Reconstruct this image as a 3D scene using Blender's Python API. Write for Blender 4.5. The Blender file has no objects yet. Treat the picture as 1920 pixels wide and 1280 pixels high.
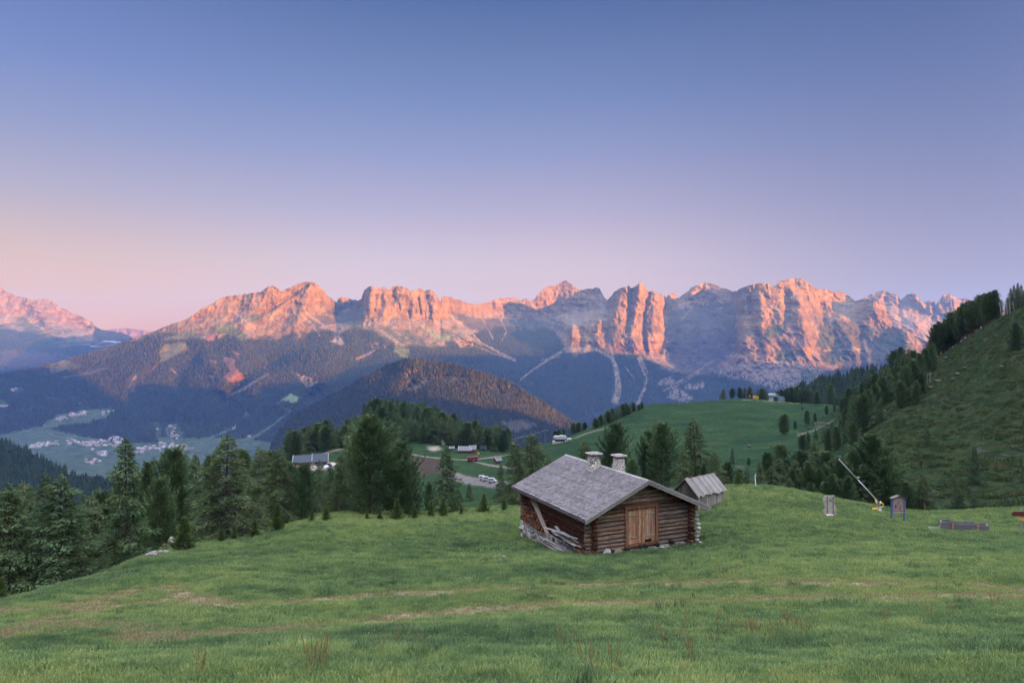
import bpy, math, random
import numpy as np
from mathutils import Vector, Matrix
random.seed(7)
R = math.radians
scene = bpy.context.scene
col = scene.collection
F = 1280.0
# ------------------------------------------------------------------ helpers
def W(px, py, D):
    """a direction of the view and a distance ahead -> a point of the world (metres)"""
    return ((px - 960.0) / F * D, D, (640.0 - py) / F * D)

def _h(ix, iy, seed):
    n = (ix.astype(np.int64) * 374761393 + iy.astype(np.int64) * 668265263 + seed * 974634777) & 0xFFFFFFFF
    n = ((n ^ (n >> 13)) * 1274126177) & 0xFFFFFFFF
    n = (n ^ (n >> 16)) & 0xFFFFFFFF
    return n
def pnoise(x, y, seed=0):
    x = np.asarray(x, float); y = np.asarray(y, float)
    x, y = np.broadcast_arrays(x, y)
    x0 = np.floor(x); y0 = np.floor(y)
    fx = x - x0; fy = y - y0
    ix = x0.astype(np.int64); iy = y0.astype(np.int64)
    def g(dx, dy):
        a = _h(ix + dx, iy + dy, seed) * (2 * math.pi / 4294967296.0)
        return np.cos(a) * (fx - dx) + np.sin(a) * (fy - dy)
    u = fx * fx * fx * (fx * (fx * 6 - 15) + 10); v = fy * fy * fy * (fy * (fy * 6 - 15) + 10)
    a = g(0, 0); b = g(1, 0); c = g(0, 1); d = g(1, 1)
    return ((a + (b - a) * u) * (1 - v) + (c + (d - c) * u) * v) * 1.5
def fbm(x, y, o=4, seed=0, gain=.5):
    s = 0; a = 1; n = 0
    for k in range(o):
        s = s + a * pnoise(x * 2 ** k, y * 2 ** k, seed + k * 17); n += a; a *= gain
    return s / n
def ridged(x, y, o=4, seed=0, gain=.5):
    s = 0; a = 1; n = 0
    for k in range(o):
        r = 1 - np.abs(pnoise(x * 2 ** k, y * 2 ** k, seed + k * 31)) * 2
        s = s + a * r; n += a; a *= gain
    return s / n
def sstep(a, b, x):
    t = np.clip((x - a) / (b - a), 0, 1); return t * t * (3 - 2 * t)
def pl(pts, x):
    p = np.array(pts, float); return np.interp(x, p[:, 0], p[:, 1])

def tag(o, label=None, cat=None, group=None, kind=None):
    if label: o['label'] = label
    if cat: o['category'] = cat
    if group: o['group'] = group
    if kind: o['kind'] = kind
    return o
def np_mesh(name, V, Fq, smooth=False, colors=None, mat=None, parent=None, midx=None, attrs=None, loc=None):
    """V (n,3), Fq list of (m,k) int arrays"""
    me = bpy.data.meshes.new(name)
    V = np.asarray(V, np.float32)
    if not isinstance(Fq, (list, tuple)): Fq = [Fq]
    Fq = [np.asarray(f, np.int32) for f in Fq if len(f)]
    me.vertices.add(len(V)); me.vertices.foreach_set('co', V.ravel())
    loops = np.concatenate([f.ravel() for f in Fq]); tot = np.concatenate([np.full(len(f), f.shape[1], np.int32) for f in Fq])
    start = np.concatenate([[0], np.cumsum(tot)[:-1]]).astype(np.int32)
    me.loops.add(len(loops)); me.loops.foreach_set('vertex_index', loops)
    me.polygons.add(len(tot)); me.polygons.foreach_set('loop_start', start)
    if midx is not None: me.polygons.foreach_set('material_index', np.asarray(midx, np.int32))
    me.update(calc_edges=True)
    me.polygons.foreach_set('use_smooth', np.full(len(tot), bool(smooth)))
    if colors is not None:
        a = me.color_attributes.new('Col', 'FLOAT_COLOR', 'POINT')
        c = np.ones((len(V), 4), np.float32); c[:, :colors.shape[1]] = colors
        a.data.foreach_set('color', c.ravel())
    if attrs:
        for k, v in attrs.items():
            a = me.attributes.new(k, 'FLOAT', 'POINT'); a.data.foreach_set('value', np.asarray(v, np.float32))
    if mat is not None:
        for m in (mat if isinstance(mat, (list, tuple)) else [mat]): me.materials.append(m)
    me.validate(verbose=False)
    o = bpy.data.objects.new(name, me); col.objects.link(o)
    if parent is not None: o.parent = parent
    if loc is not None: o.location = loc
    return o
def grid_faces(nr, nc):
    i = np.arange(nr - 1)[:, None] * nc + np.arange(nc - 1)[None, :]
    i = i.ravel(); return np.stack([i, i + 1, i + nc + 1, i + nc], 1)
def empty(name, loc=(0, 0, 0), rz=0.0):
    o = bpy.data.objects.new(name, None); col.objects.link(o)
    o.location = loc; o.rotation_euler = (0, 0, rz); o.empty_display_size = .3
    return o

# ------------------------------------------------------------------ materials
class NT:
    def __init__(s, name, disp=False):
        s.m = bpy.data.materials.new(name); s.m.use_nodes = True
        s.t = s.m.node_tree; s.t.nodes.clear()
        s.out = s.t.nodes.new('ShaderNodeOutputMaterial')
    def n(s, typ, **kw):
        nd = s.t.nodes.new(typ)
        for k, v in kw.items():
            if k.startswith('_'): nd.inputs[k[1:].replace('_', ' ')].default_value = v
            else: setattr(nd, k, v)
        return nd
    def l(s, a, b): s.t.links.new(a, b)
    def noise(s, vec, scale, detail=3, rough=.55, dist=0.0):
        nd = s.n('ShaderNodeTexNoise'); nd.inputs['Scale'].default_value = scale; nd.inputs['Detail'].default_value = detail
        nd.inputs['Roughness'].default_value = rough; nd.inputs['Distortion'].default_value = dist
        if vec is not None: s.l(vec, nd.inputs['Vector'])
        return nd.outputs['Fac']
    def ramp(s, fac, stops, interp='LINEAR'):
        nd = s.n('ShaderNodeValToRGB'); cr = nd.color_ramp; cr.interpolation = interp
        while len(cr.elements) < len(stops): cr.elements.new(.5)
        for e, (p, c) in zip(cr.elements, stops):
            e.position = p; e.color = (c[0], c[1], c[2], 1) if not isinstance(c, (int, float)) else (c, c, c, 1)
        s.l(fac, nd.inputs['Fac']); return nd.outputs['Color']
    def mix(s, fac, a, b, mode='MIX'):
        nd = s.n('ShaderNodeMix', data_type='RGBA', blend_type=mode)
        for sock, v in ((nd.inputs[0], fac), (nd.inputs[6], a), (nd.inputs[7], b)):
            if isinstance(v, (int, float)): sock.default_value = v
            elif isinstance(v, tuple): sock.default_value = (v[0], v[1], v[2], 1)
            else: s.l(v, sock)
        return nd.outputs[2]
    def math(s, op, a, b=None, clamp=False):
        nd = s.n('ShaderNodeMath', operation=op, use_clamp=clamp)
        for i, v in enumerate((a, b)):
            if v is None: continue
            if isinstance(v, (int, float)): nd.inputs[i].default_value = v
            else: s.l(v, nd.inputs[i])
        return nd.outputs[0]
    def mapping(s, vec, scale=(1, 1, 1), rot=(0, 0, 0)):
        nd = s.n('ShaderNodeMapping'); nd.inputs['Scale'].default_value = scale; nd.inputs['Rotation'].default_value = rot
        s.l(vec, nd.inputs['Vector']); return nd.outputs[0]
    def pos(s): return s.n('ShaderNodeNewGeometry').outputs['Position']
    def obj(s): return s.n('ShaderNodeTexCoord').outputs['Object']
    def attr(s, name, typ='GEOMETRY'):
        nd = s.n('ShaderNodeAttribute', attribute_name=name, attribute_type=typ); return nd
    def rnd(s): return s.n('ShaderNodeObjectInfo').outputs['Random']
    def finish(s, colr, rough=.9, spec=.15, bump=None, bump_d=.02, bump_s=.6, metal=0.0, trans=None, sss=None):
        b = s.n('ShaderNodeBsdfPrincipled')
        if isinstance(colr, tuple): b.inputs['Base Color'].default_value = (*colr[:3], 1)
        else: s.l(colr, b.inputs['Base Color'])
        if isinstance(rough, (int, float)): b.inputs['Roughness'].default_value = rough
        else: s.l(rough, b.inputs['Roughness'])
        b.inputs['Specular IOR Level'].default_value = spec
        b.inputs['Metallic'].default_value = metal
        if bump is not None:
            bp = s.n('ShaderNodeBump'); bp.inputs['Distance'].default_value = bump_d; bp.inputs['Strength'].default_value = bump_s
            s.l(bump, bp.inputs['Height']); s.l(bp.outputs[0], b.inputs['Normal'])
        if trans:
            tr = s.n('ShaderNodeBsdfTranslucent')
            if isinstance(colr, tuple): tr.inputs['Color'].default_value = (*colr[:3], 1)
            else: s.l(colr, tr.inputs['Color'])
            mx = s.n('ShaderNodeMixShader'); mx.inputs[0].default_value = trans
            s.l(b.outputs[0], mx.inputs[1]); s.l(tr.outputs[0], mx.inputs[2]); s.l(mx.outputs[0], s.out.inputs['Surface'])
        else: s.l(b.outputs[0], s.out.inputs['Surface'])
        return s.m

# ------------------------------------------------------------------ camera
cam = bpy.data.cameras.new('camera'); camo = bpy.data.objects.new('camera', cam); col.objects.link(camo)
cam.sensor_width = 36; cam.lens = 24; cam.clip_start = .1; cam.clip_end = 60000
camo.location = (0, 0, 0); camo.rotation_euler = (R(90), 0, 0)
scene.camera = camo
scene.view_settings.view_transform = 'Standard'; scene.view_settings.look = 'None'
scene.view_settings.gamma = 1.0; scene.view_settings.exposure = 2.95
scene.cycles.use_denoising = True
scene.cycles.max_bounces = 6; scene.cycles.diffuse_bounces = 3; scene.cycles.glossy_bounces = 2
scene.cycles.volume_bounces = 0; scene.cycles.transparent_max_bounces = 6
scene.cycles.sample_clamp_indirect = 4.0

# ------------------------------------------------------------------ light
SUN_EL = R(4.6)
SUN_AZ = (0.78, -0.626)            # horizontal direction towards the sun (behind the camera, to the right)
_n = math.hypot(*SUN_AZ); SUN_AZ = (SUN_AZ[0] / _n, SUN_AZ[1] / _n)
TOSUN = Vector((SUN_AZ[0] * math.cos(SUN_EL), SUN_AZ[1] * math.cos(SUN_EL), math.sin(SUN_EL)))
sl = bpy.data.lights.new('sun', 'SUN'); sl.energy = 5.0; sl.angle = R(.55); sl.color = (1.0, .40, .05)
so = bpy.data.objects.new('sun', sl); col.objects.link(so)
so.rotation_euler = (-TOSUN).to_track_quat('-Z', 'Y').to_euler()
so.location = (0, 0, 400)

world = bpy.data.worlds.new('World'); scene.world = world; world.use_nodes = True
wt = world.node_tree; wt.nodes.clear()
def wn(t, **k):
    n = wt.nodes.new(t)
    for a, b in k.items(): setattr(n, a, b)
    return n
def wl(a, b): wt.links.new(a, b)
wout = wn('ShaderNodeOutputWorld')
sky = wn('ShaderNodeTexSky', sky_type='NISHITA'); sky.sun_disc = False
sky.sun_elevation = SUN_EL; sky.sun_rotation = math.atan2(TOSUN.x, TOSUN.y)
sky.altitude = 2000; sky.air_density = 1.0; sky.dust_density = 1.0; sky.ozone_density = 2.0
bg1 = wn('ShaderNodeBackground'); bg1.inputs['Strength'].default_value = .0065; wl(sky.outputs[0], bg1.inputs['Color'])
tc = wn('ShaderNodeTexCoord'); sep = wn('ShaderNodeSeparateXYZ'); wl(tc.outputs['Generated'], sep.inputs[0])
def s2l(c): return tuple(((v / 255) / 12.92 if v / 255 <= .04045 else ((v / 255 + .055) / 1.055) ** 2.4) for v in c)
def wramp(fac, stops):
    n = wn('ShaderNodeValToRGB'); cr = n.color_ramp
    while len(cr.elements) < len(stops): cr.elements.new(.5)
    for e, (p, c) in zip(cr.elements, stops): e.position = p; e.color = (*c, 1)
    wl(fac, n.inputs[0]); return n.outputs[0]
# colour of the dawn sky by height above the horizon: opposite the sun (pink belt) and further round (warm)
mid = [(0.0, s2l((282, 196, 140))), (.055, s2l((268, 204, 170))), (.11, s2l((243, 206, 196))), (.184, s2l((198, 178, 196))),
       (.26, s2l((156, 157, 196))), (.33, s2l((122, 138, 188))), (.45, s2l((71, 98, 157))), (.6, s2l((66, 92, 150))), (1.0, s2l((64, 88, 150)))]
left = [(0.0, s2l((330, 212, 60))), (.055, s2l((300, 206, 110))), (.11, s2l((262, 206, 152))), (.184, s2l((216, 188, 182))),
        (.26, s2l((168, 166, 192))), (.33, s2l((132, 146, 188))), (.45, s2l((84, 108, 164))), (.6, s2l((66, 92, 150))), (1.0, s2l((64, 88, 150)))]
right = [(0.0, s2l((205, 170, 176))), (.055, s2l((196, 170, 182))), (.11, s2l((184, 168, 188))), (.184, s2l((158, 156, 188))),
         (.26, s2l((130, 140, 184))), (.33, s2l((106, 124, 176))), (.45, s2l((66, 92, 152))), (.6, s2l((64, 88, 148))), (1.0, s2l((64, 88, 150)))]
left = [(p, (a * (.80 if p < .15 else .72), b * .69, c * (.56 if p < .1 else .66 if p < .15 else .82 if p < .3 else .92))) for p, (a, b, c) in left]; right = [(p, (a * .80, b * .70, c * .76)) for p, (a, b, c) in right]; mid = [(p, (a * .92, b * .87, c * .89)) for p, (a, b, c) in mid]
r1 = wramp(sep.outputs[2], mid); r2 = wramp(sep.outputs[2], left); r3 = wramp(sep.outputs[2], right)
def wmap(v, a, b):
    n = wn('ShaderNodeMapRange'); n.interpolation_type = 'SMOOTHSTEP'; n.inputs[1].default_value = a; n.inputs[2].default_value = b; wl(v, n.inputs[0]); return n.outputs[0]
def wmix(f, a, b, mode='MIX'):
    n = wn('ShaderNodeMix', data_type='RGBA', blend_type=mode)
    for sk, v in ((n.inputs[0], f), (n.inputs[6], a), (n.inputs[7], b)):
        if isinstance(v, (int, float)): sk.default_value = v
        elif isinstance(v, tuple): sk.default_value = (*v, 1)
        else: wl(v, sk)
    return n.outputs[2]
c = wmix(wmap(sep.outputs[0], -.15, -.62), r1, r2)
c = wmix(wmap(sep.outputs[0], .05, .62), c, r3)
# bright sky round the rising sun, behind the camera
dt = wn('ShaderNodeVectorMath', operation='DOT_PRODUCT'); wl(tc.outputs['Generated'], dt.inputs[0]); dt.inputs[1].default_value = TOSUN
GLOW = 1.2; ZEN = 5.8
glow = wramp(wmap(dt.outputs['Value'], -.1, 1.0), [(0, (0, 0, 0)), (.35, (.16, .18, .22)), (.7, (.50, .50, .50)), (1.0, (1.0, .85, .65))])
gs = wn('ShaderNodeVectorMath', operation='SCALE'); wl(glow, gs.inputs[0]); gs.inputs['Scale'].default_value = GLOW
c = wmix(1.0, c, gs.outputs[0], 'ADD')
zen = wramp(wmap(sep.outputs[2], .5, .95), [(0, (0, 0, 0)), (1, (.88, .92, .95))])  # zenith brightening added as fill for the shaded foreground
zs = wn('ShaderNodeVectorMath', operation='SCALE'); wl(zen, zs.inputs[0]); zs.inputs['Scale'].default_value = ZEN
c = wmix(1.0, c, zs.outputs[0], 'ADD')
bg2 = wn('ShaderNodeBackground'); bg2.inputs['Strength'].default_value = .1105; wl(c, bg2.inputs['Color'])
add = wn('ShaderNodeAddShader'); wl(bg1.outputs[0], add.inputs[0]); wl(bg2.outputs[0], add.inputs[1]); wl(add.outputs[0], wout.inputs['Surface'])
# ------------------------------------------------------------------ far mountains
def mountain_mat(name, bump=8.0):
    t = NT(name)
    p = t.pos(); a = t.attr('Col')
    n1 = t.noise(p, .012, 6, .65); n2 = t.noise(t.mapping(p, (1, 1, .25)), .03, 4, .6)
    c = t.mix(1.0, a.outputs['Color'], t.ramp(n1, [(.25, .62), (.75, 1.35)]), 'MULTIPLY')
    c = t.mix(1.0, c, t.ramp(n2, [(.3, .72), (.7, 1.25)]), 'MULTIPLY')
    return t.finish(c, 1.0, 0.0, t.math('ADD', n1, t.noise(p, .05, 4, .6)), bump, .8)
MT_MAT = mountain_mat('mountain_rock_and_turf', 14.0)
def tree_mat(name, ca, cb, trans=.25):
    t = NT(name); p = t.pos()
    n = t.noise(p, .05, 4)
    c = t.mix(t.ramp(n, [(.35, 0.0), (.65, 1.0)]), ca, cb)
    return t.finish(c, 1.0, 0.0)
FAR_FOREST = tree_mat('far_conifers', (.026, .033, .022), (.074, .068, .036))

def table_depth(cols, PX, PY):
    """cols: {px: [(py, D)...]} -> depth for every vertex, read off the neighbouring columns at its own height"""
    xs = sorted(cols); L = [tuple(np.array(sorted(cols[x]), float).T) for x in xs]; out = np.empty(PY.shape)
    for j, x in enumerate(PX):
        k = int(np.clip(np.searchsorted(xs, x) - 1, 0, len(xs) - 2)); f = np.clip((x - xs[k]) / (xs[k + 1] - xs[k]), 0, 1)
        out[:, j] = (1 - f) * np.interp(PY[:, j], *L[k]) + f * np.interp(PY[:, j], *L[k + 1])
    return out
def blur(A, sy, sx):
    def k1(s):
        r = int(3 * s) + 1; x = np.arange(-r, r + 1); k = np.exp(-x * x / (2 * s * s)); return k / k.sum(), r
    for ax, s in ((0, sy), (1, sx)):
        if s <= 0: continue
        k, r = k1(s); P = np.pad(A, [(r, r) if a == ax else (0, 0) for a in (0, 1)], mode='edge')
        A = np.apply_along_axis(lambda v: np.convolve(v, k, 'valid'), ax, P)
    return A
def seg_dist(PX, PY, pts):
    """distance in view units to a polyline, with the position along it"""
    best = np.full(PX.shape, 1e9); tb = np.zeros(PX.shape); n = len(pts) - 1
    for i in range(n):
        (x0, y0), (x1, y1) = pts[i][:2], pts[i + 1][:2]
        dx, dy = x1 - x0, y1 - y0; L = dx * dx + dy * dy + 1e-9
        u = np.clip(((PX - x0) * dx + (PY - y0) * dy) / L, 0, 1)
        d = np.hypot(PX - x0 - u * dx, PY - y0 - u * dy)
        m = d < best; best = np.where(m, d, best); tb = np.where(m, (i + u) / n, tb)
    return best, tb
def in_poly(PX, PY, pts):
    ins = np.zeros(PX.shape, bool); n = len(pts)
    for i in range(n):
        x0, y0 = pts[i]; x1, y1 = pts[(i + 1) % n]
        c = ((y0 > PY) != (y1 > PY)) & (PX < (x1 - x0) * (PY - y0) / (y1 - y0 + 1e-9) + x0)
        ins ^= c
    return ins

ROCK = np.array([.152, .104, .062]); ROCK_D = np.array([.078, .053, .037]); OCHRE = np.array([.192, .122, .055]); SCREE = np.array([.172, .135, .108])
TURF = np.array([.055, .062, .030]); FOREST = np.array([.022, .029, .017]); CLEAR = np.array([.14, .075, .052]); MEADOW = np.array([.042, .052, .036]); PALE = np.array([.150, .120, .098])
def lerp(a, b, t): return a + (b - a) * t[..., None]

def sheet(name, px0, px1, dpx, crest, cols, ybot, nrow, rock_amp, spur_amp, treeline, feats=(), seed=1, jag=3.0, smooth=(2.5, 7),
          backdrop=700.0, forest_n=0, tree_h=(11, 20), crest_tree=False, extra=None, flute=1.0):
    PXc = np.arange(px0, px1 + .01, dpx); nc = len(PXc)
    T = np.linspace(0, 1, nrow)
    cy = pl(crest, PXc)
    rough = sstep(0, 25, pl(treeline, PXc) - cy)
    cy0 = cy; cj = rough * jag * (ridged(PXc / 9.0, 0 * PXc, 3, seed + 5) - .5) * -1.0 + fbm(PXc / 5.0, 0 * PXc + 3, 3, seed + 6) * jag * .35 * rough
    # rows keep level through the slope and bend to the crest only near the top
    cs = np.convolve(np.pad(cy0, 30, mode='edge'), np.ones(61) / 61, 'valid')
    PY = ybot + (cs[None, :] - ybot) * T[:, None] + ((cy0 - cs)[None, :]) * (T[:, None] ** 9) + cj[None, :] * (T[:, None] ** 14)
    PX = np.broadcast_to(PXc[None, :], PY.shape).copy()
    D = table_depth(cols, PXc, PY)
    wob = (15 * fbm(PX / 42, PY / 24, 5, seed + 70, .6) + (PY - 600) * .10 * fbm(PX / 120, PY * 0, 2, seed + 71)) * (1 - .8 * T[:, None] ** 4) * min(1.0, (px1 - px0) / 900)
    for i in range(nrow): D[i] = np.interp(PXc + wob[i], PXc, D[i])
    D = blur(D, smooth[0], smooth[1])
    X0 = (PX - 960) / F * D; Z0 = (640 - PY) / F * D
    tl = pl(treeline, PXc)[None, :] + 26 * fbm(X0 / 330 + .5 * pnoise(X0 / 900, Z0 / 900, 7), Z0 / 130, 6, seed + 9, .62)
    rockm = sstep(6, -6, PY - tl)                               # 1 above the tree line
    # spurs and gullies: ribs running down the fall line, warped
    wx = X0 + 230 * fbm(X0 / 800, Z0 / 520, 4, seed + 1)
    rib = ridged(wx / 520, Z0 / 900 + X0 / 2600, 4, seed + 2, .40) - .45
    fine = ridged((X0 + 40 * fbm(X0 / 200, Z0 / 200, 2, seed + 4)) / 170, Z0 / 520, 5, seed + 3, .50) - .45
    lumpy = ridged(X0 / 210, Z0 / 150, 5, seed + 21, .50) - .45
    crag_n = ridged((X0 + 60 * fbm(Z0 / 160, X0 / 160, 3, seed + 41)) / 95 + Z0 / 230, Z0 / 75, 5, seed + 42, .56) - .45
    big = fbm(X0 / 1400, Z0 / 900, 3, seed + 7)
    steep = np.clip(1.4 - np.abs(np.gradient(D, axis=0)) / (np.abs(np.gradient(PY, axis=0)) + 1e-6) / 8.0, .06, 1.0)
    steep = blur(steep, 3, 3)
    D = D - spur_amp * (rib * (1.0 - .35 * rockm) + .5 * big) - rock_amp * rockm * (flute * fine * (.14 + .62 * steep) + .75 * lumpy * (1.0 - .3 * steep) + .34 * crag_n)
    D = D - 10 * (1 - rockm) * fbm(X0 / 90, Z0 / 60, 3, seed + 12)
    # colours
    nz = fbm(X0 / 120, Z0 / 90, 5, seed + 14); nv = fbm(X0 / 60, Z0 / 400, 4, seed + 15); nb = fbm(X0 / 900, Z0 / 45, 4, seed + 16)
    C = lerp(lerp(np.broadcast_to(ROCK, D.shape + (3,)), ROCK_D, np.clip(.35 + .9 * nv, 0, 1)), OCHRE, np.clip(.25 + .9 * nb + .6 * nz, 0, 1))
    C = lerp(C, SCREE, np.clip((.50 - steep) * 2.0 + nz * 1.3 + .6 * fbm((X0 + .8 * Z0) / 90, (Z0 - .4 * X0) / 500, 4, seed + 51), 0, 1) * .75)
    tf = sstep(.5, .12, steep) * sstep(-.05, .25, fbm(X0 / 260, Z0 / 140, 5, seed + 18) + .0025 * (PY - tl + 30) * 2)
    C = lerp(C, TURF, tf * .85)
    fm = (1 - rockm)
    crag = np.zeros(D.shape); clear = np.zeros(D.shape)
    C = lerp(C, FOREST, fm)
    for f in feats:
        k = f[0]; P_ = np.array(f[1], float)
        mg = {'gully': 3.2 * f[2], 'spur': 3.2 * f[2]}.get(k) if k in ('gully', 'spur') else (3 + 1.6 * (max(f[2]) if isinstance(f[2], tuple) else f[2]) if k == 'scree' else 8 + 5 * (f[2] if len(f) > 2 else 2.0))
        c0 = max(0, int((P_[:, 0].min() - mg - px0) / dpx)); c1 = min(nc, int((P_[:, 0].max() + mg - px0) / dpx) + 2)
        if c1 - c0 < 3: continue
        sub = PY[:, c0:c1]; rows = np.where((sub.max(1) > P_[:, 1].min() - mg) & (sub.min(1) < P_[:, 1].max() + mg))[0]
        if len(rows) < 3: continue
        sl_ = (slice(rows[0], rows[-1] + 1), slice(c0, c1)); X = PX[sl_]; Y = PY[sl_]
        if k in ('gully', 'spur'):
            ww_ = min(f[2], 9) * .8; d, u = seg_dist(X + ww_ * fbm(X / 11, Y / 9, 4, 83), Y + ww_ * .6 * fbm(X / 9, Y / 8, 3, 84), f[1]); w = f[2]; amp = f[3] * (.6 if w < 13 else .85)
            g = np.exp(-(d / w) ** 2); D[sl_] += (amp if k == 'gully' else -amp) * g
        elif k == 'scree':
            w = f[2]; d, u = seg_dist(X + 2.0 * fbm(X / 6, Y / 6, 3, 77), Y + 1.5 * fbm(X / 5, Y / 5, 3, 78), f[1])
            w0, w1 = (w if isinstance(w, tuple) else (w, w)); ww = w0 + (w1 - w0) * u
            g = sstep(1.25, .6, d / ww) * np.clip(.75 + 1.1 * fbm(X / 2.2, Y / 8, 3, 79), 0, 1)
            C[sl_] = lerp(C[sl_], SCREE * (f[3] if len(f) > 3 else 1.0), g); clear[sl_] = np.maximum(clear[sl_], g)
        else:
            pts = f[1]; soft = f[2] if len(f) > 2 else 2.0
            q = 3.5 * soft
            if len(pts) < 3 or k == 'road':
                d, u = seg_dist(X, Y, pts); ins = sstep(soft * 1.1, soft * .6, d)
            else:
                ins = in_poly(X + q * fbm(X / 9, Y / 7, 4, 91), Y + q * .6 * fbm(X / 8, Y / 6, 4, 92), pts).astype(float)
                ins = blur(ins, .6, .6)
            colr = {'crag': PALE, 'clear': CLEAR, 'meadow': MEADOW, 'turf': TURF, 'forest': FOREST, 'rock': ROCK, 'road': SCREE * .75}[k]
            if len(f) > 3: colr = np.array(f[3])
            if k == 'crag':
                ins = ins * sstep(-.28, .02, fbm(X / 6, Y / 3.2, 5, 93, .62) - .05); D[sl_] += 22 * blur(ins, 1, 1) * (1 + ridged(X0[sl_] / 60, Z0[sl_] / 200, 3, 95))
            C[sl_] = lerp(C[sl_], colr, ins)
            if k == 'forest': clear[sl_] *= (1 - ins); fm[sl_] = np.maximum(fm[sl_], ins)
            else: clear[sl_] = np.maximum(clear[sl_], ins)
    C = C * (1 + .22 * nz[..., None] + .25 * fbm(PX / 14, PY / 3.0, 4, seed + 19)[..., None] * (1 - rockm)[..., None])
    if extra: D, C, clear, fm = extra(PX, PY, D, C, clear, fm)
    V = np.stack([(PX - 960) / F * D, D, (640 - PY) / F * D], -1)
    # the far side of the crest, falling away behind
    nb_ = 8; top = V[-1]; back = []
    for k in range(1, nb_ + 1):
        b = top.copy(); s = k / nb_
        b[:, 1] += backdrop * s; b[:, 0] += (PXc - 960) / F * backdrop * s
        b[:, 2] = top[:, 2] - backdrop * (.75 * s * s + .25 * s) * .8 + 12 * fbm(PXc / 12, PXc * 0 + k, 3, seed + 60) * s
        back.append(b)
    V2 = np.concatenate([V] + [b[None] for b in back], 0); C2 = np.concatenate([C] + [C[-1:]] * nb_, 0)
    o = np_mesh(name, V2.reshape(-1, 3), grid_faces(nrow + nb_, nc), True, np.clip(C2.reshape(-1, 3), .01, 1), MT_MAT)
    tag(o, kind='structure')
    pts = None
    if forest_n:
        rng = np.random.default_rng(seed + 100)
        n = forest_n * 5
        jj = rng.uniform(0, nc - 1.001, n); ii = rng.uniform(0, nrow - 1.001, n)
        a = ii.astype(int); b = jj.astype(int)
        prob = np.clip(fm * (1 - clear * 1.0), 0, 1)[a, b] + .05 * (rockm * (clear < .2))[a, b] * (rng.random(n) < .6) * sstep(55, 10, (tl - PY)[a, b])
        keep = (rng.random(n) < prob) ; ii = ii[keep][:forest_n]; jj = jj[keep][:forest_n]
        a = ii.astype(int); b = jj.astype(int); fa = (ii - a)[:, None]; fb = (jj - b)[:, None]
        P = (V[a, b] * (1 - fa) + V[a + 1, b] * fa) * (1 - fb) + (V[a, b + 1] * (1 - fa) + V[a + 1, b + 1] * fa) * fb
        h = rng.uniform(tree_h[0], tree_h[1], len(P)) * (.75 + .5 * rng.random(len(P)))
        pts = (P, h)
    return o, V, pts
def cones(name, P, h, mat, seed=0, sides=5, ratio=.21, tiers=1, lab='', cat='forest'):
    rng = np.random.default_rng(seed); n = len(P)
    if tiers == 1: prof = [(-.06, 1.0), (.45, .62)]
    else: prof = [(-.04, .8), (.12, 1.0), (.30, .62), (.33, .82), (.56, .40), (.6, .55), (.82, .2)]
    ring = []
    r = h * ratio * rng.uniform(.8, 1.25, n); a0 = rng.uniform(0, 6.28, n)
    for (z, k) in prof:
        for s in range(sides):
            a = a0 + 2 * math.pi * s / sides; rr = r * k * rng.uniform(.72, 1.2, n)
            ring.append(np.stack([P[:, 0] + rr * np.cos(a), P[:, 1] + rr * np.sin(a), P[:, 2] + h * z], 1))
    ring.append(P + np.stack([h * 0, h * 0, h], 1))
    V = np.stack(ring, 1); m = V.shape[1]; V = V.reshape(-1, 3)
    base = (np.arange(n) * m)[:, None]
    Q = []; Tt = []
    for k in range(len(prof) - 1):
        for s in range(sides):
            s2 = (s + 1) % sides; Q.append([k * sides + s, k * sides + s2, (k + 1) * sides + s2, (k + 1) * sides + s])
    for s in range(sides):
        Tt.append([(len(prof) - 1) * sides + s, (len(prof) - 1) * sides + (s + 1) % sides, m - 1])
    Q = (base[:, None, :] + np.array(Q)[None]).reshape(-1, 4); Tt = (base[:, None, :] + np.array(Tt)[None]).reshape(-1, 3)
    o = np_mesh(name, V, [Q, Tt], False, None, mat)
    return tag(o, lab, cat, kind='stuff')

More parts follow.
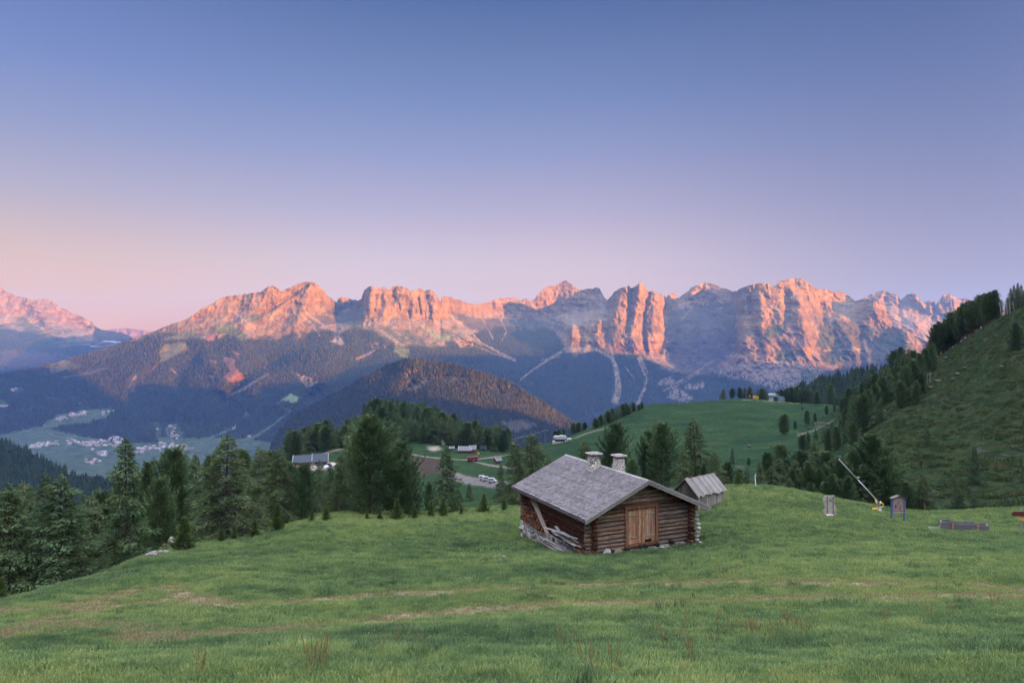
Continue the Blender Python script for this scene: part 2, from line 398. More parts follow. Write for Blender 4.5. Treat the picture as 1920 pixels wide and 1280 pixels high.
# ---- main massif across the valley
main_crest = [(-140, 716), (0, 700), (60, 690), (130, 672), (180, 657), (247, 637), (285, 622), (320, 608), (350, 598), (365, 588), (383, 577), (400, 568),
  (410, 561), (425, 556), (440, 554), (460, 551), (480, 549), (490, 547), (500, 539), (512, 536), (520, 539), (527, 547), (535, 543), (545, 539), (558, 533),
  (572, 529), (582, 528), (592, 532), (605, 543), (615, 555), (625, 562), (631, 568), (634, 560), (640, 557), (655, 560), (670, 563), (677, 562), (680, 549),
  (684, 543), (692, 538), (700, 537), (708, 541), (720, 539), (730, 545), (736, 538), (752, 536), (762, 540), (770, 546), (780, 543), (788, 541), (796, 545),
  (804, 543), (812, 546), (820, 556), (826, 567), (829, 556), (840, 556), (855, 561), (870, 566), (885, 571), (890, 572), (905, 570), (915, 566), (930, 561),
  (950, 559), (965, 559), (975, 563), (985, 560), (995, 565), (1003, 560), (1012, 549), (1020, 540), (1030, 536), (1040, 537), (1052, 530), (1061, 526),
  (1070, 532), (1080, 540), (1090, 543), (1103, 542), (1112, 540), (1122, 538), (1128, 547), (1134, 560), (1139, 563), (1145, 556), (1152, 547), (1165, 540),
  (1179, 536), (1184, 541), (1193, 536), (1197, 533), (1201, 527), (1206, 534), (1211, 538), (1215, 547), (1222, 545), (1230, 548), (1238, 551), (1246, 554),
  (1249, 559), (1254, 552), (1260, 549), (1268, 553), (1272, 560), (1284, 550), (1297, 539), (1312, 534), (1325, 529), (1340, 533), (1352, 540), (1370, 544),
  (1376, 546), (1390, 541), (1405, 535), (1420, 532), (1440, 531), (1447, 538), (1455, 533), (1462, 528), (1480, 524), (1495, 522), (1510, 525), (1520, 535),
  (1535, 542), (1550, 543), (1562, 548), (1575, 547), (1585, 550), (1597, 560), (1603, 565), (1615, 561), (1628, 560), (1645, 565), (1660, 577), (1670, 595),
  (1675, 612), (1686, 614), (1700, 618), (1712, 628), (1735, 640), (1750, 645), (1765, 655), (1800, 672), (1980, 700)]
def fl(y): return 600 * 1280 / (y - 640)
fr = [(810, 4500), (822, fl(822)), (840, fl(840)), (870, fl(870)), (900, fl(900)), (1000, fl(1000))]
lo = [(820, 4300), (900, 3600)]
main_cols = {
  -140: [(700, 5400), (760, 4900), (800, 4600)] + fr, 0: [(695, 5500), (740, 5150), (770, 4950), (800, 4600)] + fr, 100: [(670, 5700), (740, 5200), (765, 4980), (778, 4700), (800, 4600)] + fr,
  200: [(645, 5900), (700, 5400), (760, 4980), (775, 4720), (795, 4600)] + fr, 300: [(605, 6050), (640, 5800), (700, 5350), (760, 4950), (795, 4750)] + fr,
  400: [(560, 6150), (600, 5980), (640, 5650), (700, 5200), (760, 4800), (800, 4600)] + fr, 450: [(545, 6200), (585, 6090), (620, 5850), (700, 5150), (740, 4950), (800, 4600)] + fr,
  500: [(530, 6250), (580, 6150), (620, 5900), (660, 5600), (690, 5350), (700, 5050), (760, 4700), (800, 4500)] + lo,
  580: [(520, 6300), (580, 6180), (620, 5950), (642, 5800), (660, 5350), (700, 5000), (760, 4600)] + lo,
  628: [(560, 6420), (600, 6320), (620, 6000), (640, 5700), (660, 5350), (700, 5000), (760, 4600)] + lo,
  636: [(550, 7400), (590, 7300), (606, 6900), (612, 6100), (640, 5700), (700, 5000), (760, 4600)] + lo,
  670: [(550, 7400), (580, 7300), (595, 6600), (612, 6050), (640, 5750), (700, 5050), (760, 4600)] + lo,
  680: [(530, 6500), (600, 6300), (640, 5900), (700, 5100)] + lo, 740: [(530, 6500), (590, 6380), (640, 5900), (700, 5250)] + lo,
  820: [(540, 6600), (600, 6480), (630, 6200), (660, 5900), (700, 5450), (820, 4400), (900, 3700)], 836: [(545, 6750), (600, 6600), (620, 6350), (655, 6050), (700, 5600), (820, 4500), (900, 3800)],
  870: [(560, 7300), (590, 7200), (615, 6800), (632, 6300), (655, 6150), (700, 5800), (820, 4700), (900, 3900)],
  920: [(560, 8000), (595, 7900), (620, 7500), (650, 7000), (700, 6150), (820, 4900), (900, 4000)],
  1000: [(555, 8200), (600, 8100), (630, 7700), (660, 7000), (700, 6250), (820, 5000), (900, 4100)],
  1045: [(525, 8300), (590, 8150), (620, 7800), (650, 7200), (680, 6600), (740, 5900), (820, 5200), (900, 4200)],
  1060: [(520, 8300), (590, 8100), (602, 7700), (612, 7150), (650, 6950), (680, 6500), (740, 5900), (820, 5200), (900, 4200)],
  1100: [(535, 8200), (585, 8000), (595, 7400), (605, 7080), (650, 6900), (690, 6400), (760, 5700), (820, 5200), (900, 4200)],
  1134: [(550, 8000), (585, 7500), (600, 7100), (640, 6960), (680, 6500), (760, 5800), (820, 5200), (900, 4300)],
  1146: [(540, 7150), (600, 6990), (660, 6800), (700, 6350), (760, 5750), (820, 5200), (900, 4300)],
  1200: [(520, 7050), (600, 6930), (660, 6780), (700, 6350), (760, 5800), (820, 5200), (900, 4300)],
  1246: [(550, 7200), (620, 7000), (670, 6800), (700, 6400), (760, 5750), (820, 5200), (900, 4300)],
  1262: [(545, 8200), (575, 7900), (600, 7500), (640, 7100), (690, 6600), (760, 5900), (820, 5300), (900, 4400)],
  1330: [(525, 8200), (560, 8050), (600, 7700), (650, 7200), (700, 6500), (760, 5850), (820, 5300), (900, 4400)],
  1368: [(540, 7900), (600, 7300), (650, 6900), (690, 6450), (760, 5750), (820, 5200), (900, 4400)],
  1388: [(535, 6750), (600, 6600), (660, 6350), (700, 6100), (760, 5650), (820, 5100), (900, 4400)],
  1440: [(525, 6700), (600, 6480), (640, 6280), (700, 6000), (760, 5550), (820, 5000), (900, 4400)],
  1500: [(515, 6800), (540, 6650), (580, 6540), (640, 6250), (700, 5900), (760, 5500), (820, 5000), (900, 4400)],
  1545: [(535, 6900), (560, 6800), (590, 6650), (620, 6420), (660, 6200), (720, 5800), (820, 4900), (900, 4300)],
  1590: [(545, 7200), (565, 7100), (575, 6950), (600, 6650), (640, 6350), (700, 5950), (820, 4900), (900, 4300)],
  1630: [(550, 6750), (575, 6560), (610, 6450), (640, 6330), (700, 5900), (820, 4900), (900, 4300)],
  1670: [(590, 6600), (615, 6500), (640, 6250), (700, 5850), (820, 4900), (900, 4300)],
  1700: [(612, 6450), (640, 6200), (700, 5850), (820, 4900), (900, 4300)], 1980: [(690, 5900), (760, 5400), (900, 4300)]}
main_tl = [(-140, 640), (200, 645), (290, 628), (330, 622), (365, 628), (400, 636), (440, 622), (470, 634), (520, 632), (560, 634), (590, 616), (640, 622), (670, 612), (690, 622), (720, 640),
   (760, 650), (800, 640), (830, 646), (870, 640), (900, 618), (930, 606), (1000, 608), (1040, 622), (1060, 655), (1080, 668), (1130, 652), (1150, 660), (1200, 672), (1230, 685), (1300, 702), (1350, 694), (1400, 706),
   (1460, 716), (1540, 700), (1600, 676), (1700, 668), (1980, 700)]
main_feats = [
  ('rock', [(1255, 585), (1300, 575), (1360, 560), (1385, 600), (1375, 660), (1330, 700), (1270, 690), (1245, 650)], 5.0, (.066, .058, .052)), ('turf', [(1530, 612), (1580, 600), (1700, 625), (1720, 660), (1600, 690), (1540, 680)], 4.0, (.062, .058, .036)), ('rock', [(845, 585), (900, 598), (1050, 598), (1060, 612), (940, 612), (880, 620)], 4.0, (.062, .056, .050)), ('rock', [(636, 570), (675, 566), (672, 600), (600, 612), (560, 606), (600, 590)], 3.0, (.066, .058, .052)),  # dark rock polygons put the shade of the basins into their colour
  # large gullies and spurs
  ('gully', [(577, 535), (548, 553), (525, 568), (505, 582), (470, 590)], 3.0, 75), ('spur', [(588, 535), (575, 560), (560, 590), (552, 615)], 14, 70),
  ('gully', [(640, 640), (600, 645), (545, 665), (500, 690), (462, 712), (425, 742)], 12, 150), ('spur', [(605, 645), (560, 668), (520, 692), (480, 722), (440, 760)], 10, 60),
  ('spur', [(510, 545), (490, 575), (470, 600), (455, 660), (440, 705)], 26, 110), ('gully', [(400, 640), (370, 665), (345, 690), (330, 720)], 12, 90),
  ('spur', [(375, 640), (400, 690), (420, 730)], 14, 60), ('spur', [(330, 620), (290, 660), (240, 700)], 22, 90), ('gully', [(320, 650), (285, 690), (260, 730)], 10, 60),
  ('spur', [(700, 545), (692, 590), (700, 640)], 16, 90), ('gully', [(736, 545), (738, 562)], 5, 110), ('gully', [(705, 555), (702, 585)], 2.5, 50), ('gully', [(784, 560), (789, 588)], 2.0, 70), ('gully', [(748, 570), (750, 580)], 2, 50), ('gully', [(766, 583), (768, 595)], 2, 50),
  ('gully', [(819, 585), (822, 600)], 2.5, 60), ('gully', [(805, 575), (807, 590)], 2.5, 60), ('gully', [(798, 546), (800, 556)], 5, 60), ('spur', [(726, 548), (722, 580), (716, 610)], 8, 60), ('spur', [(775, 548), (776, 590)], 9, 55), ('spur', [(812, 555), (815, 595)], 9, 60),
  ('spur', [(640, 614), (655, 606), (665, 612)], 6, 80), ('spur', [(870, 625), (885, 640), (892, 655)], 8, 110), ('gully', [(700, 660), (660, 690), (620, 705), (590, 740)], 12, 110), ('spur', [(640, 690), (600, 720)], 8, 70), ('gully', [(600, 745), (560, 790)], 20, 100),
  ('spur', [(1072, 590), (1073, 630)], 5, 120), ('spur', [(1106, 574), (1107, 600)], 3, 120), ('spur', [(1126, 594), (1118, 620), (1122, 640)], 9, 130), ('gully', [(1088, 590), (1090, 650)], 6, 100), ('gully', [(1138, 580), (1140, 640)], 4, 70),
  ('gully', [(1184, 545), (1180, 580), (1176, 620)], 5, 130), ('gully', [(1216, 550), (1208, 590), (1207, 630), (1212, 660)], 4, 120), ('spur', [(1200, 532), (1194, 570), (1188, 620), (1190, 655)], 8, 70), ('spur', [(1165, 545), (1158, 585), (1160, 640)], 9, 60),
  ('spur', [(1235, 555), (1225, 600), (1222, 650)], 8, 80), ('spur', [(1268, 605), (1258, 650)], 9, 90), ('gully', [(1246, 575), (1245, 640), (1238, 660)], 4, 90),
  ('spur', [(1310, 537), (1296, 556)], 7, 90), ('gully', [(1315, 545), (1305, 556)], 3, 60), ('spur', [(1330, 535), (1340, 552)], 9, 60), ('gully', [(1320, 590), (1335, 640), (1330, 690)], 26, 170),
  ('gully', [(1405, 560), (1407, 590)], 4, 120), ('gully', [(1475, 555), (1478, 600), (1470, 610)], 7, 90), ('spur', [(1428, 535), (1424, 580), (1430, 620)], 10, 80), ('gully', [(1420, 630), (1426, 665)], 6, 110), ('spur', [(1390, 640), (1378, 675), (1360, 700)], 10, 90),
  ('spur', [(1500, 560), (1505, 610), (1515, 650)], 12, 110), ('gully', [(1540, 570), (1545, 600)], 8, 90), ('spur', [(1575, 600), (1590, 630), (1600, 655)], 15, 140), ('gully', [(1618, 615), (1612, 640), (1620, 690)], 6, 90), ('spur', [(1560, 545), (1590, 570)], 6, 60), ('gully', [(1555, 560), (1590, 558)], 4, 60),
  ('spur', [(1690, 620), (1700, 645), (1690, 670)], 16, 130), ('spur', [(1640, 570), (1660, 600)], 12, 90),
  # bare streaks
  ('scree', [(1100, 625), (1118, 655), (1148, 672), (1155, 690), (1158, 712), (1160, 728), (1154, 750)], (1.2, 7.5)), ('scree', [(1143, 640), (1147, 660), (1153, 680)], (.8, 2.5)), ('scree', [(1196, 672), (1204, 690), (1212, 710), (1210, 725), (1200, 745), (1196, 756)], (1.8, 3.4)),
  ('scree', [(1172, 688), (1190, 710)], (.9, .9)), ('scree', [(1200, 670), (1214, 700)], (3.5, 2)), ('scree', [(1338, 675), (1300, 700), (1262, 722), (1245, 732)], (2.0, 1.6), .9), ('scree', [(1330, 680), (1290, 712), (1255, 730)], (.9, .9), .85),
  ('scree', [(765, 588), (790, 610), (815, 628), (832, 640)], (1.2, 2.2)), ('scree', [(772, 588), (800, 612), (838, 638)], (1.0, 1.2)), ('scree', [(725, 628), (742, 640), (755, 648)], (3.4, 3.4)), ('scree', [(705, 615), (735, 632)], (2, 2)), ('scree', [(741, 622), (765, 635)], (2, 1.2)), ('scree', [(820, 605), (845, 618), (870, 632)], (5, 2)),
  ('scree', [(880, 630), (920, 652), (950, 668), (965, 675)], (1.3, 3.2)), ('scree', [(860, 618), (890, 640), (905, 648)], (2, 1.2)), ('scree', [(892, 648), (925, 662), (955, 673)], (.8, .8)), ('scree', [(900, 590), (912, 612), (925, 635)], (1, .9)), ('scree', [(938, 598), (950, 622), (940, 640)], (1, .9)), ('scree', [(965, 598), (978, 620)], (.8, .8)),
  ('scree', [(840, 590), (875, 615), (900, 640)], (3, 1.2)), ('scree', [(1052, 660), (1030, 672), (990, 700), (975, 712)], (2.6, 1.4)), ('scree', [(1050, 668), (1015, 675)], (1.6, .8)), ('scree', [(1005, 596), (1060, 612)], (1.2, 1.8), .85),
  ('scree', [(560, 578), (575, 600), (590, 612)], (2, 1.4)), ('scree', [(550, 580), (562, 602), (572, 612)], (1.6, 1.2)), ('scree', [(575, 588), (610, 612), (625, 620)], (3, 1.2)), ('scree', [(430, 582), (450, 592), (465, 605)], (3, 2)), ('scree', [(455, 600), (480, 615)], (4, 1.5)),
  ('scree', [(580, 600), (600, 630)], (1.2, .8)), ('scree', [(500, 702), (478, 715), (455, 730), (428, 742)], (2.6, 2.2)), ('scree', [(710, 652), (690, 664), (670, 672)], (1.2, 3)), ('scree', [(640, 585), (660, 578), (672, 568)], (1.5, 4), .8), ('scree', [(612, 590), (640, 597)], (2, 1.4), .8),
  ('scree', [(1450, 575), (1470, 595), (1480, 600)], (5, 4)), ('scree', [(1525, 605), (1545, 635)], (4, 1.5)), ('scree', [(1545, 560), (1560, 552)], (3, 2), 1.25), ('scree', [(1622, 640), (1625, 658)], (4, 3)), ('scree', [(1642, 618), (1632, 645)], (.9, .9)), ('scree', [(1600, 650), (1630, 672)], (2, 2)), ('scree', [(1545, 657), (1600, 655), (1625, 655)], (1.8, 1.8)), ('scree', [(1690, 640), (1725, 642)], (1.0, 1.0)),
  ('scree', [(1276, 600), (1300, 575)], (2, 3), .8), ('scree', [(1345, 563), (1355, 568)], (1.8, 1.8), 1.5), ('scree', [(1345, 579), (1352, 577)], (1.5, 1.5), 1.5),
  ('scree', [(160, 700), (200, 690)], (3, 2), .7), ('scree', [(255, 705), (242, 725)], (3, 2), .8), ('scree', [(330, 700), (320, 690)], (2, 2)),
  # turf, pastures and clearings
  ('turf', [(340, 622), (400, 612), (436, 603), (440, 615), (462, 628), (458, 642), (440, 632), (420, 625), (380, 632), (345, 637), (305, 637)], 2.0, (.075, .08, .034)),
  ('clear', [(365, 622), (392, 614), (402, 616), (385, 624), (372, 626)], 1.0), ('clear', [(385, 630), (400, 622), (415, 628), (405, 634), (390, 640)], 1.0), ('clear', [(323, 654), (350, 651), (353, 657), (330, 660)], .8), ('meadow', [(300, 650), (340, 640), (355, 650), (330, 668), (300, 680)], 2, (.09, .085, .042)),
  ('clear', [(415, 669), (436, 669), (444, 690), (460, 709), (445, 716), (428, 716), (416, 706), (432, 696), (425, 684)], 1.6), ('clear', [(391, 674), (408, 677), (405, 682), (394, 680)], .8), ('clear', [(435, 655), (450, 664), (449, 668), (438, 662)], .6), ('clear', [(437, 663), (450, 671), (447, 673)], .5), ('clear', [(392, 702), (402, 705), (400, 708), (392, 706)], .6),
  ('clear', [(284, 690), (296, 682), (294, 688), (286, 695)], .8), ('clear', [(465, 618), (478, 628), (472, 632)], 1), ('clear', [(515, 633), (522, 644), (518, 640)], .6), ('turf', [(470, 590), (492, 590), (490, 600), (470, 603)], 2), ('turf', [(740, 648), (768, 655), (764, 675), (752, 668), (738, 660)], 1.5, (.085, .092, .036)), ('turf', [(790, 615), (840, 630), (845, 640), (815, 632)], 2, (.12, .15, .06)),
  ('meadow', [(88, 660), (140, 680), (150, 690), (95, 700)], 2, (.06, .06, .038)), ('crag', [(555, 700), (600, 712), (590, 722), (575, 726)], 1.5), ('crag', [(685, 598), (700, 595), (698, 618), (680, 615)], 1.5), ('crag', [(695, 646), (712, 640), (708, 650), (697, 655)], 1), ('crag', [(718, 645), (726, 647), (722, 655)], 1), ('crag', [(625, 612), (660, 606), (662, 614), (630, 626)], 1), ('clear', [(618, 640), (634, 628), (648, 644), (640, 648)], 1, (.16, .125, .10)),
  ('crag', [(805, 615), (832, 620), (835, 633), (808, 626)], 1), ('crag', [(845, 625), (880, 628), (893, 650), (862, 652)], 1.3), ('crag', [(455, 785), (462, 770), (470, 778)], 1), ('crag', [(1230, 716), (1255, 705), (1265, 712), (1262, 720), (1235, 722)], 1.5), ('crag', [(1283, 720), (1320, 716), (1318, 728), (1285, 730)], 1.4), ('crag', [(1265, 722), (1300, 745), (1290, 755), (1250, 745)], 1.4),
  ('crag', [(1332, 690), (1380, 680), (1400, 672), (1440, 668), (1500, 660), (1530, 690), (1548, 715), (1530, 735), (1480, 730), (1450, 728), (1400, 712), (1350, 706)], 3.0), ('turf', [(1440, 612), (1472, 605), (1475, 622), (1440, 640), (1430, 635)], 2), ('turf', [(1535, 625), (1560, 625), (1590, 650), (1560, 656), (1530, 650)], 2.5), ('turf', [(1560, 660), (1600, 662), (1585, 680), (1545, 682)], 2), ('turf', [(1640, 640), (1690, 628), (1700, 645), (1660, 655)], 3), ('turf', [(1450, 655), (1500, 662), (1490, 680), (1455, 675)], 2), ('turf', [(1500, 690), (1530, 700), (1535, 720), (1505, 715)], 2),
  # valley floor, terraces, pistes
  ('meadow', [(30, 808), (70, 800), (150, 800), (250, 812), (330, 822), (420, 820), (520, 830), (520, 900), (-140, 900), (-140, 850)], 2.0, (.055, .072, .05)),
  ('forest', [(92, 805), (95, 797), (180, 788), (250, 790), (292, 812), (300, 830), (230, 830), (170, 820), (150, 818), (130, 812)], 2.0),
  ('meadow', [(85, 790), (110, 778), (160, 768), (208, 766), (205, 780), (170, 792), (135, 796), (100, 802), (80, 800)], 1.4, (.06, .078, .052)), ('meadow', [(280, 793), (300, 792), (302, 815), (290, 828), (294, 805)], 1.2), ('meadow', [(310, 800), (330, 795), (345, 812), (330, 828), (312, 820)], 1.2),
  ('road', [(375, 830), (400, 818), (430, 806)], 2.0, (.065, .085, .055)), ('road', [(430, 830), (480, 818), (510, 798), (545, 770)], 3.0, (.05, .062, .042)), ('road', [(520, 757), (535, 745), (556, 741)], 1.0), ('road', [(525, 762), (545, 770)], .8), ('meadow', [(525, 750), (545, 738), (565, 745), (550, 755)], 1.2, (.12, .16, .09)),
  ('meadow', [(-10, 750), (8, 750), (14, 762), (-10, 768)], 1), ('meadow', [(18, 730), (40, 726), (45, 733), (25, 737)], .8), ('road', [(85, 744), (120, 750)], 1.0, (.08, .085, .065)), ('road', [(118, 708), (165, 700)], 1.6, (.06, .065, .045)), ('road', [(88, 808), (105, 818), (135, 822)], .9), ('road', [(312, 805), (318, 797), (332, 796)], .9), ('road', [(312, 806), (316, 815), (328, 832)], .8),
  ('road', [(245, 839), (300, 838), (380, 838)], .9, (.09, .09, .085)),
]
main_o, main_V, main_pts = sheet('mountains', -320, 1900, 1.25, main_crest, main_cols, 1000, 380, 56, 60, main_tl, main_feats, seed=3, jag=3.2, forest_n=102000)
cones('forest', main_pts[0], main_pts[1], FAR_FOREST, 1, lab='dark conifer forest covering the mountain slopes across the valley')

# ---- forested ridge in front of the massif
rb_crest = [(480, 900), (520, 810), (560, 772), (600, 752), (640, 731), (680, 708), (715, 690), (745, 677), (770, 673), (816, 676), (862, 687), (900, 698), (956, 716), (975, 729), (1000, 745), (1040, 770), (1070, 789), (1088, 801), (1120, 818), (1180, 850)]
rb_cols = {480: [(780, 3300), (900, 2700)], 560: [(760, 3380), (900, 2600)], 640: [(725, 3440), (790, 3080), (900, 2500)], 745: [(670, 3440), (740, 3140), (900, 2400)], 860: [(680, 3300), (740, 3030), (900, 2350)], 956: [(710, 3190), (760, 2960), (900, 2300)], 1070: [(785, 3080), (820, 2850), (900, 2300)], 1180: [(840, 2850), (900, 2300)]}
rb_feats = [('crag', [(752, 703), (772, 690), (798, 693), (775, 705), (768, 712), (790, 720), (782, 732), (755, 731), (772, 720)], 1.6), ('crag', [(795, 706), (815, 703), (850, 706), (876, 705), (872, 712), (850, 716), (842, 718), (830, 710), (800, 716)], 1.2), ('scree', [(795, 716), (782, 728), (775, 738)], (5, 2), .8),
  ('crag', [(915, 726), (928, 722), (968, 723), (971, 731), (935, 729), (920, 732)], 1.0), ('crag', [(905, 730), (916, 728), (912, 733)], .8), ('crag', [(936, 738), (945, 737), (943, 743)], .8), ('crag', [(880, 722), (886, 718), (890, 726)], .8), ('crag', [(915, 780), (925, 775), (930, 790)], 1.5), ('crag', [(555, 735), (562, 730), (560, 742)], 1),
  ('spur', [(770, 680), (690, 740), (640, 790)], 24, 110), ('gully', [(740, 700), (660, 760)], 14, 60), ('meadow', [(935, 790), (990, 785), (1010, 800), (960, 815)], 3, (.045, .042, .036))]
rb_o, rb_V, rb_pts = sheet('forested_ridge', 480, 1180, 1.25, rb_crest, rb_cols, 900, 180, 30, 75, [(0, 560), (2000, 560)], rb_feats, seed=11, jag=0,  forest_n=30000, tree_h=(10, 18), backdrop=900)
cones('forest', rb_pts[0], rb_pts[1], tree_mat('ridge_conifers', (.022, .031, .024), (.058, .058, .036)), 2, lab='conifer forest on the lower ridge with pale crag bands')

# ---- far right peaks behind
fr_crest = [(1540, 600), (1590, 575), (1612, 563), (1628, 554), (1645, 547), (1656, 545), (1668, 549), (1682, 553), (1690, 562), (1696, 556), (1704, 551), (1715, 550), (1722, 556), (1730, 567), (1738, 566), (1744, 563), (1752, 565), (1754, 573), (1762, 562), (1768, 552), (1778, 550), (1788, 556), (1800, 560), (1810, 559), (1822, 564), (1832, 570), (1845, 571), (1853, 571), (1862, 578), (1900, 590), (1960, 600)]
fr_cols = {1540: [(560, 9600), (620, 9200), (700, 8000)], 1640: [(545, 9600), (575, 9450), (590, 9000), (640, 8300), (700, 7600)], 1700: [(545, 9500), (590, 9350), (610, 8700), (650, 8200), (700, 7600)], 1760: [(545, 9300), (600, 9150), (640, 8500), (700, 7600)], 1800: [(550, 9300), (590, 9200), (640, 8500), (700, 7600)], 1960: [(590, 9300), (700, 7600)]}
fr_feats = [('gully', [(1754, 570), (1750, 600)], 4, 130), ('spur', [(1715, 552), (1728, 572)], 6, 90), ('spur', [(1780, 553), (1790, 570), (1785, 590)], 8, 130), ('gully', [(1690, 562), (1686, 590)], 4, 130), ('spur', [(1672, 590), (1700, 592), (1720, 605)], 10, 240), ('spur', [(1655, 548), (1650, 562)], 6, 120)]
fr_o, _, _ = sheet('mountains', 1540, 1960, 1.25, fr_crest, fr_cols, 700, 130, 85, 75, [(0, 720), (2000, 720)], fr_feats, seed=23, jag=2.5)

# ---- far left massif
fl_crest = [(-260, 540), (-160, 536), (-60, 528), (0, 532), (8, 545), (16, 549), (27, 553), (43, 558), (60, 562), (75, 561), (92, 561), (103, 568), (112, 576), (125, 581), (135, 588), (148, 590), (160, 597), (172, 604), (182, 614), (190, 618), (210, 621), (230, 624), (243, 630), (252, 636), (300, 660)]
fl_cols = {-260: [(520, 10000), (600, 9000), (720, 7000)], 0: [(530, 10000), (590, 9700), (640, 9000), (720, 7200)], 100: [(560, 10200), (610, 9900), (650, 9100), (720, 7400)], 180: [(610, 10500), (650, 9700), (720, 7600)], 300: [(650, 10500), (720, 8000)]}
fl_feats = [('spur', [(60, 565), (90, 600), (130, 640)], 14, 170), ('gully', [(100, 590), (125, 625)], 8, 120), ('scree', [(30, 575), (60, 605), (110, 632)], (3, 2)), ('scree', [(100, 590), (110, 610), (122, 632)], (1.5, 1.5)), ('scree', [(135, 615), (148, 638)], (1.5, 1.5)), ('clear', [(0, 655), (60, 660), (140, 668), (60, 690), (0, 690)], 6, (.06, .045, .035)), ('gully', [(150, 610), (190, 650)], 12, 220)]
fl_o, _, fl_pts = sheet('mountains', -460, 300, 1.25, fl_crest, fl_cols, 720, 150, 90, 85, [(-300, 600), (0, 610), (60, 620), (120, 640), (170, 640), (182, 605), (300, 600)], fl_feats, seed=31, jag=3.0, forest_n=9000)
cones('forest', fl_pts[0], fl_pts[1], FAR_FOREST, 4, lab='distant forest below the cliffs at the head of the valley')

# ---- very distant range
d_crest = [(60, 655), (150, 638), (185, 624), (205, 618), (235, 615), (262, 618), (285, 623), (310, 629), (360, 640), (420, 652)]
d_cols = {60: [(590, 13300), (700, 13000)], 420: [(590, 13300), (700, 13000)]}
sheet('mountains', 60, 420, 2.0, d_crest, d_cols, 690, 40, 60, 60, [(0, 700), (2000, 700)], (), seed=41, jag=2.0, backdrop=500)

# ---- dark wooded foothill on the left and wooded shoulder on the right
NEAR_FOREST = tree_mat('near_conifers', (.022, .036, .022), (.045, .065, .034))  # own greener tone for the two nearer wooded hills
f_crest = [(-160, 770), (-60, 800), (0, 826), (40, 838), (80, 862), (110, 882), (150, 896), (190, 905), (230, 915), (300, 945)]
f_cols = {-160: [(760, 1700), (1100, 800)], 0: [(820, 1550), (1100, 780)], 150: [(880, 1350), (1100, 760)], 300: [(930, 1200), (1100, 760)]}
f_o, _, f_pts = sheet('hills', -420, 300, 2.0, f_crest, f_cols, 1100, 90, 0, 25, [(-300, 500), (2000, 500)], [('crag', [(22, 834), (36, 838), (33, 844), (22, 840)], .8), ('clear', [(95, 868), (118, 876), (120, 879), (100, 872)], .6, (.4, .34, .28)), ('clear', [(90, 886), (108, 887), (104, 890)], .6, (.35, .3, .25)), ('clear', [(175, 884), (186, 888), (184, 892)], .6, (.35, .3, .25))], seed=51, jag=0, backdrop=400, forest_n=10500, tree_h=(11, 18))
cones('forest', f_pts[0], f_pts[1], NEAR_FOREST, 6, sides=7, tiers=3, ratio=.2, lab='dark spruce forest on the low hill at the left edge')
g_crest = [(1340, 800), (1400, 772), (1450, 756), (1490, 736), (1530, 722), (1560, 712), (1600, 703), (1650, 698), (1700, 696), (1800, 700), (1960, 720)]
g_cols = {1340: [(740, 900), (860, 600)], 1500: [(700, 950), (860, 600)], 1960: [(700, 950), (860, 600)]}
g_o, _, g_pts = sheet('hills', 1340, 1960, 2.0, g_crest, g_cols, 850, 60, 0, 18, [(-300, 500), (2000, 500)], (), seed=61, jag=0, backdrop=300, forest_n=6000, tree_h=(9, 15))
cones('forest', g_pts[0], g_pts[1], NEAR_FOREST, 8, sides=7, tiers=3, ratio=.2, lab='dark spruce forest on the shoulder behind the summit station')

# ---- unseen ridge behind the camera, crest shaped to shade parts of the valley
SL = np.array([-SUN_AZ[0], -SUN_AZ[1]]); PERP = np.array([-SL[1], SL[0]]) * -1.0
if PERP[1] < 0: PERP = -PERP
TE = math.tan(SUN_EL); SO = -1500.0
occ = [(-3500, 380), (-1500, 430), (0, 430), (1000, 420), (1700, 440), (2057, 410), (2095, 330), (2120, 40), (2200, -10), (2300, -45), (2380, -85), (2460, -135), (2560, -165), (2620, 70), (2680, 160), (3000, 170), (3300, 260), (4000, 330), (5000, 330),
       (5800, 300), (6100, 120), (6500, -20), (7000, -60), (9600, -80)]
wv = np.arange(-3500, 9600, 20.0); hv = pl(occ, wv) + 14 * fbm(wv / 120, 0 * wv, 4, 71) + 8 * ridged(wv / 60, 0 * wv, 3, 72)
cs = [(-900, -1000), (-420, -420), (-160, -120), (0, 0), (160, -130), (420, -420), (900, -1000)]
rows = []
for (ds, dz) in cs:
    s_ = SO + ds + 60 * fbm(wv / 500, 0 * wv + ds, 3, 73)
    zz = np.maximum(hv + dz, -1020) if abs(ds) < 800 else np.full(len(wv), -1020.0)
    rows.append(np.stack([SL[0] * s_ + PERP[0] * wv, SL[1] * s_ + PERP[1] * wv, zz], 1))
V = np.concatenate(rows); 
o = np_mesh('hills', V, grid_faces(len(cs), len(wv)), True, np.tile(TURF * .8, (len(V), 1)), MT_MAT); tag(o, kind='structure')

# ---- air
hz = bpy.data.materials.new('air'); hz.use_nodes = True; ht = hz.node_tree; ht.nodes.clear()
ho = ht.nodes.new('ShaderNodeOutputMaterial'); pv = ht.nodes.new('ShaderNodeVolumePrincipled')
pv.inputs['Color'].default_value = (.15, .34, 1.0, 1); pv.inputs['Density'].default_value = 4.7e-5; pv.inputs['Anisotropy'].default_value = 0.0
ht.links.new(pv.outputs[0], ho.inputs['Volume'])
x0, x1, y0, y1, z0, z1 = -12500, 9500, -4500, 14000, -1100, 900
Vb = [(x, y, z) for z in (z0, z1) for y in (y0, y1) for x in (x0, x1)]
o = np_mesh('haze', Vb, np.array([[0, 2, 3, 1], [4, 5, 7, 6], [0, 1, 5, 4], [2, 6, 7, 3], [0, 4, 6, 2], [1, 3, 7, 5]]), False, None, hz)
tag(o, kind='stuff')
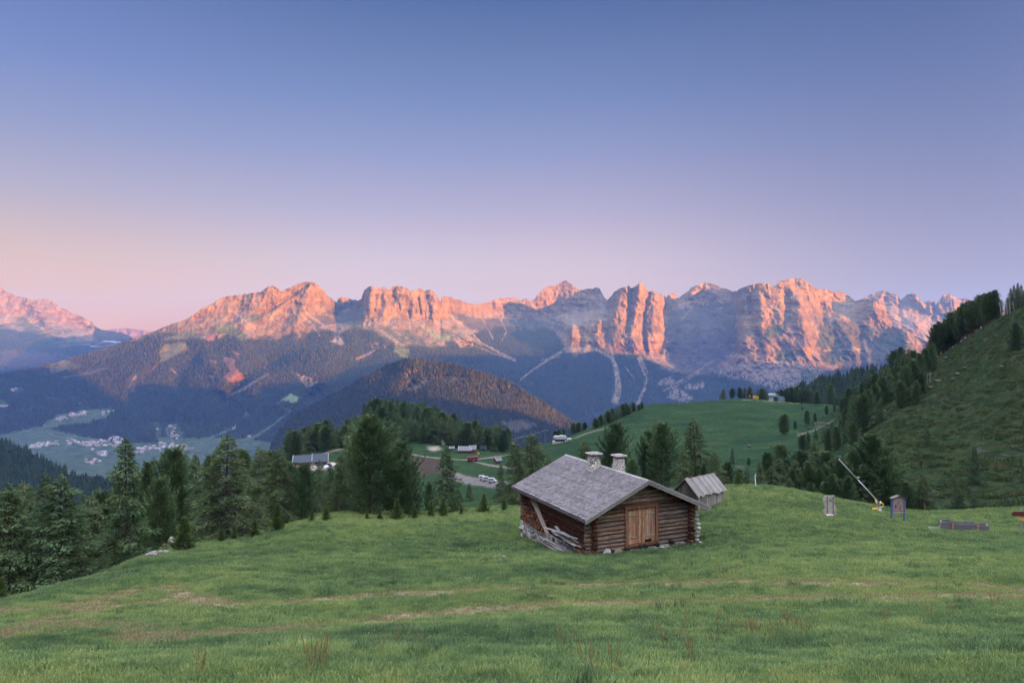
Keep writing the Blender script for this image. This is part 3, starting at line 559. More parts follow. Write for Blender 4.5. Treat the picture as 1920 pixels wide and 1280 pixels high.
# ------------------------------------------------------------------ the ground from behind the camera to the far meadows
def pchip(x, Y, xq):
    x = np.asarray(x, float); Y = np.asarray(Y, float); h = np.diff(x); sh = (-1,) + (1,) * (Y.ndim - 1)
    d = np.diff(Y, axis=0) / h.reshape(sh)
    m = np.zeros_like(Y); a = d[:-1]; b = d[1:]
    w1 = (2 * h[1:] + h[:-1]).reshape(sh); w2 = (h[1:] + 2 * h[:-1]).reshape(sh)
    with np.errstate(divide='ignore', invalid='ignore'):
        hm = (w1 + w2) / (w1 / a + w2 / b)
    m[1:-1] = np.where(a * b > 0, hm, 0.0); m[0] = d[0]; m[-1] = d[-1]
    i = np.clip(np.searchsorted(x, xq) - 1, 0, len(x) - 2); t = ((xq - x[i]) / h[i]).reshape((-1,) + (1,) * (Y.ndim - 1)); H = h[i].reshape(t.shape)
    return (2 * t ** 3 - 3 * t ** 2 + 1) * Y[i] + (t ** 3 - 2 * t ** 2 + t) * H * m[i] + (-2 * t ** 3 + 3 * t ** 2) * Y[i + 1] + (t ** 3 - t ** 2) * H * m[i + 1]
def P(D, py): return (D, (640.0 - py) / F * D)
near_rows = [(-90, 30), (-30, 8.5), (-8, 1.0), (0, -1.7)]
gcol = {
 -500: [P(7.4, 1290), P(12, 1240), P(16, 1215), P(19, 1200), (26, -14), (45, -26), (80, -44), (150, -80), (300, -150), (420, -205), (500, -240), (600, -290), (720, -345)],
 0: [P(7.4, 1283), P(13, 1195), P(18, 1155), P(25, 1130), (33, -14.2), (46, -21), (80, -36), (150, -65), (300, -130), (420, -185), (500, -220), (600, -270), (720, -330)],
 200: [P(7.4, 1280), P(14, 1190), P(22, 1120), P(31, 1077), (40, -14.8), (54, -20), (90, -33), (150, -55), (300, -110), (420, -165), (500, -205), (600, -250), (720, -310)],
 300: [P(7.4, 1280), P(14, 1188), P(24, 1104), P(36, 1038), (46, -14.2), (60, -18.5), (95, -30), (150, -48), (300, -95), (420, -150), (500, -190), (600, -240), (720, -300)],
 420: [P(7.4, 1280), P(14, 1186), P(26, 1085), P(40, 1019), (50, -14.2), (65, -18), (100, -28), (150, -42), (300, -85), (420, -140), (500, -180), (600, -230), (720, -290)],
 500: [P(7.4, 1280), P(14, 1186), P(27, 1080), P(43, 1006), (53, -14.5), (69, -18), (105, -27.5), (160, -40), (270, P(270, 880)[1]), (340, -62), (430, -110), (560, -190), (720, -270)],
 600: [P(7.4, 1280), P(14, 1186), P(28, 1075), P(47, 976), (56, -14.2), (74, -18.5), (110, -28), (180, -42), P(260, 872), P(310, 846), P(370, 820), (470, -90), (720, -240)],
 700: [P(7.4, 1280), P(14, 1186), P(29, 1070), P(50, 974), (60, -15), (80, -19.5), (120, -30), (190, -44), P(260, 895), P(330, 848), P(400, 786), (500, -75), (720, -230)],
 780: [P(7.4, 1280), P(14, 1186), P(30, 1066), P(53, 973), (63, -15.8), (85, -20.5), (125, -32), (190, -46), P(240, 900), P(290, 862), P(400, 788), (500, -80), (720, -230)],
 860: [P(7.4, 1280), P(14, 1186), P(31, 1062), P(56, 967), (67, -16.3), (90, -21), (130, -32), (190, -45), P(240, 893), P(290, 862), P(385, 822), (480, -85), (720, -230)],
 940: [P(7.4, 1280), P(14, 1186), P(31, 1062), P(58, 960), (70, -16.8), (95, -21.5), (135, -31), (190, -43), P(240, 882), P(290, 861), P(360, 845), (450, -85), (720, -230)],
 1010: [P(7.4, 1280), P(14, 1186), P(38, 1031), P(60, 957), (73, -17), (97, -21.5), (140, -31), (200, -41), P(250, 860), P(290, 846), P(345, 832), (440, -80), (720, -230)],
 1050: [P(7.4, 1280), P(14, 1186), P(37, 1036), P(60, 950), (75, -17), (98, -21.5), (140, -30), (200, -40), P(250, 855), P(290, 840), P(335, 826), (430, -75), (720, -225)],
 1110: [P(7.4, 1280), P(14, 1186), P(36, 1043), P(60, 942), (77, -17), (100, -21.5), (140, -29), (200, -38), P(255, 850), P(300, 825), P(360, 801), (440, -66), (720, -215)],
 1200: [P(7.4, 1280), P(14, 1186), P(37, 1031), P(61, 932), (80, -17), (105, -22), (145, -29), (200, -36.5), P(260, 840), P(330, 800), P(420, 763), (510, -66), (720, -205)],
 1300: [P(7.4, 1280), P(14, 1186), P(38.5, 1019), P(62, 922), (80, -17), (108, -22), (150, -29), (200, -36.5), P(275, 826), P(350, 785), P(455, 755), (550, -72), (760, -200)],
 1380: [P(7.4, 1280), P(14, 1184), P(38, 1010), P(62, 914), (80, -16.8), (110, -22), (150, -30), (200, P(200, 868)[1]), P(275, 824), P(360, 775), P(470, 747), (570, -72), (760, -195)],
 1480: [P(7.4, 1280), P(14, 1184), P(38, 1010), P(61, 923), (80, -17), (108, -22.5), (145, -29), P(200, 862), P(265, 826), P(350, 785), P(460, 754), (570, -74), (760, -195)],
 1560: [P(7.4, 1280), P(14, 1182), P(38, 1010), P(60, 939), (78, -17.8), (105, -22.5), P(145, 868), P(195, 822), P(255, 792), P(330, 771), P(430, 760), (540, -76), (760, -195)],
 1630: [P(7.4, 1280), P(14, 1180), P(38, 1012), P(59, 950), (76, -18), P(98, 865), P(125, 822), P(160, 785), P(215, 745), P(280, 735), (350, -40), (520, -84), (760, -195)],
 1720: [P(7.4, 1280), P(14, 1178), P(38, 1014), P(60, 969), (74, -17.2), P(95, 862), P(120, 802), P(150, 752), P(190, 708), P(240, 690), (300, -22), (500, -84), (760, -195)],
 1790: [P(7.4, 1280), P(14, 1176), P(38, 1016), P(60, 970), (75, -17.2), P(95, 865), P(115, 805), P(140, 742), P(172, 685), P(215, 650), (275, -12), (480, -80), (760, -195)],
 1850: [P(7.4, 1280), P(14, 1174), P(38, 1018), P(60, 970), (75, -17), P(94, 856), P(112, 795), P(132, 732), P(160, 656), P(198, 608), (255, -8), (460, -78), (760, -195)],
 1930: [P(7.4, 1280), P(14, 1172), P(37, 1022), P(58, 972), (73, -16.2), P(90, 858), P(106, 792), P(124, 715), P(146, 632), P(178, 570), (235, -2), (440, -75), (760, -195)],
 2300: [P(7.4, 1270), P(14, 1160), P(35, 1020), P(54, 970), (68, -14), (84, -11), (100, -5), (118, 3), (140, 12), (172, 22), (230, 12), (420, -70), (760, -195)],
 2900: [P(7.4, 1260), P(14, 1150), P(35, 1000), P(50, 950), (64, -8), (80, -3), (96, 4), (114, 12), (136, 22), (168, 32), (230, 20), (420, -70), (760, -195)]}
gx = np.array(sorted(gcol), float)
TAB = np.array([near_rows + gcol[int(x)] for x in gx], float)            # (ncol, nrow, 2)
nR = TAB.shape[1]
seg = [4, 6, 6, 8, 60, 120, 70, 30, 40, 50, 40, 36, 44, 44, 24, 18]
sq = np.concatenate([[k + i / seg[k] for i in range(seg[k])] for k in range(nR - 1)] + [[nR - 1.0]])
GPX = np.arange(-480, 2881, 3.5)
rowsD = pchip(np.arange(nR), TAB.transpose(1, 0, 2), sq)                 # (ns, ncol, 2)
G = pchip(gx, rowsD.transpose(1, 0, 2), GPX).transpose(1, 0, 2)          # (ns, npx, 2)
GD = G[..., 0]; GZ = G[..., 1]
GD = blur(GD, 0, 6); GZ = blur(GZ, 2, 6)
def spread(D): return np.where(D >= 6, D, 6 + (6 - D) * .35)
def relief_noise(x, y):
    D = np.maximum(y, 1.0)
    far = sstep(60, 110, y); hill = sstep(30, 60, x) * far
    n = .07 * fbm(x / 1.3, y / 1.3, 3, 201) + .20 * fbm(x / 6, y / 5, 3, 202) + far * .8 * fbm(x / 22, y / 22, 4, 203)
    n = n + hill * (.55 * ridged(x / 5.5 + y / 14, y / 4.0, 3, 204) - .2 + 1.2 * fbm(x / 26, y / 16, 3, 205))
    near_hut = np.exp(-(((x - 7.0) / 6.5) ** 2 + ((y - 41) / 6.5) ** 2) ** 2)
    return n * (1 - .75 * near_hut)
GX = (GPX[None, :] - 960) / F * spread(GD)
GZ = GZ + relief_noise(GX, GD) * sstep(0, 6, GD + 2)
# lookup of the ground height
Dl = np.concatenate([np.linspace(-8, 4, 13), np.exp(np.linspace(math.log(5), math.log(720), 900))])
ZL = np.empty((len(Dl), len(GPX)))
for j in range(len(GPX)): ZL[:, j] = np.interp(Dl, GD[:, j], GZ[:, j])
def gz(x, y):
    x = np.asarray(x, float); y = np.asarray(y, float)
    px = 960 + F * x / spread(y); j = np.clip((px - GPX[0]) / 3.5, 0, len(GPX) - 1.001); i = np.interp(y, Dl, np.arange(len(Dl))); i = np.clip(i, 0, len(Dl) - 1.001)
    a = i.astype(int); b = j.astype(int); fa = i - a; fb = j - b
    return (ZL[a, b] * (1 - fa) + ZL[a + 1, b] * fa) * (1 - fb) + (ZL[a, b + 1] * (1 - fa) + ZL[a + 1, b + 1] * fa) * fb
def gat(px, D):
    """ground point on the bearing px at distance D"""
    x = (px - 960) / F * D; return Vector((x, D, float(gz(x, D))))
def gp(px, py, d0=6.0, d1=700.0):
    """ground point seen at px, py between two distances"""
    Ds = np.exp(np.linspace(math.log(d0), math.log(d1), 1500)); x = (px - 960) / F * Ds
    q = 640 - gz(x, Ds) * F / Ds
    k = np.where((q[:-1] >= py) & (q[1:] < py))[0]
    if len(k): D = Ds[k[0]]
    else: D = Ds[np.argmin(np.abs(q - py))]
    return gat(px, float(D))

# colours of the ground
def wpath(pts, d0=6.0, d1=700.0, dense=True):
    out = []
    for i in range(len(pts) - 1):
        n = 6 if dense else 1
        for k in range(n): t = k / n; out.append((pts[i][0] + (pts[i + 1][0] - pts[i][0]) * t, pts[i][1] + (pts[i + 1][1] - pts[i][1]) * t))
    out.append(pts[-1]); r = [gp(a, b, d0, d1) for a, b in out]
    return [(v.x, v.y) for v in r]
def world_dist(x, y, path):
    best = np.full(x.shape, 1e9); Pn = np.array(path)
    m = (x > Pn[:, 0].min() - 6) & (x < Pn[:, 0].max() + 6) & (y > Pn[:, 1].min() - 8) & (y < Pn[:, 1].max() + 8)
    xs = x[m]; ys = y[m]; b = np.full(xs.shape, 1e9)
    for i in range(len(path) - 1):
        x0, y0 = path[i]; x1, y1 = path[i + 1]; dx, dy = x1 - x0, y1 - y0
        u = np.clip(((xs - x0) * dx + (ys - y0) * dy) / (dx * dx + dy * dy + 1e-9), 0, 1)
        b = np.minimum(b, np.hypot(xs - x0 - u * dx, ys - y0 - u * dy))
    best[m] = b; return best
STRIPS = [wpath([(-100, 1150), (0, 1144), (130, 1137), (240, 1110), (320, 1101), (352, 1124), (420, 1133), (520, 1131), (640, 1123), (720, 1116), (850, 1109), (960, 1101), (1100, 1098), (1300, 1092), (1500, 1092), (1700, 1096), (1860, 1101), (2000, 1107)], 8, 60),
          wpath([(-100, 1215), (0, 1190), (60, 1174), (140, 1150), (190, 1132)], 8, 60),
          wpath([(120, 1184), (200, 1170), (250, 1186), (340, 1200), (440, 1189), (560, 1178), (700, 1165), (850, 1150), (960, 1140), (1100, 1134), (1200, 1132), (1350, 1127), (1500, 1122), (1700, 1120), (2000, 1117)], 8, 60),
          wpath([(330, 1172), (400, 1166), (440, 1164)], 8, 60), wpath([(880, 1122), (960, 1118), (1050, 1116)], 8, 60), wpath([(240, 1135), (300, 1130), (350, 1115)], 8, 60)]
def straw(x, y):
    s = np.zeros(x.shape)
    wob = .35 * fbm(x / 1.5, y / 1.5, 3, 211)
    for k, p in enumerate(STRIPS):
        d = world_dist(x, y, p) + wob
        w = (.70, .6, .80, .4, .4, .45)[k]
        s = np.maximum(s, sstep(w * 1.25, w * .35, d))
    patch = sstep(-.75, .05, fbm(x / 1.6 + 5, y / .9, 4, 212))
    return s * patch
def gcolor(x, y):
    """albedo of the turf at a place; also how much bare straw lies there"""
    a = fbm(x / 7, y / 5, 4, 221); b = fbm(x / 1.1, y / .8, 4, 222); c = fbm(x / 30, y / 22, 3, 223)
    dark = np.array([.066, .100, .046]); midc = np.array([.108, .160, .064]); lite = np.array([.180, .230, .085])
    C = lerp(lerp(np.broadcast_to(midc, x.shape + (3,)), dark, np.clip(.15 - 1.1 * a - .6 * b - .5 * c, 0, 1)), lite, np.clip(-.05 + 1.0 * a + .8 * b + .5 * c, 0, 1))
    st = straw(x, y)
    # yellower sward between and beside the tracks
    yel = np.zeros(x.shape)
    for p in STRIPS[:3]: yel = np.maximum(yel, sstep(2.6, .4, world_dist(x, y, p) + .8 * a))
    C = lerp(C, np.array([.19, .22, .085]), yel * .55)
    return C, st
C, st = gcolor(GX, GD)
STRAW = np.array([.235, .195, .135]); DIRT = np.array([.11, .085, .07])
C = lerp(C, STRAW, st * .85)
C = C * (1 - .38 * (1 - st))[..., None]
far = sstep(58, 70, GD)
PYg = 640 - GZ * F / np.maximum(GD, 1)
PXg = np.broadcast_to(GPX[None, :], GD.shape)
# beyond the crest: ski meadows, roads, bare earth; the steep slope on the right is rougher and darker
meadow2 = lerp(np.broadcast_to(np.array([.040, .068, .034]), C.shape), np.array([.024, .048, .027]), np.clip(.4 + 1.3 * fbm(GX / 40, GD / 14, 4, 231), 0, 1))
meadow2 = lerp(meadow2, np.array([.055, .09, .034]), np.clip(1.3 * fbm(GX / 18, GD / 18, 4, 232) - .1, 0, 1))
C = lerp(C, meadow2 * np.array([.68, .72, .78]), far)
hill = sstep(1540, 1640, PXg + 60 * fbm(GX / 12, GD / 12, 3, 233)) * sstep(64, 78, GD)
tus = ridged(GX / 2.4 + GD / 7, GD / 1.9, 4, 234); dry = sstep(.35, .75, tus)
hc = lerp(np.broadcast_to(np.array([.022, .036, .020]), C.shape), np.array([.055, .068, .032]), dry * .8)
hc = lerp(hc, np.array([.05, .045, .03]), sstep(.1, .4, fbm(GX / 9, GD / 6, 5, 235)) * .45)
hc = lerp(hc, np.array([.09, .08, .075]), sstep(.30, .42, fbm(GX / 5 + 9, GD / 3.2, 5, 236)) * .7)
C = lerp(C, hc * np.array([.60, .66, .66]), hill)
def paint(pts, w, colr, d0, d1, soft=.6):
    global C
    p = wpath(pts, d0, d1, False) if len(pts) > 30 else wpath(pts, d0, d1)
    d = world_dist(GX, GD, p) + .25 * w * fbm(GX / 3, GD / 3, 3, 241)
    C = lerp(C, np.array(colr), sstep(w, w * soft, d) * (GD > d0 * .9))
ROAD = (.15, .125, .115)
paint([(770, 852), (800, 856), (840, 860), (880, 862), (915, 858), (950, 853), (975, 849), (1010, 843)], 1.5, ROAD, 150, 500)
paint([(895, 866), (915, 871), (940, 875), (975, 877)], 1.3, ROAD, 150, 500)
paint([(830, 880), (850, 888), (880, 897), (925, 905)], 2.2, ROAD, 150, 400)
paint([(850, 893), (875, 900), (900, 904), (935, 908)], 4.0, (.12, .11, .115), 150, 400)
paint([(1075, 822), (1100, 812), (1120, 806), (1135, 803)], 1.2, ROAD, 200, 500)
paint([(1395, 750), (1430, 751), (1470, 754), (1500, 757)], 1.4, (.14, .15, .08), 300, 520)
paint([(580, 862), (600, 853), (620, 846), (640, 841)], 1.5, ROAD, 150, 500)
paint([(1500, 815), (1530, 805), (1560, 790)], 1.3, (.16, .14, .13), 120, 400)
ins = in_poly(PXg + 5 * fbm(GX / 10, GD / 10, 3, 245), PYg + 2 * fbm(GX / 6, GD / 6, 3, 246), [(762, 853), (800, 859), (826, 863), (832, 885), (800, 892), (775, 895), (762, 880)]) & (GD > 150) & (GD < 400)
C = lerp(C, np.array([.05, .038, .037]), blur(ins.astype(float), .7, .7))
ins = in_poly(PXg + 3 * fbm(GX / 10, GD / 10, 3, 247), PYg, [(552, 866), (575, 862), (620, 866), (625, 878), (590, 882), (556, 876)]) & (GD > 150) & (GD < 400)
C = lerp(C, np.array([.24, .20, .19]), blur(ins.astype(float), .7, .7))
ins = in_poly(PXg, PYg + 1.5 * fbm(GX / 6, GD / 6, 3, 248), [(803, 838), (822, 836), (828, 842), (815, 845), (804, 843)]) & (GD > 250) & (GD < 400)
C = lerp(C, np.array([.22, .19, .175]), blur(ins.astype(float), .7, .7))
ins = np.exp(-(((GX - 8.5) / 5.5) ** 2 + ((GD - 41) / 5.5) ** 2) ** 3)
C = lerp(C, np.array([.05, .06, .03]), ins * .7)  # contact shade round the hut, put into the ground colour

t = NT('turf'); p = t.pos(); a = t.attr('Col')
n1 = t.noise(p, 2.2, 6, .7); n2 = t.noise(p, 14.0, 4, .7); n3 = t.noise(t.mapping(p, (1, .6, 1)), .5, 5, .65)
c_ = t.mix(1.0, a.outputs['Color'], t.ramp(n1, [(.25, .62), (.75, 1.45)]), 'MULTIPLY')
c_ = t.mix(1.0, c_, t.ramp(n2, [(.25, .65), (.75, 1.4)]), 'MULTIPLY')
c_ = t.mix(1.0, c_, t.ramp(n3, [(.3, .8), (.7, 1.22)]), 'MULTIPLY')
GROUND_MAT = t.finish(c_, 1.0, 0.0, t.math('ADD', t.math('MULTIPLY', n1, 1.0), t.math('MULTIPLY', n2, .35)), .16, 1.0)
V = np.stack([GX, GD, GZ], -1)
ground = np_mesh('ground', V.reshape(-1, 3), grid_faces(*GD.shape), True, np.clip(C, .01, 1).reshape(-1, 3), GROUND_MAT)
tag(ground, kind='structure')

# ------------------------------------------------------------------ grass
hut_c = (8.2, 41.2)
def near_building(x, y):
    # footprints of the hut and the shed kept free of grass
    A = np.array([4.22, 36.0]); g = np.array([.909, .416]); s = np.array([-.416, .909])
    u = (x - A[0]) * g[0] + (y - A[1]) * g[1]; v = (x - A[0]) * s[0] + (y - A[1]) * s[1]
    return ((u > -.45) & (u < 6.6) & (v > -.3) & (v < 8.3))
def tuft(name, seed, nb, hgt, rad, wid, mat, lean=.5, seedhead=0):
    rng = np.random.default_rng(seed); Vs = []; Fs = []; Cs = []
    for k in range(nb):
        a = rng.uniform(0, 6.28); r = rad * math.sqrt(rng.random()); bx, by = r * math.cos(a), r * math.sin(a)
        h = hgt * rng.uniform(.45, 1.15); th = rng.uniform(0, 6.28); ln = lean * h * rng.uniform(.2, 1.2); dx, dy = math.cos(th) * ln, math.sin(th) * ln
        w = wid * rng.uniform(.7, 1.3); ph = th + rng.uniform(.6, 2.4); wx, wy = math.cos(ph) * w, math.sin(ph) * w
        i = len(Vs); sh = rng.uniform(.7, 1.3); wm = rng.uniform(-.12, .2)
        Vs += [(bx - wx, by - wy, -.03), (bx + wx, by + wy, -.03), (bx + dx * .4 + wx * .8, by + dy * .4 + wy * .8, h * .6), (bx + dx * .4 - wx * .8, by + dy * .4 - wy * .8, h * .6), (bx + dx, by + dy, h)]
        Fs.append([i, i + 1, i + 2, i + 3]); Fs.append([i + 3, i + 2, i + 4, i + 4])
        Cs += [(sh + wm, sh, sh - wm)] * 5
    Q = np.array([f for f in Fs if f[2] != f[3]]); Tt = np.array([f[:3] for f in Fs if f[2] == f[3]])
    me_o = np_mesh(name, np.array(Vs), [Q, Tt], False, np.array(Cs), mat)
    col.objects.unlink(me_o); return me_o
def grass_mat(name, straw_=False):
    t = NT(name); p = t.pos(); a = t.attr('Col')
    if straw_: base = t.mix(t.noise(p, 3.0, 3), (.22, .18, .11), (.33, .28, .18))
    else:
        tint = t.attr('tint', 'INSTANCER')
        base = t.ramp(tint.outputs['Fac'], [(0.0, (.074, .130, .070)), (.35, (.140, .224, .100)), (.62, (.205, .292, .116)), (1.0, (.300, .355, .145))])
    c = t.mix(1.0, base, a.outputs['Color'], 'MULTIPLY')
    return t.finish(c, .8, .12, trans=.38)
GRASS_M = grass_mat('grass_blade'); STRAW_M = grass_mat('dry_blade', True)
def instancer(name, pts, scale, rot, tint, protos, label, cat='grass'):
    me = bpy.data.meshes.new(name); me.vertices.add(len(pts)); me.vertices.foreach_set('co', np.asarray(pts, np.float32).ravel())
    for k, v in (('sc', scale), ('rz', rot), ('tint', tint)):
        a = me.attributes.new(k, 'FLOAT', 'POINT'); a.data.foreach_set('value', np.asarray(v, np.float32))
    o = bpy.data.objects.new(name, me); col.objects.link(o)
    pc = bpy.data.collections.new(name + '_kinds')
    for q in protos: pc.objects.link(q)
    ng = bpy.data.node_groups.new(name + '_scatter', 'GeometryNodeTree')
    ng.interface.new_socket('Geometry', in_out='INPUT', socket_type='NodeSocketGeometry'); ng.interface.new_socket('Geometry', in_out='OUTPUT', socket_type='NodeSocketGeometry')
    N = ng.nodes; gi = N.new('NodeGroupInput'); go = N.new('NodeGroupOutput'); ip = N.new('GeometryNodeInstanceOnPoints'); ci = N.new('GeometryNodeCollectionInfo')
    ci.inputs['Collection'].default_value = pc; ci.inputs['Separate Children'].default_value = True; ci.inputs['Reset Children'].default_value = True
    def na(k):
        n = N.new('GeometryNodeInputNamedAttribute'); n.data_type = 'FLOAT'; n.inputs['Name'].default_value = k; return n.outputs['Attribute']
    cx = N.new('ShaderNodeCombineXYZ'); ng.links.new(na('rz'), cx.inputs[2])
    ng.links.new(gi.outputs[0], ip.inputs['Points']); ng.links.new(ci.outputs[0], ip.inputs['Instance']); ip.inputs['Pick Instance'].default_value = True
    rv = N.new('FunctionNodeRandomValue'); rv.data_type = 'INT'; rv.inputs[4].default_value = 0; rv.inputs[5].default_value = len(protos) - 1
    ng.links.new(rv.outputs[2], ip.inputs['Instance Index']); ng.links.new(cx.outputs[0], ip.inputs['Rotation']); ng.links.new(na('sc'), ip.inputs['Scale'])
    ng.links.new(ip.outputs[0], go.inputs[0])
    md = o.modifiers.new('scatter', 'NODES'); md.node_group = ng
    return tag(o, label, cat, kind='stuff')
rng = np.random.default_rng(5)
def scatter(n, d0, d1, pw=1.0, x0=-1.12, x1=1.12):
    u = rng.random(n); D = (d0 ** pw + (d1 ** pw - d0 ** pw) * u) ** (1 / pw)
    x = rng.uniform(x0, x1, n) * D; return x, D
parts_ = [scatter(82000, 3.0, 16, 1.6), scatter(104000, 14, 36, 1.6), scatter(110000, 32, 66, 1.6)]
x = np.concatenate([q[0] for q in parts_]); y = np.concatenate([q[1] for q in parts_])
keep = ~near_building(x, y)
pxx = 960 + F * x / y
crestD = np.interp(pxx, gx, TAB[:, 7, 0])
keep &= (y < crestD + 7)
x = x[keep]; y = y[keep]; pxx = pxx[keep]
st = straw(x, y)
a_ = fbm(x / 7, y / 5, 4, 221); b_ = fbm(x / 1.1, y / .8, 4, 222); c2 = fbm(x / 30, y / 22, 3, 223)
yel = np.zeros(x.shape)
for p in STRIPS[:3]: yel = np.maximum(yel, sstep(2.6, .4, world_dist(x, y, p) + .8 * a_))
tint = np.clip(.41 - .22 * np.exp(-(((x - 7.4) / 6.0) ** 2 + ((y - 39.5) / 5.5) ** 2) ** 2) + .46 * a_ + .62 * b_ + .35 * fbm(x / .45, y / .4, 2, 227) + .35 * c2 + .22 * yel - .12 * sstep(18, 10, y + .25 * x) + .08 * sstep(30, 50, y) + rng.normal(0, .06, len(x)), 0, 1)  # grass near the hut tinted darker as painted contact shade
k = rng.random(len(x)) > st * .93
z = gz(x, y)
tall = 1 - .22 * sstep(17, 9, y) + .9 * np.clip(fbm(x / 2.6, y / 2.2, 3, 251), 0, 1) - .35 * yel
scl = (.62 + .012 * y) * tall * rng.uniform(.75, 1.3, len(x))
protos = [tuft('grass_tuft', s, 30, .13, .17, .0055, GRASS_M, .75) for s in (1, 2, 3)] + [tuft('grass_tuft', 4, 22, .09, .18, .009, GRASS_M, 1.1), tuft('grass_tuft', 7, 34, .17, .12, .006, GRASS_M, .55)]
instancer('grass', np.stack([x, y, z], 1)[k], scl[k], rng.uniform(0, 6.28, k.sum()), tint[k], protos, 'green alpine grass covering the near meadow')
k2 = ((st > .25) & (rng.random(len(x)) < .6)) | ((fbm(x / 3.1, y / 2.4, 4, 271) > .16) & (rng.random(len(x)) < .16))
protos2 = [tuft('dry_tuft', s, 16, .05, .17, .006, STRAW_M, 1.6) for s in (11, 12)]
instancer('dry_grass', np.stack([x, y, z], 1)[k2], (.7 + .012 * y[k2]), rng.uniform(0, 6.28, k2.sum()), tint[k2], protos2, 'flattened straw lying on the worn wheel tracks')

# taller rank clumps here and there, and low scrub on the rough slope
x2, y2 = scatter(9000, 6, 62, 1.5); kk = (fbm(x2 / 1.7, y2 / 1.4, 3, 281) > .22) & (~near_building(x2, y2)) & (y2 < np.interp(960 + F * x2 / y2, gx, TAB[:, 7, 0]) + 2) & (straw(x2, y2) < .2); x2 = x2[kk]; y2 = y2[kk]
protos3 = [tuft('rank_tuft', s, 46, .26, .20, .007, GRASS_M, .8) for s in (21, 22, 23)]
instancer('tall_grass', np.stack([x2, y2, gz(x2, y2)], 1), rng.uniform(.6, 1.15, len(x2)) * (.8 + .012 * y2), rng.uniform(0, 6.28, len(x2)), np.clip(rng.normal(.16, .12, len(x2)), 0, 1), protos3, 'darker rank grass clumps dotted over the meadow')
t = NT('scrub_leaf'); tn = t.attr('tint', 'INSTANCER')
SCRUB = t.finish(t.mix(1.0, t.ramp(tn.outputs['Fac'], [(0, (.032, .056, .030)), (.6, (.062, .092, .042)), (1, (.11, .115, .058))]), t.attr('Col').outputs['Color'], 'MULTIPLY'), .9, .1, trans=.2)
D3 = np.exp(rng.uniform(math.log(66), math.log(300), 26000)); p3 = rng.uniform(1480, 2100, 26000); x3 = (p3 - 960) / F * D3
z3 = gz(x3, D3); kk = (x3 > 30) & (fbm(x3 / 6, D3 / 5, 4, 291) > .02) & (rng.random(26000) < .55) & (p3 > 1690 - (D3 - 66) * .9); x3 = x3[kk]; D3 = D3[kk]; z3 = z3[kk]
protos4 = [tuft('scrub_tuft', s, 40, .42, .42, .028, SCRUB, .7) for s in (31, 32, 33)]
instancer('undergrowth', np.stack([x3, D3, z3], 1), rng.uniform(.5, 1.3, len(x3)), rng.uniform(0, 6.28, len(x3)), rng.random(len(x3)), protos4, 'low tussocks and dwarf scrub covering the steep right slope', 'undergrowth')
# ------------------------------------------------------------------ trees
def leaf_mat(name, ca, cb, trans=.22):
    t = NT(name); a = t.attr('Col'); r = t.rnd()
    base = t.mix(t.ramp(r, [(0, 0.0), (1, 1.0)]), ca, cb)
    c = t.mix(1.0, base, a.outputs['Color'], 'MULTIPLY')
    return t.finish(c, .75, .15, trans=trans)
LEAF = {'spruce': leaf_mat('spruce_needles', (.082, .136, .076), (.122, .186, .090)),
        'pine': leaf_mat('pine_needles', (.080, .132, .072), (.122, .186, .088)),
        'larch': leaf_mat('larch_needles', (.110, .158, .082), (.142, .196, .096), .35),
        'young': leaf_mat('young_needles', (.110, .165, .060), (.150, .205, .075), .3)}
t = NT('bark'); n = t.noise(t.mapping(t.obj(), (6, 6, 1.2)), 1.5, 5, .7)
BARK = t.finish(t.ramp(n, [(.3, (.05, .04, .035)), (.7, (.14, .115, .10))]), .9, .1, n, .03)
t = NT('bare_twigs'); n = t.noise(t.obj(), 2.0, 3)
TWIG = t.finish(t.ramp(n, [(.3, (.10, .085, .075)), (.7, (.24, .21, .19))]), .9, .1)

def tube_arrays(paths, sides=4):
    """paths: list of (points (k,3), radii (k,)) -> V, Q"""
    Vs = []; Qs = []; base = 0
    for pts, rad in paths:
        pts = np.asarray(pts, float); k = len(pts)
        d = np.gradient(pts, axis=0); d /= np.linalg.norm(d, axis=1)[:, None] + 1e-9
        up = np.array([0, 0, 1.0]) if abs(d[0][2]) < .8 else np.array([1.0, 0, 0])
        s = np.cross(d, up); s /= np.linalg.norm(s, axis=1)[:, None] + 1e-9; u = np.cross(s, d)
        for i in range(k):
            for j in range(sides):
                a = 2 * math.pi * j / sides; Vs.append(pts[i] + rad[i] * (math.cos(a) * s[i] + math.sin(a) * u[i]))
        for i in range(k - 1):
            for j in range(sides):
                j2 = (j + 1) % sides; Qs.append((base + i * sides + j, base + i * sides + j2, base + (i + 1) * sides + j2, base + (i + 1) * sides + j))
        base += k * sides
    return np.array(Vs), np.array(Qs)
def sprays(P, D_, L, Wd, roll, shade):
    """crossed leaf-shaped faces: position, direction, length, width, roll, tint"""
    D_ = D_ / (np.linalg.norm(D_, axis=1)[:, None] + 1e-9)
    up = np.zeros_like(D_); up[:, 2] = 1; s = np.cross(D_, up); s /= np.linalg.norm(s, axis=1)[:, None] + 1e-6; u = np.cross(s, D_)
    Vs = []; Cs = []; n = len(P)
    for k, off in enumerate((0.0, 1.45)):
        a = roll + off; w = s * np.cos(a)[:, None] + u * np.sin(a)[:, None]
        L_ = L[:, None]; W_ = Wd[:, None] * (1.0 if k == 0 else .75)
        Vs.append(np.stack([P, P + D_ * L_ * .45 + w * W_ * .5, P + D_ * L_, P + D_ * L_ * .35 - w * W_ * .5], 1))
        Cs.append(np.repeat(shade[:, None, :], 4, 1))
    V = np.concatenate(Vs).reshape(-1, 3); C = np.concatenate(Cs).reshape(-1, 3)
    return V, np.arange(len(V)).reshape(-1, 4), C
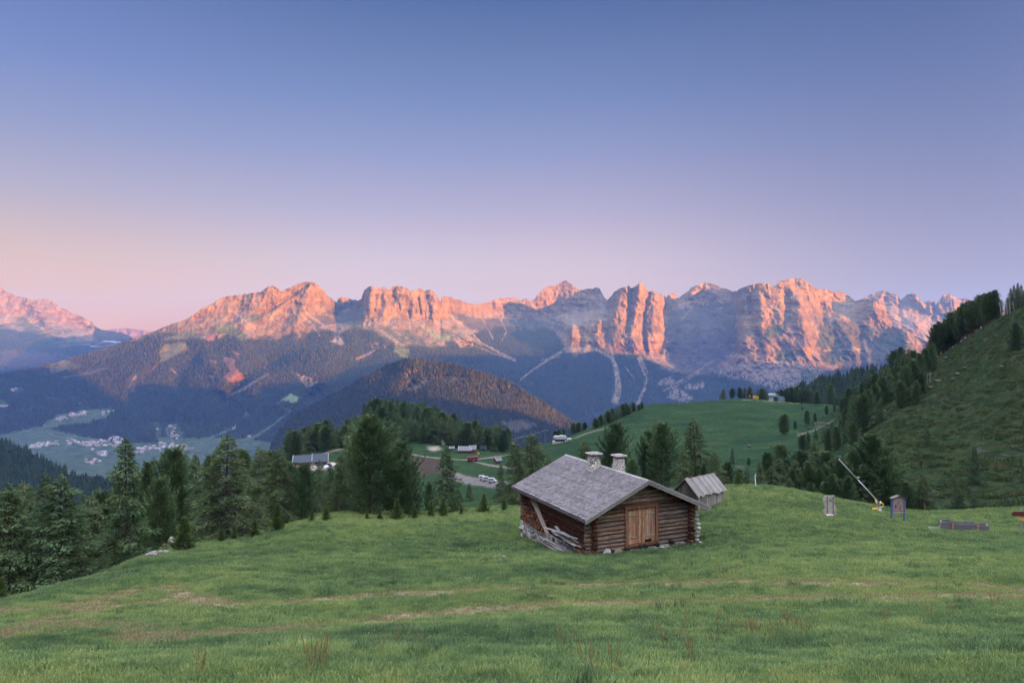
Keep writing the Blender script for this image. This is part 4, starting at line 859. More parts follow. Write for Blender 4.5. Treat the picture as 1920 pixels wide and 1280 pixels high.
def tree_proto(kind, seed, H=1.0, dens=1.0, nm='spruce_tree'):
    """a tree one unit high: branches in whorls with needle sprays"""
    rng = np.random.default_rng(seed); wood = []; twigs = []
    SP = []; SD = []; SL = []; SW = []; SS = []
    lean = rng.normal(0, .012, 2)
    tk = 9; tz = np.linspace(-.03, .985, tk); tp = np.stack([lean[0] * tz * tz + .004 * np.sin(tz * 9 + seed), lean[1] * tz * tz, tz], 1)
    r0 = {'spruce': .014, 'pine': .019, 'larch': .015, 'young': .013}[kind]
    trunk_path = (tp, r0 * (1.05 - tz) ** .85 + .001)
    nb = int({'spruce': 165, 'pine': 150, 'larch': 135, 'young': 90}[kind] * dens)
    R0 = {'spruce': .255, 'pine': .29, 'larch': .32, 'young': .30}[kind] * rng.uniform(.92, 1.08)
    lobes = rng.uniform(0, 6.28, 3)
    for i in range(nb):
        f = (i + rng.random()) / nb
        if kind == 'spruce': z = .04 + .95 * f ** .85; prof = (1 - z) ** .82 * (1 + .25 * math.sin(z * 34 + seed)) + .012
        elif kind == 'pine': z = .05 + .93 * f ** .9; prof = min(1.0, .62 + 1.1 * z) * (1 - z ** 2.6) ** .8 * rng.uniform(.75, 1.12) + .03
        elif kind == 'larch': z = .10 + .88 * f; prof = (1 - z) ** .62 * rng.uniform(.65, 1.1) + .015
        else: z = .03 + .94 * f; prof = (1 - z) ** .7 * rng.uniform(.8, 1.1) + .03
        az = i * 2.399 + rng.normal(0, .35)
        L = R0 * prof * (1 + .16 * math.sin(az * 2 + lobes[0] + z * 5) + .10 * math.sin(az * 3 + lobes[1])) * rng.uniform(.82, 1.18)
        if kind == 'spruce': e0, sag = (.35 - .95 * (1 - z)) * .8, .16
        elif kind == 'pine': e0, sag = .15 + .75 * z, -.30
        elif kind == 'larch': e0, sag = (-.12 + .5 * z) + rng.normal(0, .12), .22
        else: e0, sag = .35 + .6 * z, -.15
        ca, sa = math.cos(az), math.sin(az); dirh = np.array([ca, sa, 0.0]); c0 = np.array([np.interp(z, tz, tp[:, 0]), np.interp(z, tz, tp[:, 1]), z])
        u = np.linspace(0, 1, 6)[:, None]
        pts = c0 + dirh * L * u * math.cos(e0) + np.array([0, 0, 1.0]) * (L * u * math.sin(e0) - sag * L * u * u + (.14 * L * u ** 3 if kind == 'spruce' else 0))
        side = np.array([-sa, ca, 0.0]); pts = pts + side * L * .12 * rng.normal() * u ** 2
        if kind == 'larch' or (kind == 'spruce' and i % 2 == 0) or (kind in ('pine', 'young') and i % 3 == 0):
            (twigs if kind == 'larch' else wood).append((pts, np.linspace(.0035, .0007, 6) * (1.5 if kind == 'larch' else 1.0) * (.4 + prof)))
        tone = rng.uniform(.72, 1.28); warm = rng.normal(0, .05)
        step = {'spruce': .0135, 'pine': .0150, 'larch': .0125, 'young': .018}[kind]
        n = max(3, int(L / step * {'spruce': 6.2, 'pine': 5.0, 'larch': 5.0, 'young': 4.0}[kind]))
        uu = rng.uniform(.12 if kind != 'larch' else .1, 1.0, n) ** .75
        bp = np.stack([np.interp(uu, u[:, 0], pts[:, k]) for k in range(3)], 1)
        half = L * {'spruce': .34, 'pine': .36, 'larch': .30, 'young': .34}[kind] * (1.05 - uu) ** .7 + .006
        off = rng.uniform(-1, 1, n)
        drop = {'spruce': -.35, 'pine': .25, 'larch': -.45, 'young': .25}[kind]
        pos = bp + side * (off * half)[:, None] + np.array([0, 0, 1.0]) * (drop * np.abs(off) * half + rng.normal(0, .10, n) * L * .55)[:, None] - dirh * (np.abs(off) * half * .35)[:, None]
        dr = dirh * .8 + side * (off * 1.1)[:, None] + np.array([0, 0, 1.0]) * ({'spruce': -.35, 'pine': .95, 'larch': -.25, 'young': 1.0}[kind] + rng.normal(0, .35, n))[:, None] + rng.normal(0, .18, (n, 3))
        ln = {'spruce': .022, 'pine': .028, 'larch': .027, 'young': .052}[kind] * rng.uniform(.65, 1.35, n)
        wd = ln * {'spruce': .34, 'pine': .36, 'larch': .26, 'young': .32}[kind]
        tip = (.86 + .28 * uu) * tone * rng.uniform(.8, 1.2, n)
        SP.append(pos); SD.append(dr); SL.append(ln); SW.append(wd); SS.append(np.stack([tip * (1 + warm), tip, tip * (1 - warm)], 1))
    # leader shoot
    n = 14; zz = rng.uniform(.93, 1.0, n); SP.append(np.stack([tp[-1, 0] + rng.normal(0, .004, n), tp[-1, 1] + rng.normal(0, .004, n), zz], 1)); SD.append(np.stack([rng.normal(0, .5, n), rng.normal(0, .5, n), np.ones(n)], 1)); SL.append(np.full(n, .028)); SW.append(np.full(n, .010)); SS.append(np.ones((n, 3)) * 1.1)
    SP = np.concatenate(SP); SD = np.concatenate(SD); SL = np.concatenate(SL); SW = np.concatenate(SW); SS = np.concatenate(SS)
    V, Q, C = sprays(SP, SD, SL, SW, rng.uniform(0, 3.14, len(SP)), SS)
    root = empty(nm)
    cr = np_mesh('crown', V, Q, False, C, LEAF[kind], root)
    tv, tq = tube_arrays([trunk_path] + wood, 5)
    tr = np_mesh('trunk', tv, tq, True, None, BARK, root)
    if twigs:
        wv_, wq = tube_arrays(twigs, 3); lb = np_mesh('limbs', wv_, wq, True, None, TWIG, root)
    return root
def children(o): return PROTO_CH[o.name]
PROTO_CH = {}
PROTO = {'spruce': [tree_proto('spruce', s, nm='spruce_tree') for s in (1, 2, 3)], 'pine': [tree_proto('pine', s, nm='pine_tree') for s in (4, 5, 6)],
         'larch': [tree_proto('larch', s, nm='larch_tree') for s in (7, 8, 9)], 'young': [tree_proto('young', s, nm='young_pine') for s in (10, 11)]}
for k in PROTO:
    for r in PROTO[k]: PROTO_CH[r.name] = [c for c in bpy.data.objects if c.parent == r]
used = set(); KIDX = {k: 0 for k in PROTO}
def plant(kind, x, y, z, h, w=1.0, label='', group=None, cat=None, v=None):
    vs = PROTO[kind]; i = (KIDX[kind] if v is None else v) % len(vs); KIDX[kind] += 1; pr = vs[i]
    if pr.name not in used: used.add(pr.name); r = pr
    else:
        r = pr.copy(); col.objects.link(r)
        for c in PROTO_CH[pr.name]:
            cc = c.copy(); col.objects.link(cc); cc.parent = r
    r.location = (x, y, z); r.rotation_euler = (0, 0, random.uniform(0, 6.28)); r.scale = (h * w, h * w, h)
    tag(r, label, cat or {'young': 'young pine'}.get(kind, kind + ' tree'), group)
    if 'group' in r and not group: del r['group']
    return r
def tree_px(kind, px, top, base=None, D=None, w=1.0, label='', group=None, v=None, sink=.3, cat=None):
    """a tree whose tip is seen at px, top; it stands on the ground at distance D, or where its foot is seen"""
    p = gat(px, D) if D else gp(px, base, 62 if base > 700 else 100)
    zt = (640 - top) / F * p.y; h = max(1.0, zt - (p.z - sink))
    return plant(kind, p.x, p.y, p.z - sink, h, w, label, group, cat, v)
G1 = 'conifers along the left edge of the meadow'
near = [
 ('spruce', 20, 908, 33, 1.15, 'spruce cut off by the left edge of the photo, nearest the corner'), ('larch', 44, 903, 50, .8, 'pale slender larch showing behind the first spruce at the left edge'),
 ('spruce', 86, 886, 44, .7, 'thin pointed spruce just left of the dark broad spruce'), ('spruce', 109, 886, 34, 1.25, 'dark broad spruce with drooping branches reaching down to the lower left meadow'),
 ('larch', 165, 932, 52, 1.1, 'low rounded larch between the two largest spruces on the left'), ('spruce', 238, 822, 40, 1.0, 'tallest spruce at left, its tip against the village'),
 ('pine', 281, 872, 58, .75, 'dark narrow pine right behind the tallest spruce'), ('pine', 322, 846, 52, .95, 'dark pine between the tallest spruce and the spreading larch'),
 ('spruce', 367, 850, 64, .7, 'small spruce tip between the dark pine and the spreading larch'), ('larch', 425, 815, 44, 1.22, 'large spreading larch with bare grey branches hanging at its sides'),
 ('larch', 486, 838, 54, .9, 'larch just right of the large spreading larch'), ('larch', 525, 838, 50, .9, 'larch left of the restaurant terrace'),
 ('pine', 573, 872, 50, .82, 'dark pine standing in front of the blue roofed restaurant'), ('larch', 660, 794, 62, .75, 'larch pressed against the left flank of the biggest pine'),
 ('pine', 693, 786, 54, 1.02, 'biggest dense pine, rounded top, left of the ploughed slope'), ('pine', 753, 832, 55, .85, 'shorter pine leaning on the right side of the biggest pine'),
 ('pine', 772, 868, 58, .7, 'low pine on the right below the biggest pine'), ('spruce', 837, 834, 60, .95, 'single open spruce with jagged outline in front of the ploughed slope'),
 ('larch', 640, 850, 56, .8, 'larch filling the gap right of the restaurant'), ('pine', 300, 900, 46, .8, 'dark pine low behind the young pine by the boulders'),
 ('larch', 968, 824, 66, .75, 'pointed larch left of the pair behind the hut roof'), ('larch', 998, 812, 68, .95, 'taller larch of the pair behind the hut roof'),
 ('larch', 1096, 826, 78, .8, 'pale larch between the two groups above the hut ridge'), ('pine', 1152, 796, 70, .8, 'dark dense pine rising behind the stone chimneys'), ('pine', 1186, 862, 66, .7, 'low pine bush right of the second chimney'),
 ('pine', 1240, 797, 72, .8, 'dark upright pine above the front gable of the hut'), ('pine', 1215, 810, 74, .7, 'lower dark pine touching the upright one above the gable'),
 ('larch', 1304, 785, 73, 1.0, 'tall light green larch above the plank shed'), ('larch', 1282, 840, 66, .8, 'pale larch low on the left of the plank shed roof'), ('larch', 1340, 845, 70, .8, 'larch leaning right behind the plank shed'),
 ('pine', 1500, 846, 74, .95, 'pine at the left of the dense group behind the meadow crest'), ('larch', 1527, 824, 76, .85, 'light topped larch in the middle of the dense group right of the shed'),
 ('pine', 1549, 850, 72, .9, 'rounded pine right of the light topped larch'), ('pine', 1632, 818, 70, 1.05, 'large dark pine behind the tilted snow lance'), ('pine', 1600, 850, 70, .8, 'pine just left of the large dark pine behind the lance'), ('pine', 1660, 860, 68, .85, 'pine above the red and blue notice board'),
 ('larch', 1730, 886, 66, .85, 'feathery larch right of the notice board'), ('spruce', 1797, 912, 68, 1.1, 'small bushy spruce behind the stone trough'), ('spruce', 1826, 922, 66, 1.0, 'small pointed spruce right of the bushy one'),
 ('pine', 1575, 860, 69, .85, 'pine right of the rounded pine, left of the lance tip'), ('larch', 1425, 862, 66, .7, 'bright green larch bush beside the bare white stem'), ('larch', 1400, 875, 68, .8, 'light bush right of the leafy bush by the shed')]
for (k, px, top, D, w, lab) in near: tree_px(k, px, top, None, D, w * (1.22 if D > 58 else 1.08), lab, None, sink=.5)
for (px, top, D, w) in [(350, 855, 72, .8), (455, 848, 66, .8), (505, 850, 68, .8), (395, 858, 70, .8), (545, 870, 66, .9), (340, 870, 60, .9), (600, 862, 66, .7), (725, 850, 64, .9), (5, 935, 44, 1.0), (140, 945, 50, .9), (195, 925, 56, .8), (220, 910, 60, .9), (620, 868, 62, .8), (805, 905, 66, .8), (860, 915, 68, .8), (880, 905, 80, .8), (940, 870, 76, .8), (1030, 855, 74, .8)]:
    tree_px('pine' if int(px) % 2 else 'larch', px, top, None, D, w, 'conifer in the second row behind the larger trees at the meadow edge', 'second row of conifers at the meadow edge', sink=.5)
for (px, top, D, w) in [(1440, 850, 86, .9), (1466, 835, 92, .9), (1475, 862, 80, .9), (1515, 868, 70, .8), (1485, 880, 72, .8), (1455, 890, 70, .8), (1535, 880, 70, .8), (1560, 890, 67, .8), (1590, 895, 66, .8), (1700, 905, 66, .8), (1645, 890, 68, .9), (1385, 880, 74, .8), (1365, 868, 72, .8), (1320, 872, 68, .7), (1750, 925, 66, .8), (1447, 872, 70, 1.1), (1462, 858, 76, 1.1), (1492, 862, 73, 1.1), (1508, 855, 75, 1.2), (1532, 850, 78, 1.1), (1562, 865, 71, 1.2), (1583, 868, 70, 1.1), (1612, 838, 73, 1.1), (1618, 870, 69, 1.0), (1650, 842, 72, 1.0), (1675, 880, 68, 1.0), (1480, 895, 69, 1.1), (1520, 905, 68, 1.2), (1548, 905, 67, 1.2)]:
    tree_px(('pine', 'larch', 'pine')[int(px) % 3], px, top, None, D, w * 1.3, 'conifer in the dense belt behind the meadow crest on the right', 'dense belt of conifers behind the right crest', sink=.5)
yl = [(345, 970, 36, 1.25, 'largest young pine, beside the pale boulders'), (415, 1000, 40, 1.0, 'young pine right of the boulders, half below the crest'), (478, 976, 42.5, 1.15, 'young pine under the spreading larch'), (520, 944, 44, .9, 'tall young pine left of the dark pine'), (440, 1012, 41, 1.0, 'lowest young pine on the left crest'),
      (612, 950, 47, 1.3, 'broad young pine on the crest below the restaurant'), (585, 962, 46, .8, 'slim young pine left of the broad one below the restaurant'), (688, 960, 50, .7, 'tiny young pine below the biggest pine'), (712, 956, 50.5, .9, 'small young pine right below the biggest pine'), (744, 936, 51, 1.1, 'young pine at the right foot of the biggest pine'),
      (777, 945, 53, .7, 'narrow young pine left of the single open spruce'), (808, 940, 54, .9, 'young pine leaning on the single open spruce'), (831, 932, 55, 1.0, 'young pine in front of the single open spruce'), (865, 950, 56, .8, 'short young pine right of the single open spruce'), (907, 926, 57, 1.0, 'young pine left of the hut eave'), (945, 935, 58, .9, 'young pine half hidden by the hut eave'), (1385, 885, 64, 1.3, 'leafy young pine right of the shed'), (1332, 892, 64, .8, 'young pine above the shed roof'), (3, 1105, 24.5, .9, 'young pine tip at the left edge of the meadow')]
for (px, top, D, w, lab) in yl: tree_px('young', px, top, None, D, w, lab, sink=.1)

# the wooded knoll beyond the ski meadow and the trees along its edges
rng = np.random.default_rng(44)
def wood(n, poly, dr, hr, kinds, label, group, w=(.8, 1.1), minsep=3.0):
    xs = [p[0] for p in poly]; got = 0; tries = 0; pts = []
    while got < n and tries < n * 60:
        tries += 1; px = rng.uniform(min(xs), max(xs)); D = rng.uniform(*dr); p = gat(px, D); py = 640 - p.z * F / p.y
        if not in_poly(np.array([px]), np.array([py]), poly)[0]: continue
        if any((p.x - q[0]) ** 2 + (p.y - q[1]) ** 2 < minsep ** 2 for q in pts): continue
        pts.append((p.x, p.y)); got += 1
        plant(kinds[int(rng.integers(len(kinds)))], p.x, p.y, p.z - .4, rng.uniform(*hr), rng.uniform(*w), label, group)
    return got
LK = 'conifer of the wood that covers the rounded knoll beyond the hut'; GK = 'trees of the wooded knoll'
c1 = wood(215, [(660, 832), (680, 790), (735, 778), (790, 784), (850, 808), (905, 826), (955, 842), (960, 862), (900, 850), (850, 838), (815, 830), (760, 836), (690, 846)], (330, 430), (9, 14), ('spruce', 'pine', 'spruce', 'larch'), LK, GK, w=(1.0, 1.35), minsep=3.0)
c1 = wood(36, [(535, 870), (548, 845), (610, 828), (670, 815), (680, 840), (640, 842), (600, 850), (560, 862)], (285, 400), (9, 13), ('pine', 'larch', 'pine'), 'dark round crowned tree on the rise behind the restaurant', 'trees behind the restaurant', w=(1.0, 1.4), minsep=3.5)
for (px, base, top) in [(1118, 803, 786), (1128, 800, 780), (1135, 796, 776), (1142, 794, 772), (1150, 791, 768), (1157, 788, 765), (1163, 785, 762), (1170, 783, 760), (1176, 779, 758), (1183, 776, 756), (1190, 773, 757), (1200, 770, 760), (1206, 768, 757), (1122, 802, 788), (1146, 793, 775), (1167, 784, 766), (1180, 778, 763)]:
    p = gp(px, base, 250, 520); plant(('pine', 'spruce')[px % 2], p.x, p.y + 4, p.z - 1, (base - top + 4) / F * p.y, 1.1, 'dark conifer on the left rim of the green ski meadow', 'conifers on the rim of the ski meadow')
for (px, base, top) in [(1052, 818, 806), (1060, 816, 804), (1080, 814, 798), (1090, 812, 797), (1102, 808, 796), (1045, 820, 808)]:
    p = gp(px, base, 250, 520); plant('pine', p.x, p.y + 14, p.z - 2, (base - top + 6) / F * p.y, 1.4, 'dark rounded tree behind the white lift station', 'rounded trees behind the white lift station')
for (px, base, top) in [(1366, 746, 729), (1383, 745, 729), (1398, 745, 727), (1408, 745, 726), (1418, 745, 725), (1432, 745, 728), (1440, 745, 725), (1447, 745, 724), (1478, 752, 732), (1488, 752, 728), (1497, 753, 726), (1508, 754, 726), (1518, 755, 730), (1527, 756, 732), (1537, 758, 735), (1548, 760, 736), (1483, 751, 735), (1513, 755, 733), (1532, 757, 734), (1470, 751, 734)]:
    p = gp(px, base, 300, 560); plant(('pine', 'larch', 'pine')[px % 3], p.x, p.y + 12, p.z - 1.5, (base - top + 4) / F * p.y, 1.25, 'dark tree in the row round the summit station', 'row of trees round the summit station')
# conifers on the steep slope at the right
sl_t = [(1470, 815, 777, 'pine', 1.25, 'broad dark pine alone on the green ski meadow'), (1491, 804, 789, 'pine', 1.0, 'small dark pine just right of the lone broad one'), (1504, 768, 762, 'pine', 1.1, 'tiny shrub like pine high on the ski meadow'), (1373, 868, 838, 'spruce', .8, 'lone thin spruce above the meadow between the larches'), (1404, 872, 858, 'pine', 1.1, 'small dark pine right of the lone thin spruce'),
        (1513, 796, 770, 'pine', .9, 'dark pine of the close pair at the gully head'), (1528, 790, 775, 'pine', .9, 'second dark pine of the close pair at the gully head'), (1550, 778, 760, 'pine', .9, 'dark pine above the collapsed snow fence'), (1565, 772, 757, 'pine', .9, 'slim dark pine by the upper edge of the ski meadow'), (1557, 757, 720, 'pine', .9, 'tall dark pine at the top corner of the ski meadow'),
        (1672, 832, 802, 'spruce', .95, 'small spruce alone at the foot of the grassy slope'), (1738, 838, 793, 'spruce', 1.0, 'rounded spruce alone in the middle of the grassy slope'), (1827, 908, 836, 'spruce', .85, 'dark spruce alone low on the grassy slope'), (1905, 655, 606, 'pine', 1.1, 'dark pine high on the grassy slope at the right edge'), (1917, 905, 868, 'spruce', 1.0, 'spruce cut by the right edge of the photo'), (1727, 875, 862, 'young', 1.2, 'low green shrub on the grassy slope')]
for (px, base, top, k, w, lab) in sl_t:
    p = gp(px, base, 66, 520); plant(k, p.x, p.y, p.z - .2, (base - top) / F * p.y + .2, w, lab)
LG = 'dark pine in the strip of wood climbing the right slope'; GG = 'pines climbing the right slope'
for (px, base, top) in [(1690, 765, 716), (1655, 760, 708), (1668, 750, 690), (1680, 740, 672), (1692, 735, 662), (1704, 728, 655), (1712, 722, 660), (1724, 722, 664), (1700, 752, 690), (1712, 745, 678), (1640, 775, 722), (1628, 790, 732), (1618, 812, 742), (1606, 815, 745), (1596, 800, 752), (1586, 806, 765), (1640, 745, 700), (1650, 738, 694), (1662, 732, 684), (1735, 702, 655), (1745, 693, 645), (1630, 752, 710), (1618, 757, 716), (1605, 762, 722), (1592, 770, 728), (1580, 778, 745), (1575, 812, 780), (1560, 822, 790), (1545, 828, 800), (1530, 838, 803), (1515, 842, 808), (1504, 846, 815), (1587, 826, 785), (1600, 836, 792), (1690, 700, 650), (1675, 712, 660), (1650, 790, 745), (1727, 740, 700), (1718, 758, 715), (1552, 850, 806), (1568, 843, 800)]:
    p = gp(px, base, 95, 330); plant('pine' if px % 3 else 'spruce', p.x, p.y, p.z - .3, (base - top) / F * p.y * 1.05, rng.uniform(.8, 1.15), LG, GG)
for (px, base, top) in [(1752, 672, 640), (1757, 668, 612), (1764, 662, 607), (1772, 657, 608), (1780, 652, 600), (1787, 645, 585), (1795, 640, 592), (1803, 636, 580), (1811, 630, 570), (1818, 626, 568), (1826, 622, 567), (1834, 616, 574), (1841, 611, 556), (1848, 606, 552), (1856, 600, 550), (1862, 596, 547), (1870, 592, 544), (1846, 612, 580), (1876, 586, 556), (1792, 640, 596), (1777, 655, 615), (1893, 575, 552), (1900, 570, 533), (1907, 568, 527), (1914, 566, 524), (1920, 565, 530), (1926, 560, 536)]:
    p = gp(px, base, 130, 330); plant('pine' if px < 1885 else 'spruce', p.x, p.y + 1, p.z - .6, (base - top) / F * p.y + 1.2, rng.uniform(.8, 1.1) if px < 1885 else .8, 'dark pine on the skyline of the right slope', 'pines on the skyline of the right slope')
# ------------------------------------------------------------------ shapes for built things
class MB:
    def __init__(s): s.V = []; s.Fq = []; s.Ft = []; s.C = []; s.n = 0
    def add(s, V, Q=None, T=None, c=(1, 1, 1)):
        V = np.asarray(V, float)
        if Q is not None and len(Q): s.Fq.append(np.asarray(Q) + s.n)
        if T is not None and len(T): s.Ft.append(np.asarray(T) + s.n)
        s.V.append(V); s.C.append(np.tile(np.asarray(c, float), (len(V), 1))); s.n += len(V); return s
    def box(s, x0, x1, y0, y1, z0, z1, c=(1, 1, 1), M=None, jit=0.0):
        V = np.array([(x, y, z) for z in (z0, z1) for y in (y0, y1) for x in (x0, x1)], float)
        if jit: V = V + np.random.default_rng(s.n + 1).normal(0, jit, V.shape)
        if M is not None: V = np.array([M @ Vector(v) for v in V])
        return s.add(V, [[0, 2, 3, 1], [4, 5, 7, 6], [0, 1, 5, 4], [2, 6, 7, 3], [0, 4, 6, 2], [1, 3, 7, 5]], None, c)
    def tube(s, pts, r, sides=8, c=(1, 1, 1), caps=True, jit=0.0):
        pts = np.asarray(pts, float); r = np.broadcast_to(np.asarray(r, float), (len(pts),)).copy()
        if jit: r = r * (1 + np.random.default_rng(s.n + 3).normal(0, jit, len(pts)))
        V, Q = tube_arrays([(pts, r)], sides)
        if caps:
            n = len(V); V = np.vstack([V, pts[0], pts[-1]]); k = (len(pts) - 1) * sides
            T = [(n, (j + 1) % sides, j) for j in range(sides)] + [(n + 1, k + j, k + (j + 1) % sides) for j in range(sides)]
        else: T = None
        return s.add(V, Q, T, c)
    def prism(s, poly, axis, a, b, c=(1, 1, 1)):
        """a convex outline in two axes, drawn out along the third"""
        n = len(poly); V = []
        for t in (a, b):
            for (u, v) in poly: V.append({'x': (t, u, v), 'y': (u, t, v), 'z': (u, v, t)}[axis])
        T = []
        for i in range(1, n - 1): T += [(0, i, i + 1), (n, n + i + 1, n + i)]
        return s.add(V, [(i, (i + 1) % n, n + (i + 1) % n, n + i) for i in range(n)], T, c)
    def chevron(s, pts, axis, a, b, c=(1, 1, 1)):
        """a roof section given as (left, ridge, right, right, ridge, left): two straight pieces"""
        l0, r0, q0, q1, r1, l1 = pts; s.prism([l0, r0, r1, l1], axis, a, b, c); return s.prism([r0, q0, q1, r1], axis, a, b, c)
    def stone(s, c0, r, seed, c=(1, 1, 1), flat=1.0):
        rng = np.random.default_rng(seed); V, T = ICO
        d = 1 + .16 * rng.normal(size=len(V)); P_ = V * d[:, None] * np.array(r) * np.array([1, 1, flat])
        a = rng.uniform(0, 6.28); ca, sa = math.cos(a), math.sin(a); P_ = np.stack([P_[:, 0] * ca - P_[:, 1] * sa, P_[:, 0] * sa + P_[:, 1] * ca, P_[:, 2]], 1)
        return s.add(P_ + np.array(c0), None, T, c)
    def build(s, name, mat, parent=None, smooth=False, loc=None):
        V = np.concatenate(s.V); F_ = []
        if s.Fq: F_.append(np.concatenate(s.Fq))
        if s.Ft: F_.append(np.concatenate(s.Ft))
        return np_mesh(name, V, F_, smooth, np.concatenate(s.C), mat, parent, loc=loc)
def _ico():
    import bmesh
    bm = bmesh.new(); bmesh.ops.create_icosphere(bm, subdivisions=2, radius=1); V = np.array([v.co[:] for v in bm.verts]); T = np.array([[v.index for v in f.verts] for f in bm.faces]); bm.free(); return V, T
ICO = _ico()

def wood_mat(name, stops, sc=(1, 1, 1), k=6.0, bump=.02, rough=.85, patch=None):
    t = NT(name); p = t.mapping(t.obj(), sc); n = t.noise(p, k, 7, .68, .6); n2 = t.noise(t.obj(), 1.3, 4, .6); n3 = t.noise(p, k * 5, 4, .7)
    c = t.ramp(t.math('ADD', t.math('MULTIPLY', n, .75), t.math('MULTIPLY', n3, .25)), stops)
    c = t.mix(1.0, c, t.ramp(n2, [(.25, .75), (.75, 1.25)]), 'MULTIPLY')
    c = t.mix(1.0, c, t.attr('Col').outputs['Color'], 'MULTIPLY')
    return t.finish(c, rough, .2, t.math('ADD', n, t.math('MULTIPLY', n3, .4)), bump, .9)
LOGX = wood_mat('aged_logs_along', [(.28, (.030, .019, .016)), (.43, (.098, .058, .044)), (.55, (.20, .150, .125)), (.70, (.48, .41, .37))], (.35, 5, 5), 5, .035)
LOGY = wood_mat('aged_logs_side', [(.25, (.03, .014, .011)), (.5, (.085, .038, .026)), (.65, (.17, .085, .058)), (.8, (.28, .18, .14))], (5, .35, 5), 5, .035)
DOORW = wood_mat('door_planks', [(.25, (.07, .034, .022)), (.43, (.24, .12, .070)), (.56, (.42, .25, .165)), (.74, (.66, .52, .42))], (7, 7, .35), 4, .012)
GREYW = wood_mat('weathered_wood', [(.25, (.14, .13, .135)), (.5, (.29, .27, .275)), (.75, (.48, .46, .47))], (1, 6, 6), 5, .01)
GREYZ = wood_mat('weathered_upright_wood', [(.25, (.13, .115, .11)), (.5, (.28, .255, .25)), (.75, (.46, .43, .42))], (6, 6, .5), 5, .01)
SHING = wood_mat('wooden_shingles', [(.25, (.10, .092, .105)), (.5, (.175, .160, .178)), (.75, (.26, .238, .262))], (6, 1, 3), 6, .008)
DARKW = wood_mat('dark_beam', [(.3, (.012, .010, .012)), (.7, (.045, .035, .035))], (4, 1, 4), 5, .01)
t = NT('pale_stone'); p = t.obj(); n = t.noise(p, 4, 6, .7); n2 = t.noise(p, 24, 4, .6)
c_ = t.mix(1.0, t.ramp(n, [(.3, (.26, .23, .225)), (.6, (.50, .46, .45)), (.8, (.62, .58, .57))]), t.attr('Col').outputs['Color'], 'MULTIPLY')
STONE = t.finish(c_, .9, .15, t.math('ADD', n, t.math('MULTIPLY', n2, .4)), .03, .8)
def masonry_mat(name, scale):
    t = NT(name); p = t.obj()
    v = t.n('ShaderNodeTexVoronoi', feature='DISTANCE_TO_EDGE'); v.inputs['Scale'].default_value = scale; v.inputs['Randomness'].default_value = 1.0; t.l(t.mapping(p, (1, 1, 1.5)), v.inputs['Vector'])
    v2 = t.n('ShaderNodeTexVoronoi'); v2.inputs['Scale'].default_value = scale; t.l(t.mapping(p, (1, 1, 1.5)), v2.inputs['Vector'])
    m = t.ramp(v.outputs['Distance'], [(.02, 0.0), (.09, 1.0)])
    s_ = t.mix(.35, (.60, .55, .53), v2.outputs['Color'], 'OVERLAY'); s_ = t.mix(.6, s_, (.80, .74, .71))
    c = t.mix(m, (.13, .11, .11), s_); c = t.mix(1.0, c, t.ramp(t.noise(p, 9, 5, .7), [(.25, .65), (.75, 1.25)]), 'MULTIPLY')
    return t.finish(c, .9, .12, t.math('ADD', m, t.math('MULTIPLY', t.noise(p, 18, 4), .3)), .045, 1.0)
MASON = masonry_mat('field_stone_masonry', 5.2); MASON2 = masonry_mat('large_field_stones', 2.6)
def plain(name, c, rough=.6, spec=.3, metal=0.0, var=.2, k=3.0):
    t = NT(name); n = t.noise(t.obj(), k, 5, .65)
    return t.finish(t.mix(1.0, t.mix(1.0, c, t.ramp(n, [(.25, 1 - var), (.75, 1 + var)]), 'MULTIPLY'), t.attr('Col').outputs['Color'], 'MULTIPLY'), rough, spec, metal=metal)
GREEN_P = plain('pale_green_metal', (.24, .34, .20)); BLUE_P = plain('blue_paint', (.07, .12, .30), var=.4, k=6); RED_P = plain('red_paint', (.26, .05, .05), var=.5, k=8); WHITE_P = plain('white_paint', (.40, .40, .43)); YEL = plain('yellow_paint', (.72, .42, .02)); GREY_M = plain('grey_metal', (.36, .37, .40), .4, .5, .6); ORANGE = plain('orange_paint', (.62, .20, .08)); GLASSD = plain('dark_glass', (.04, .06, .09), .1, .6)

# ------------------------------------------------------------------ the log hut
RZ = math.atan2(.416, .909); A0 = Vector((4.22, 36.0, -11.27))
hut = empty('log_hut', A0, RZ)
tag(hut, 'old log hut with a grey shingle roof, two stone chimneys and plank doors', 'hut')
Wd_, Ln = 6.3, 7.95; RIDGE = 3.78; SLOPE = .441
def roof_z(x): return RIDGE - SLOPE * abs(x - 3.15)
rngh = random.Random(3)
LR = .118; ST = .222
def logc(): v = rngh.uniform(.5, 1.5); w = rngh.uniform(-.06, .16); return (v * (1 + w), v, v * (1 - w))
def log_x(m, x0, x1, y, z, r=LR):
    n = 7; xs = np.linspace(x0, x1, n); ph = rngh.uniform(0, 6)
    m.tube([(x, y + .012 * math.sin(x * 1.1 + ph), z + .014 * math.sin(x * .9 + ph)) for x in xs], r * rngh.uniform(.93, 1.06), 12, logc(), jit=.02)
def log_y(m, y0, y1, x, z, r=LR):
    n = 8; ys = np.linspace(y0, y1, n); ph = rngh.uniform(0, 6)
    m.tube([(x + .012 * math.sin(y * 1.1 + ph), y, z + .014 * math.sin(y * .9 + ph)) for y in ys], r * rngh.uniform(.93, 1.06), 12, logc(), jit=.02)
DX0, DX1, DZ0, DZ1 = 2.02, 4.12, .30, 2.20
m = MB(); z = .16; k = 0
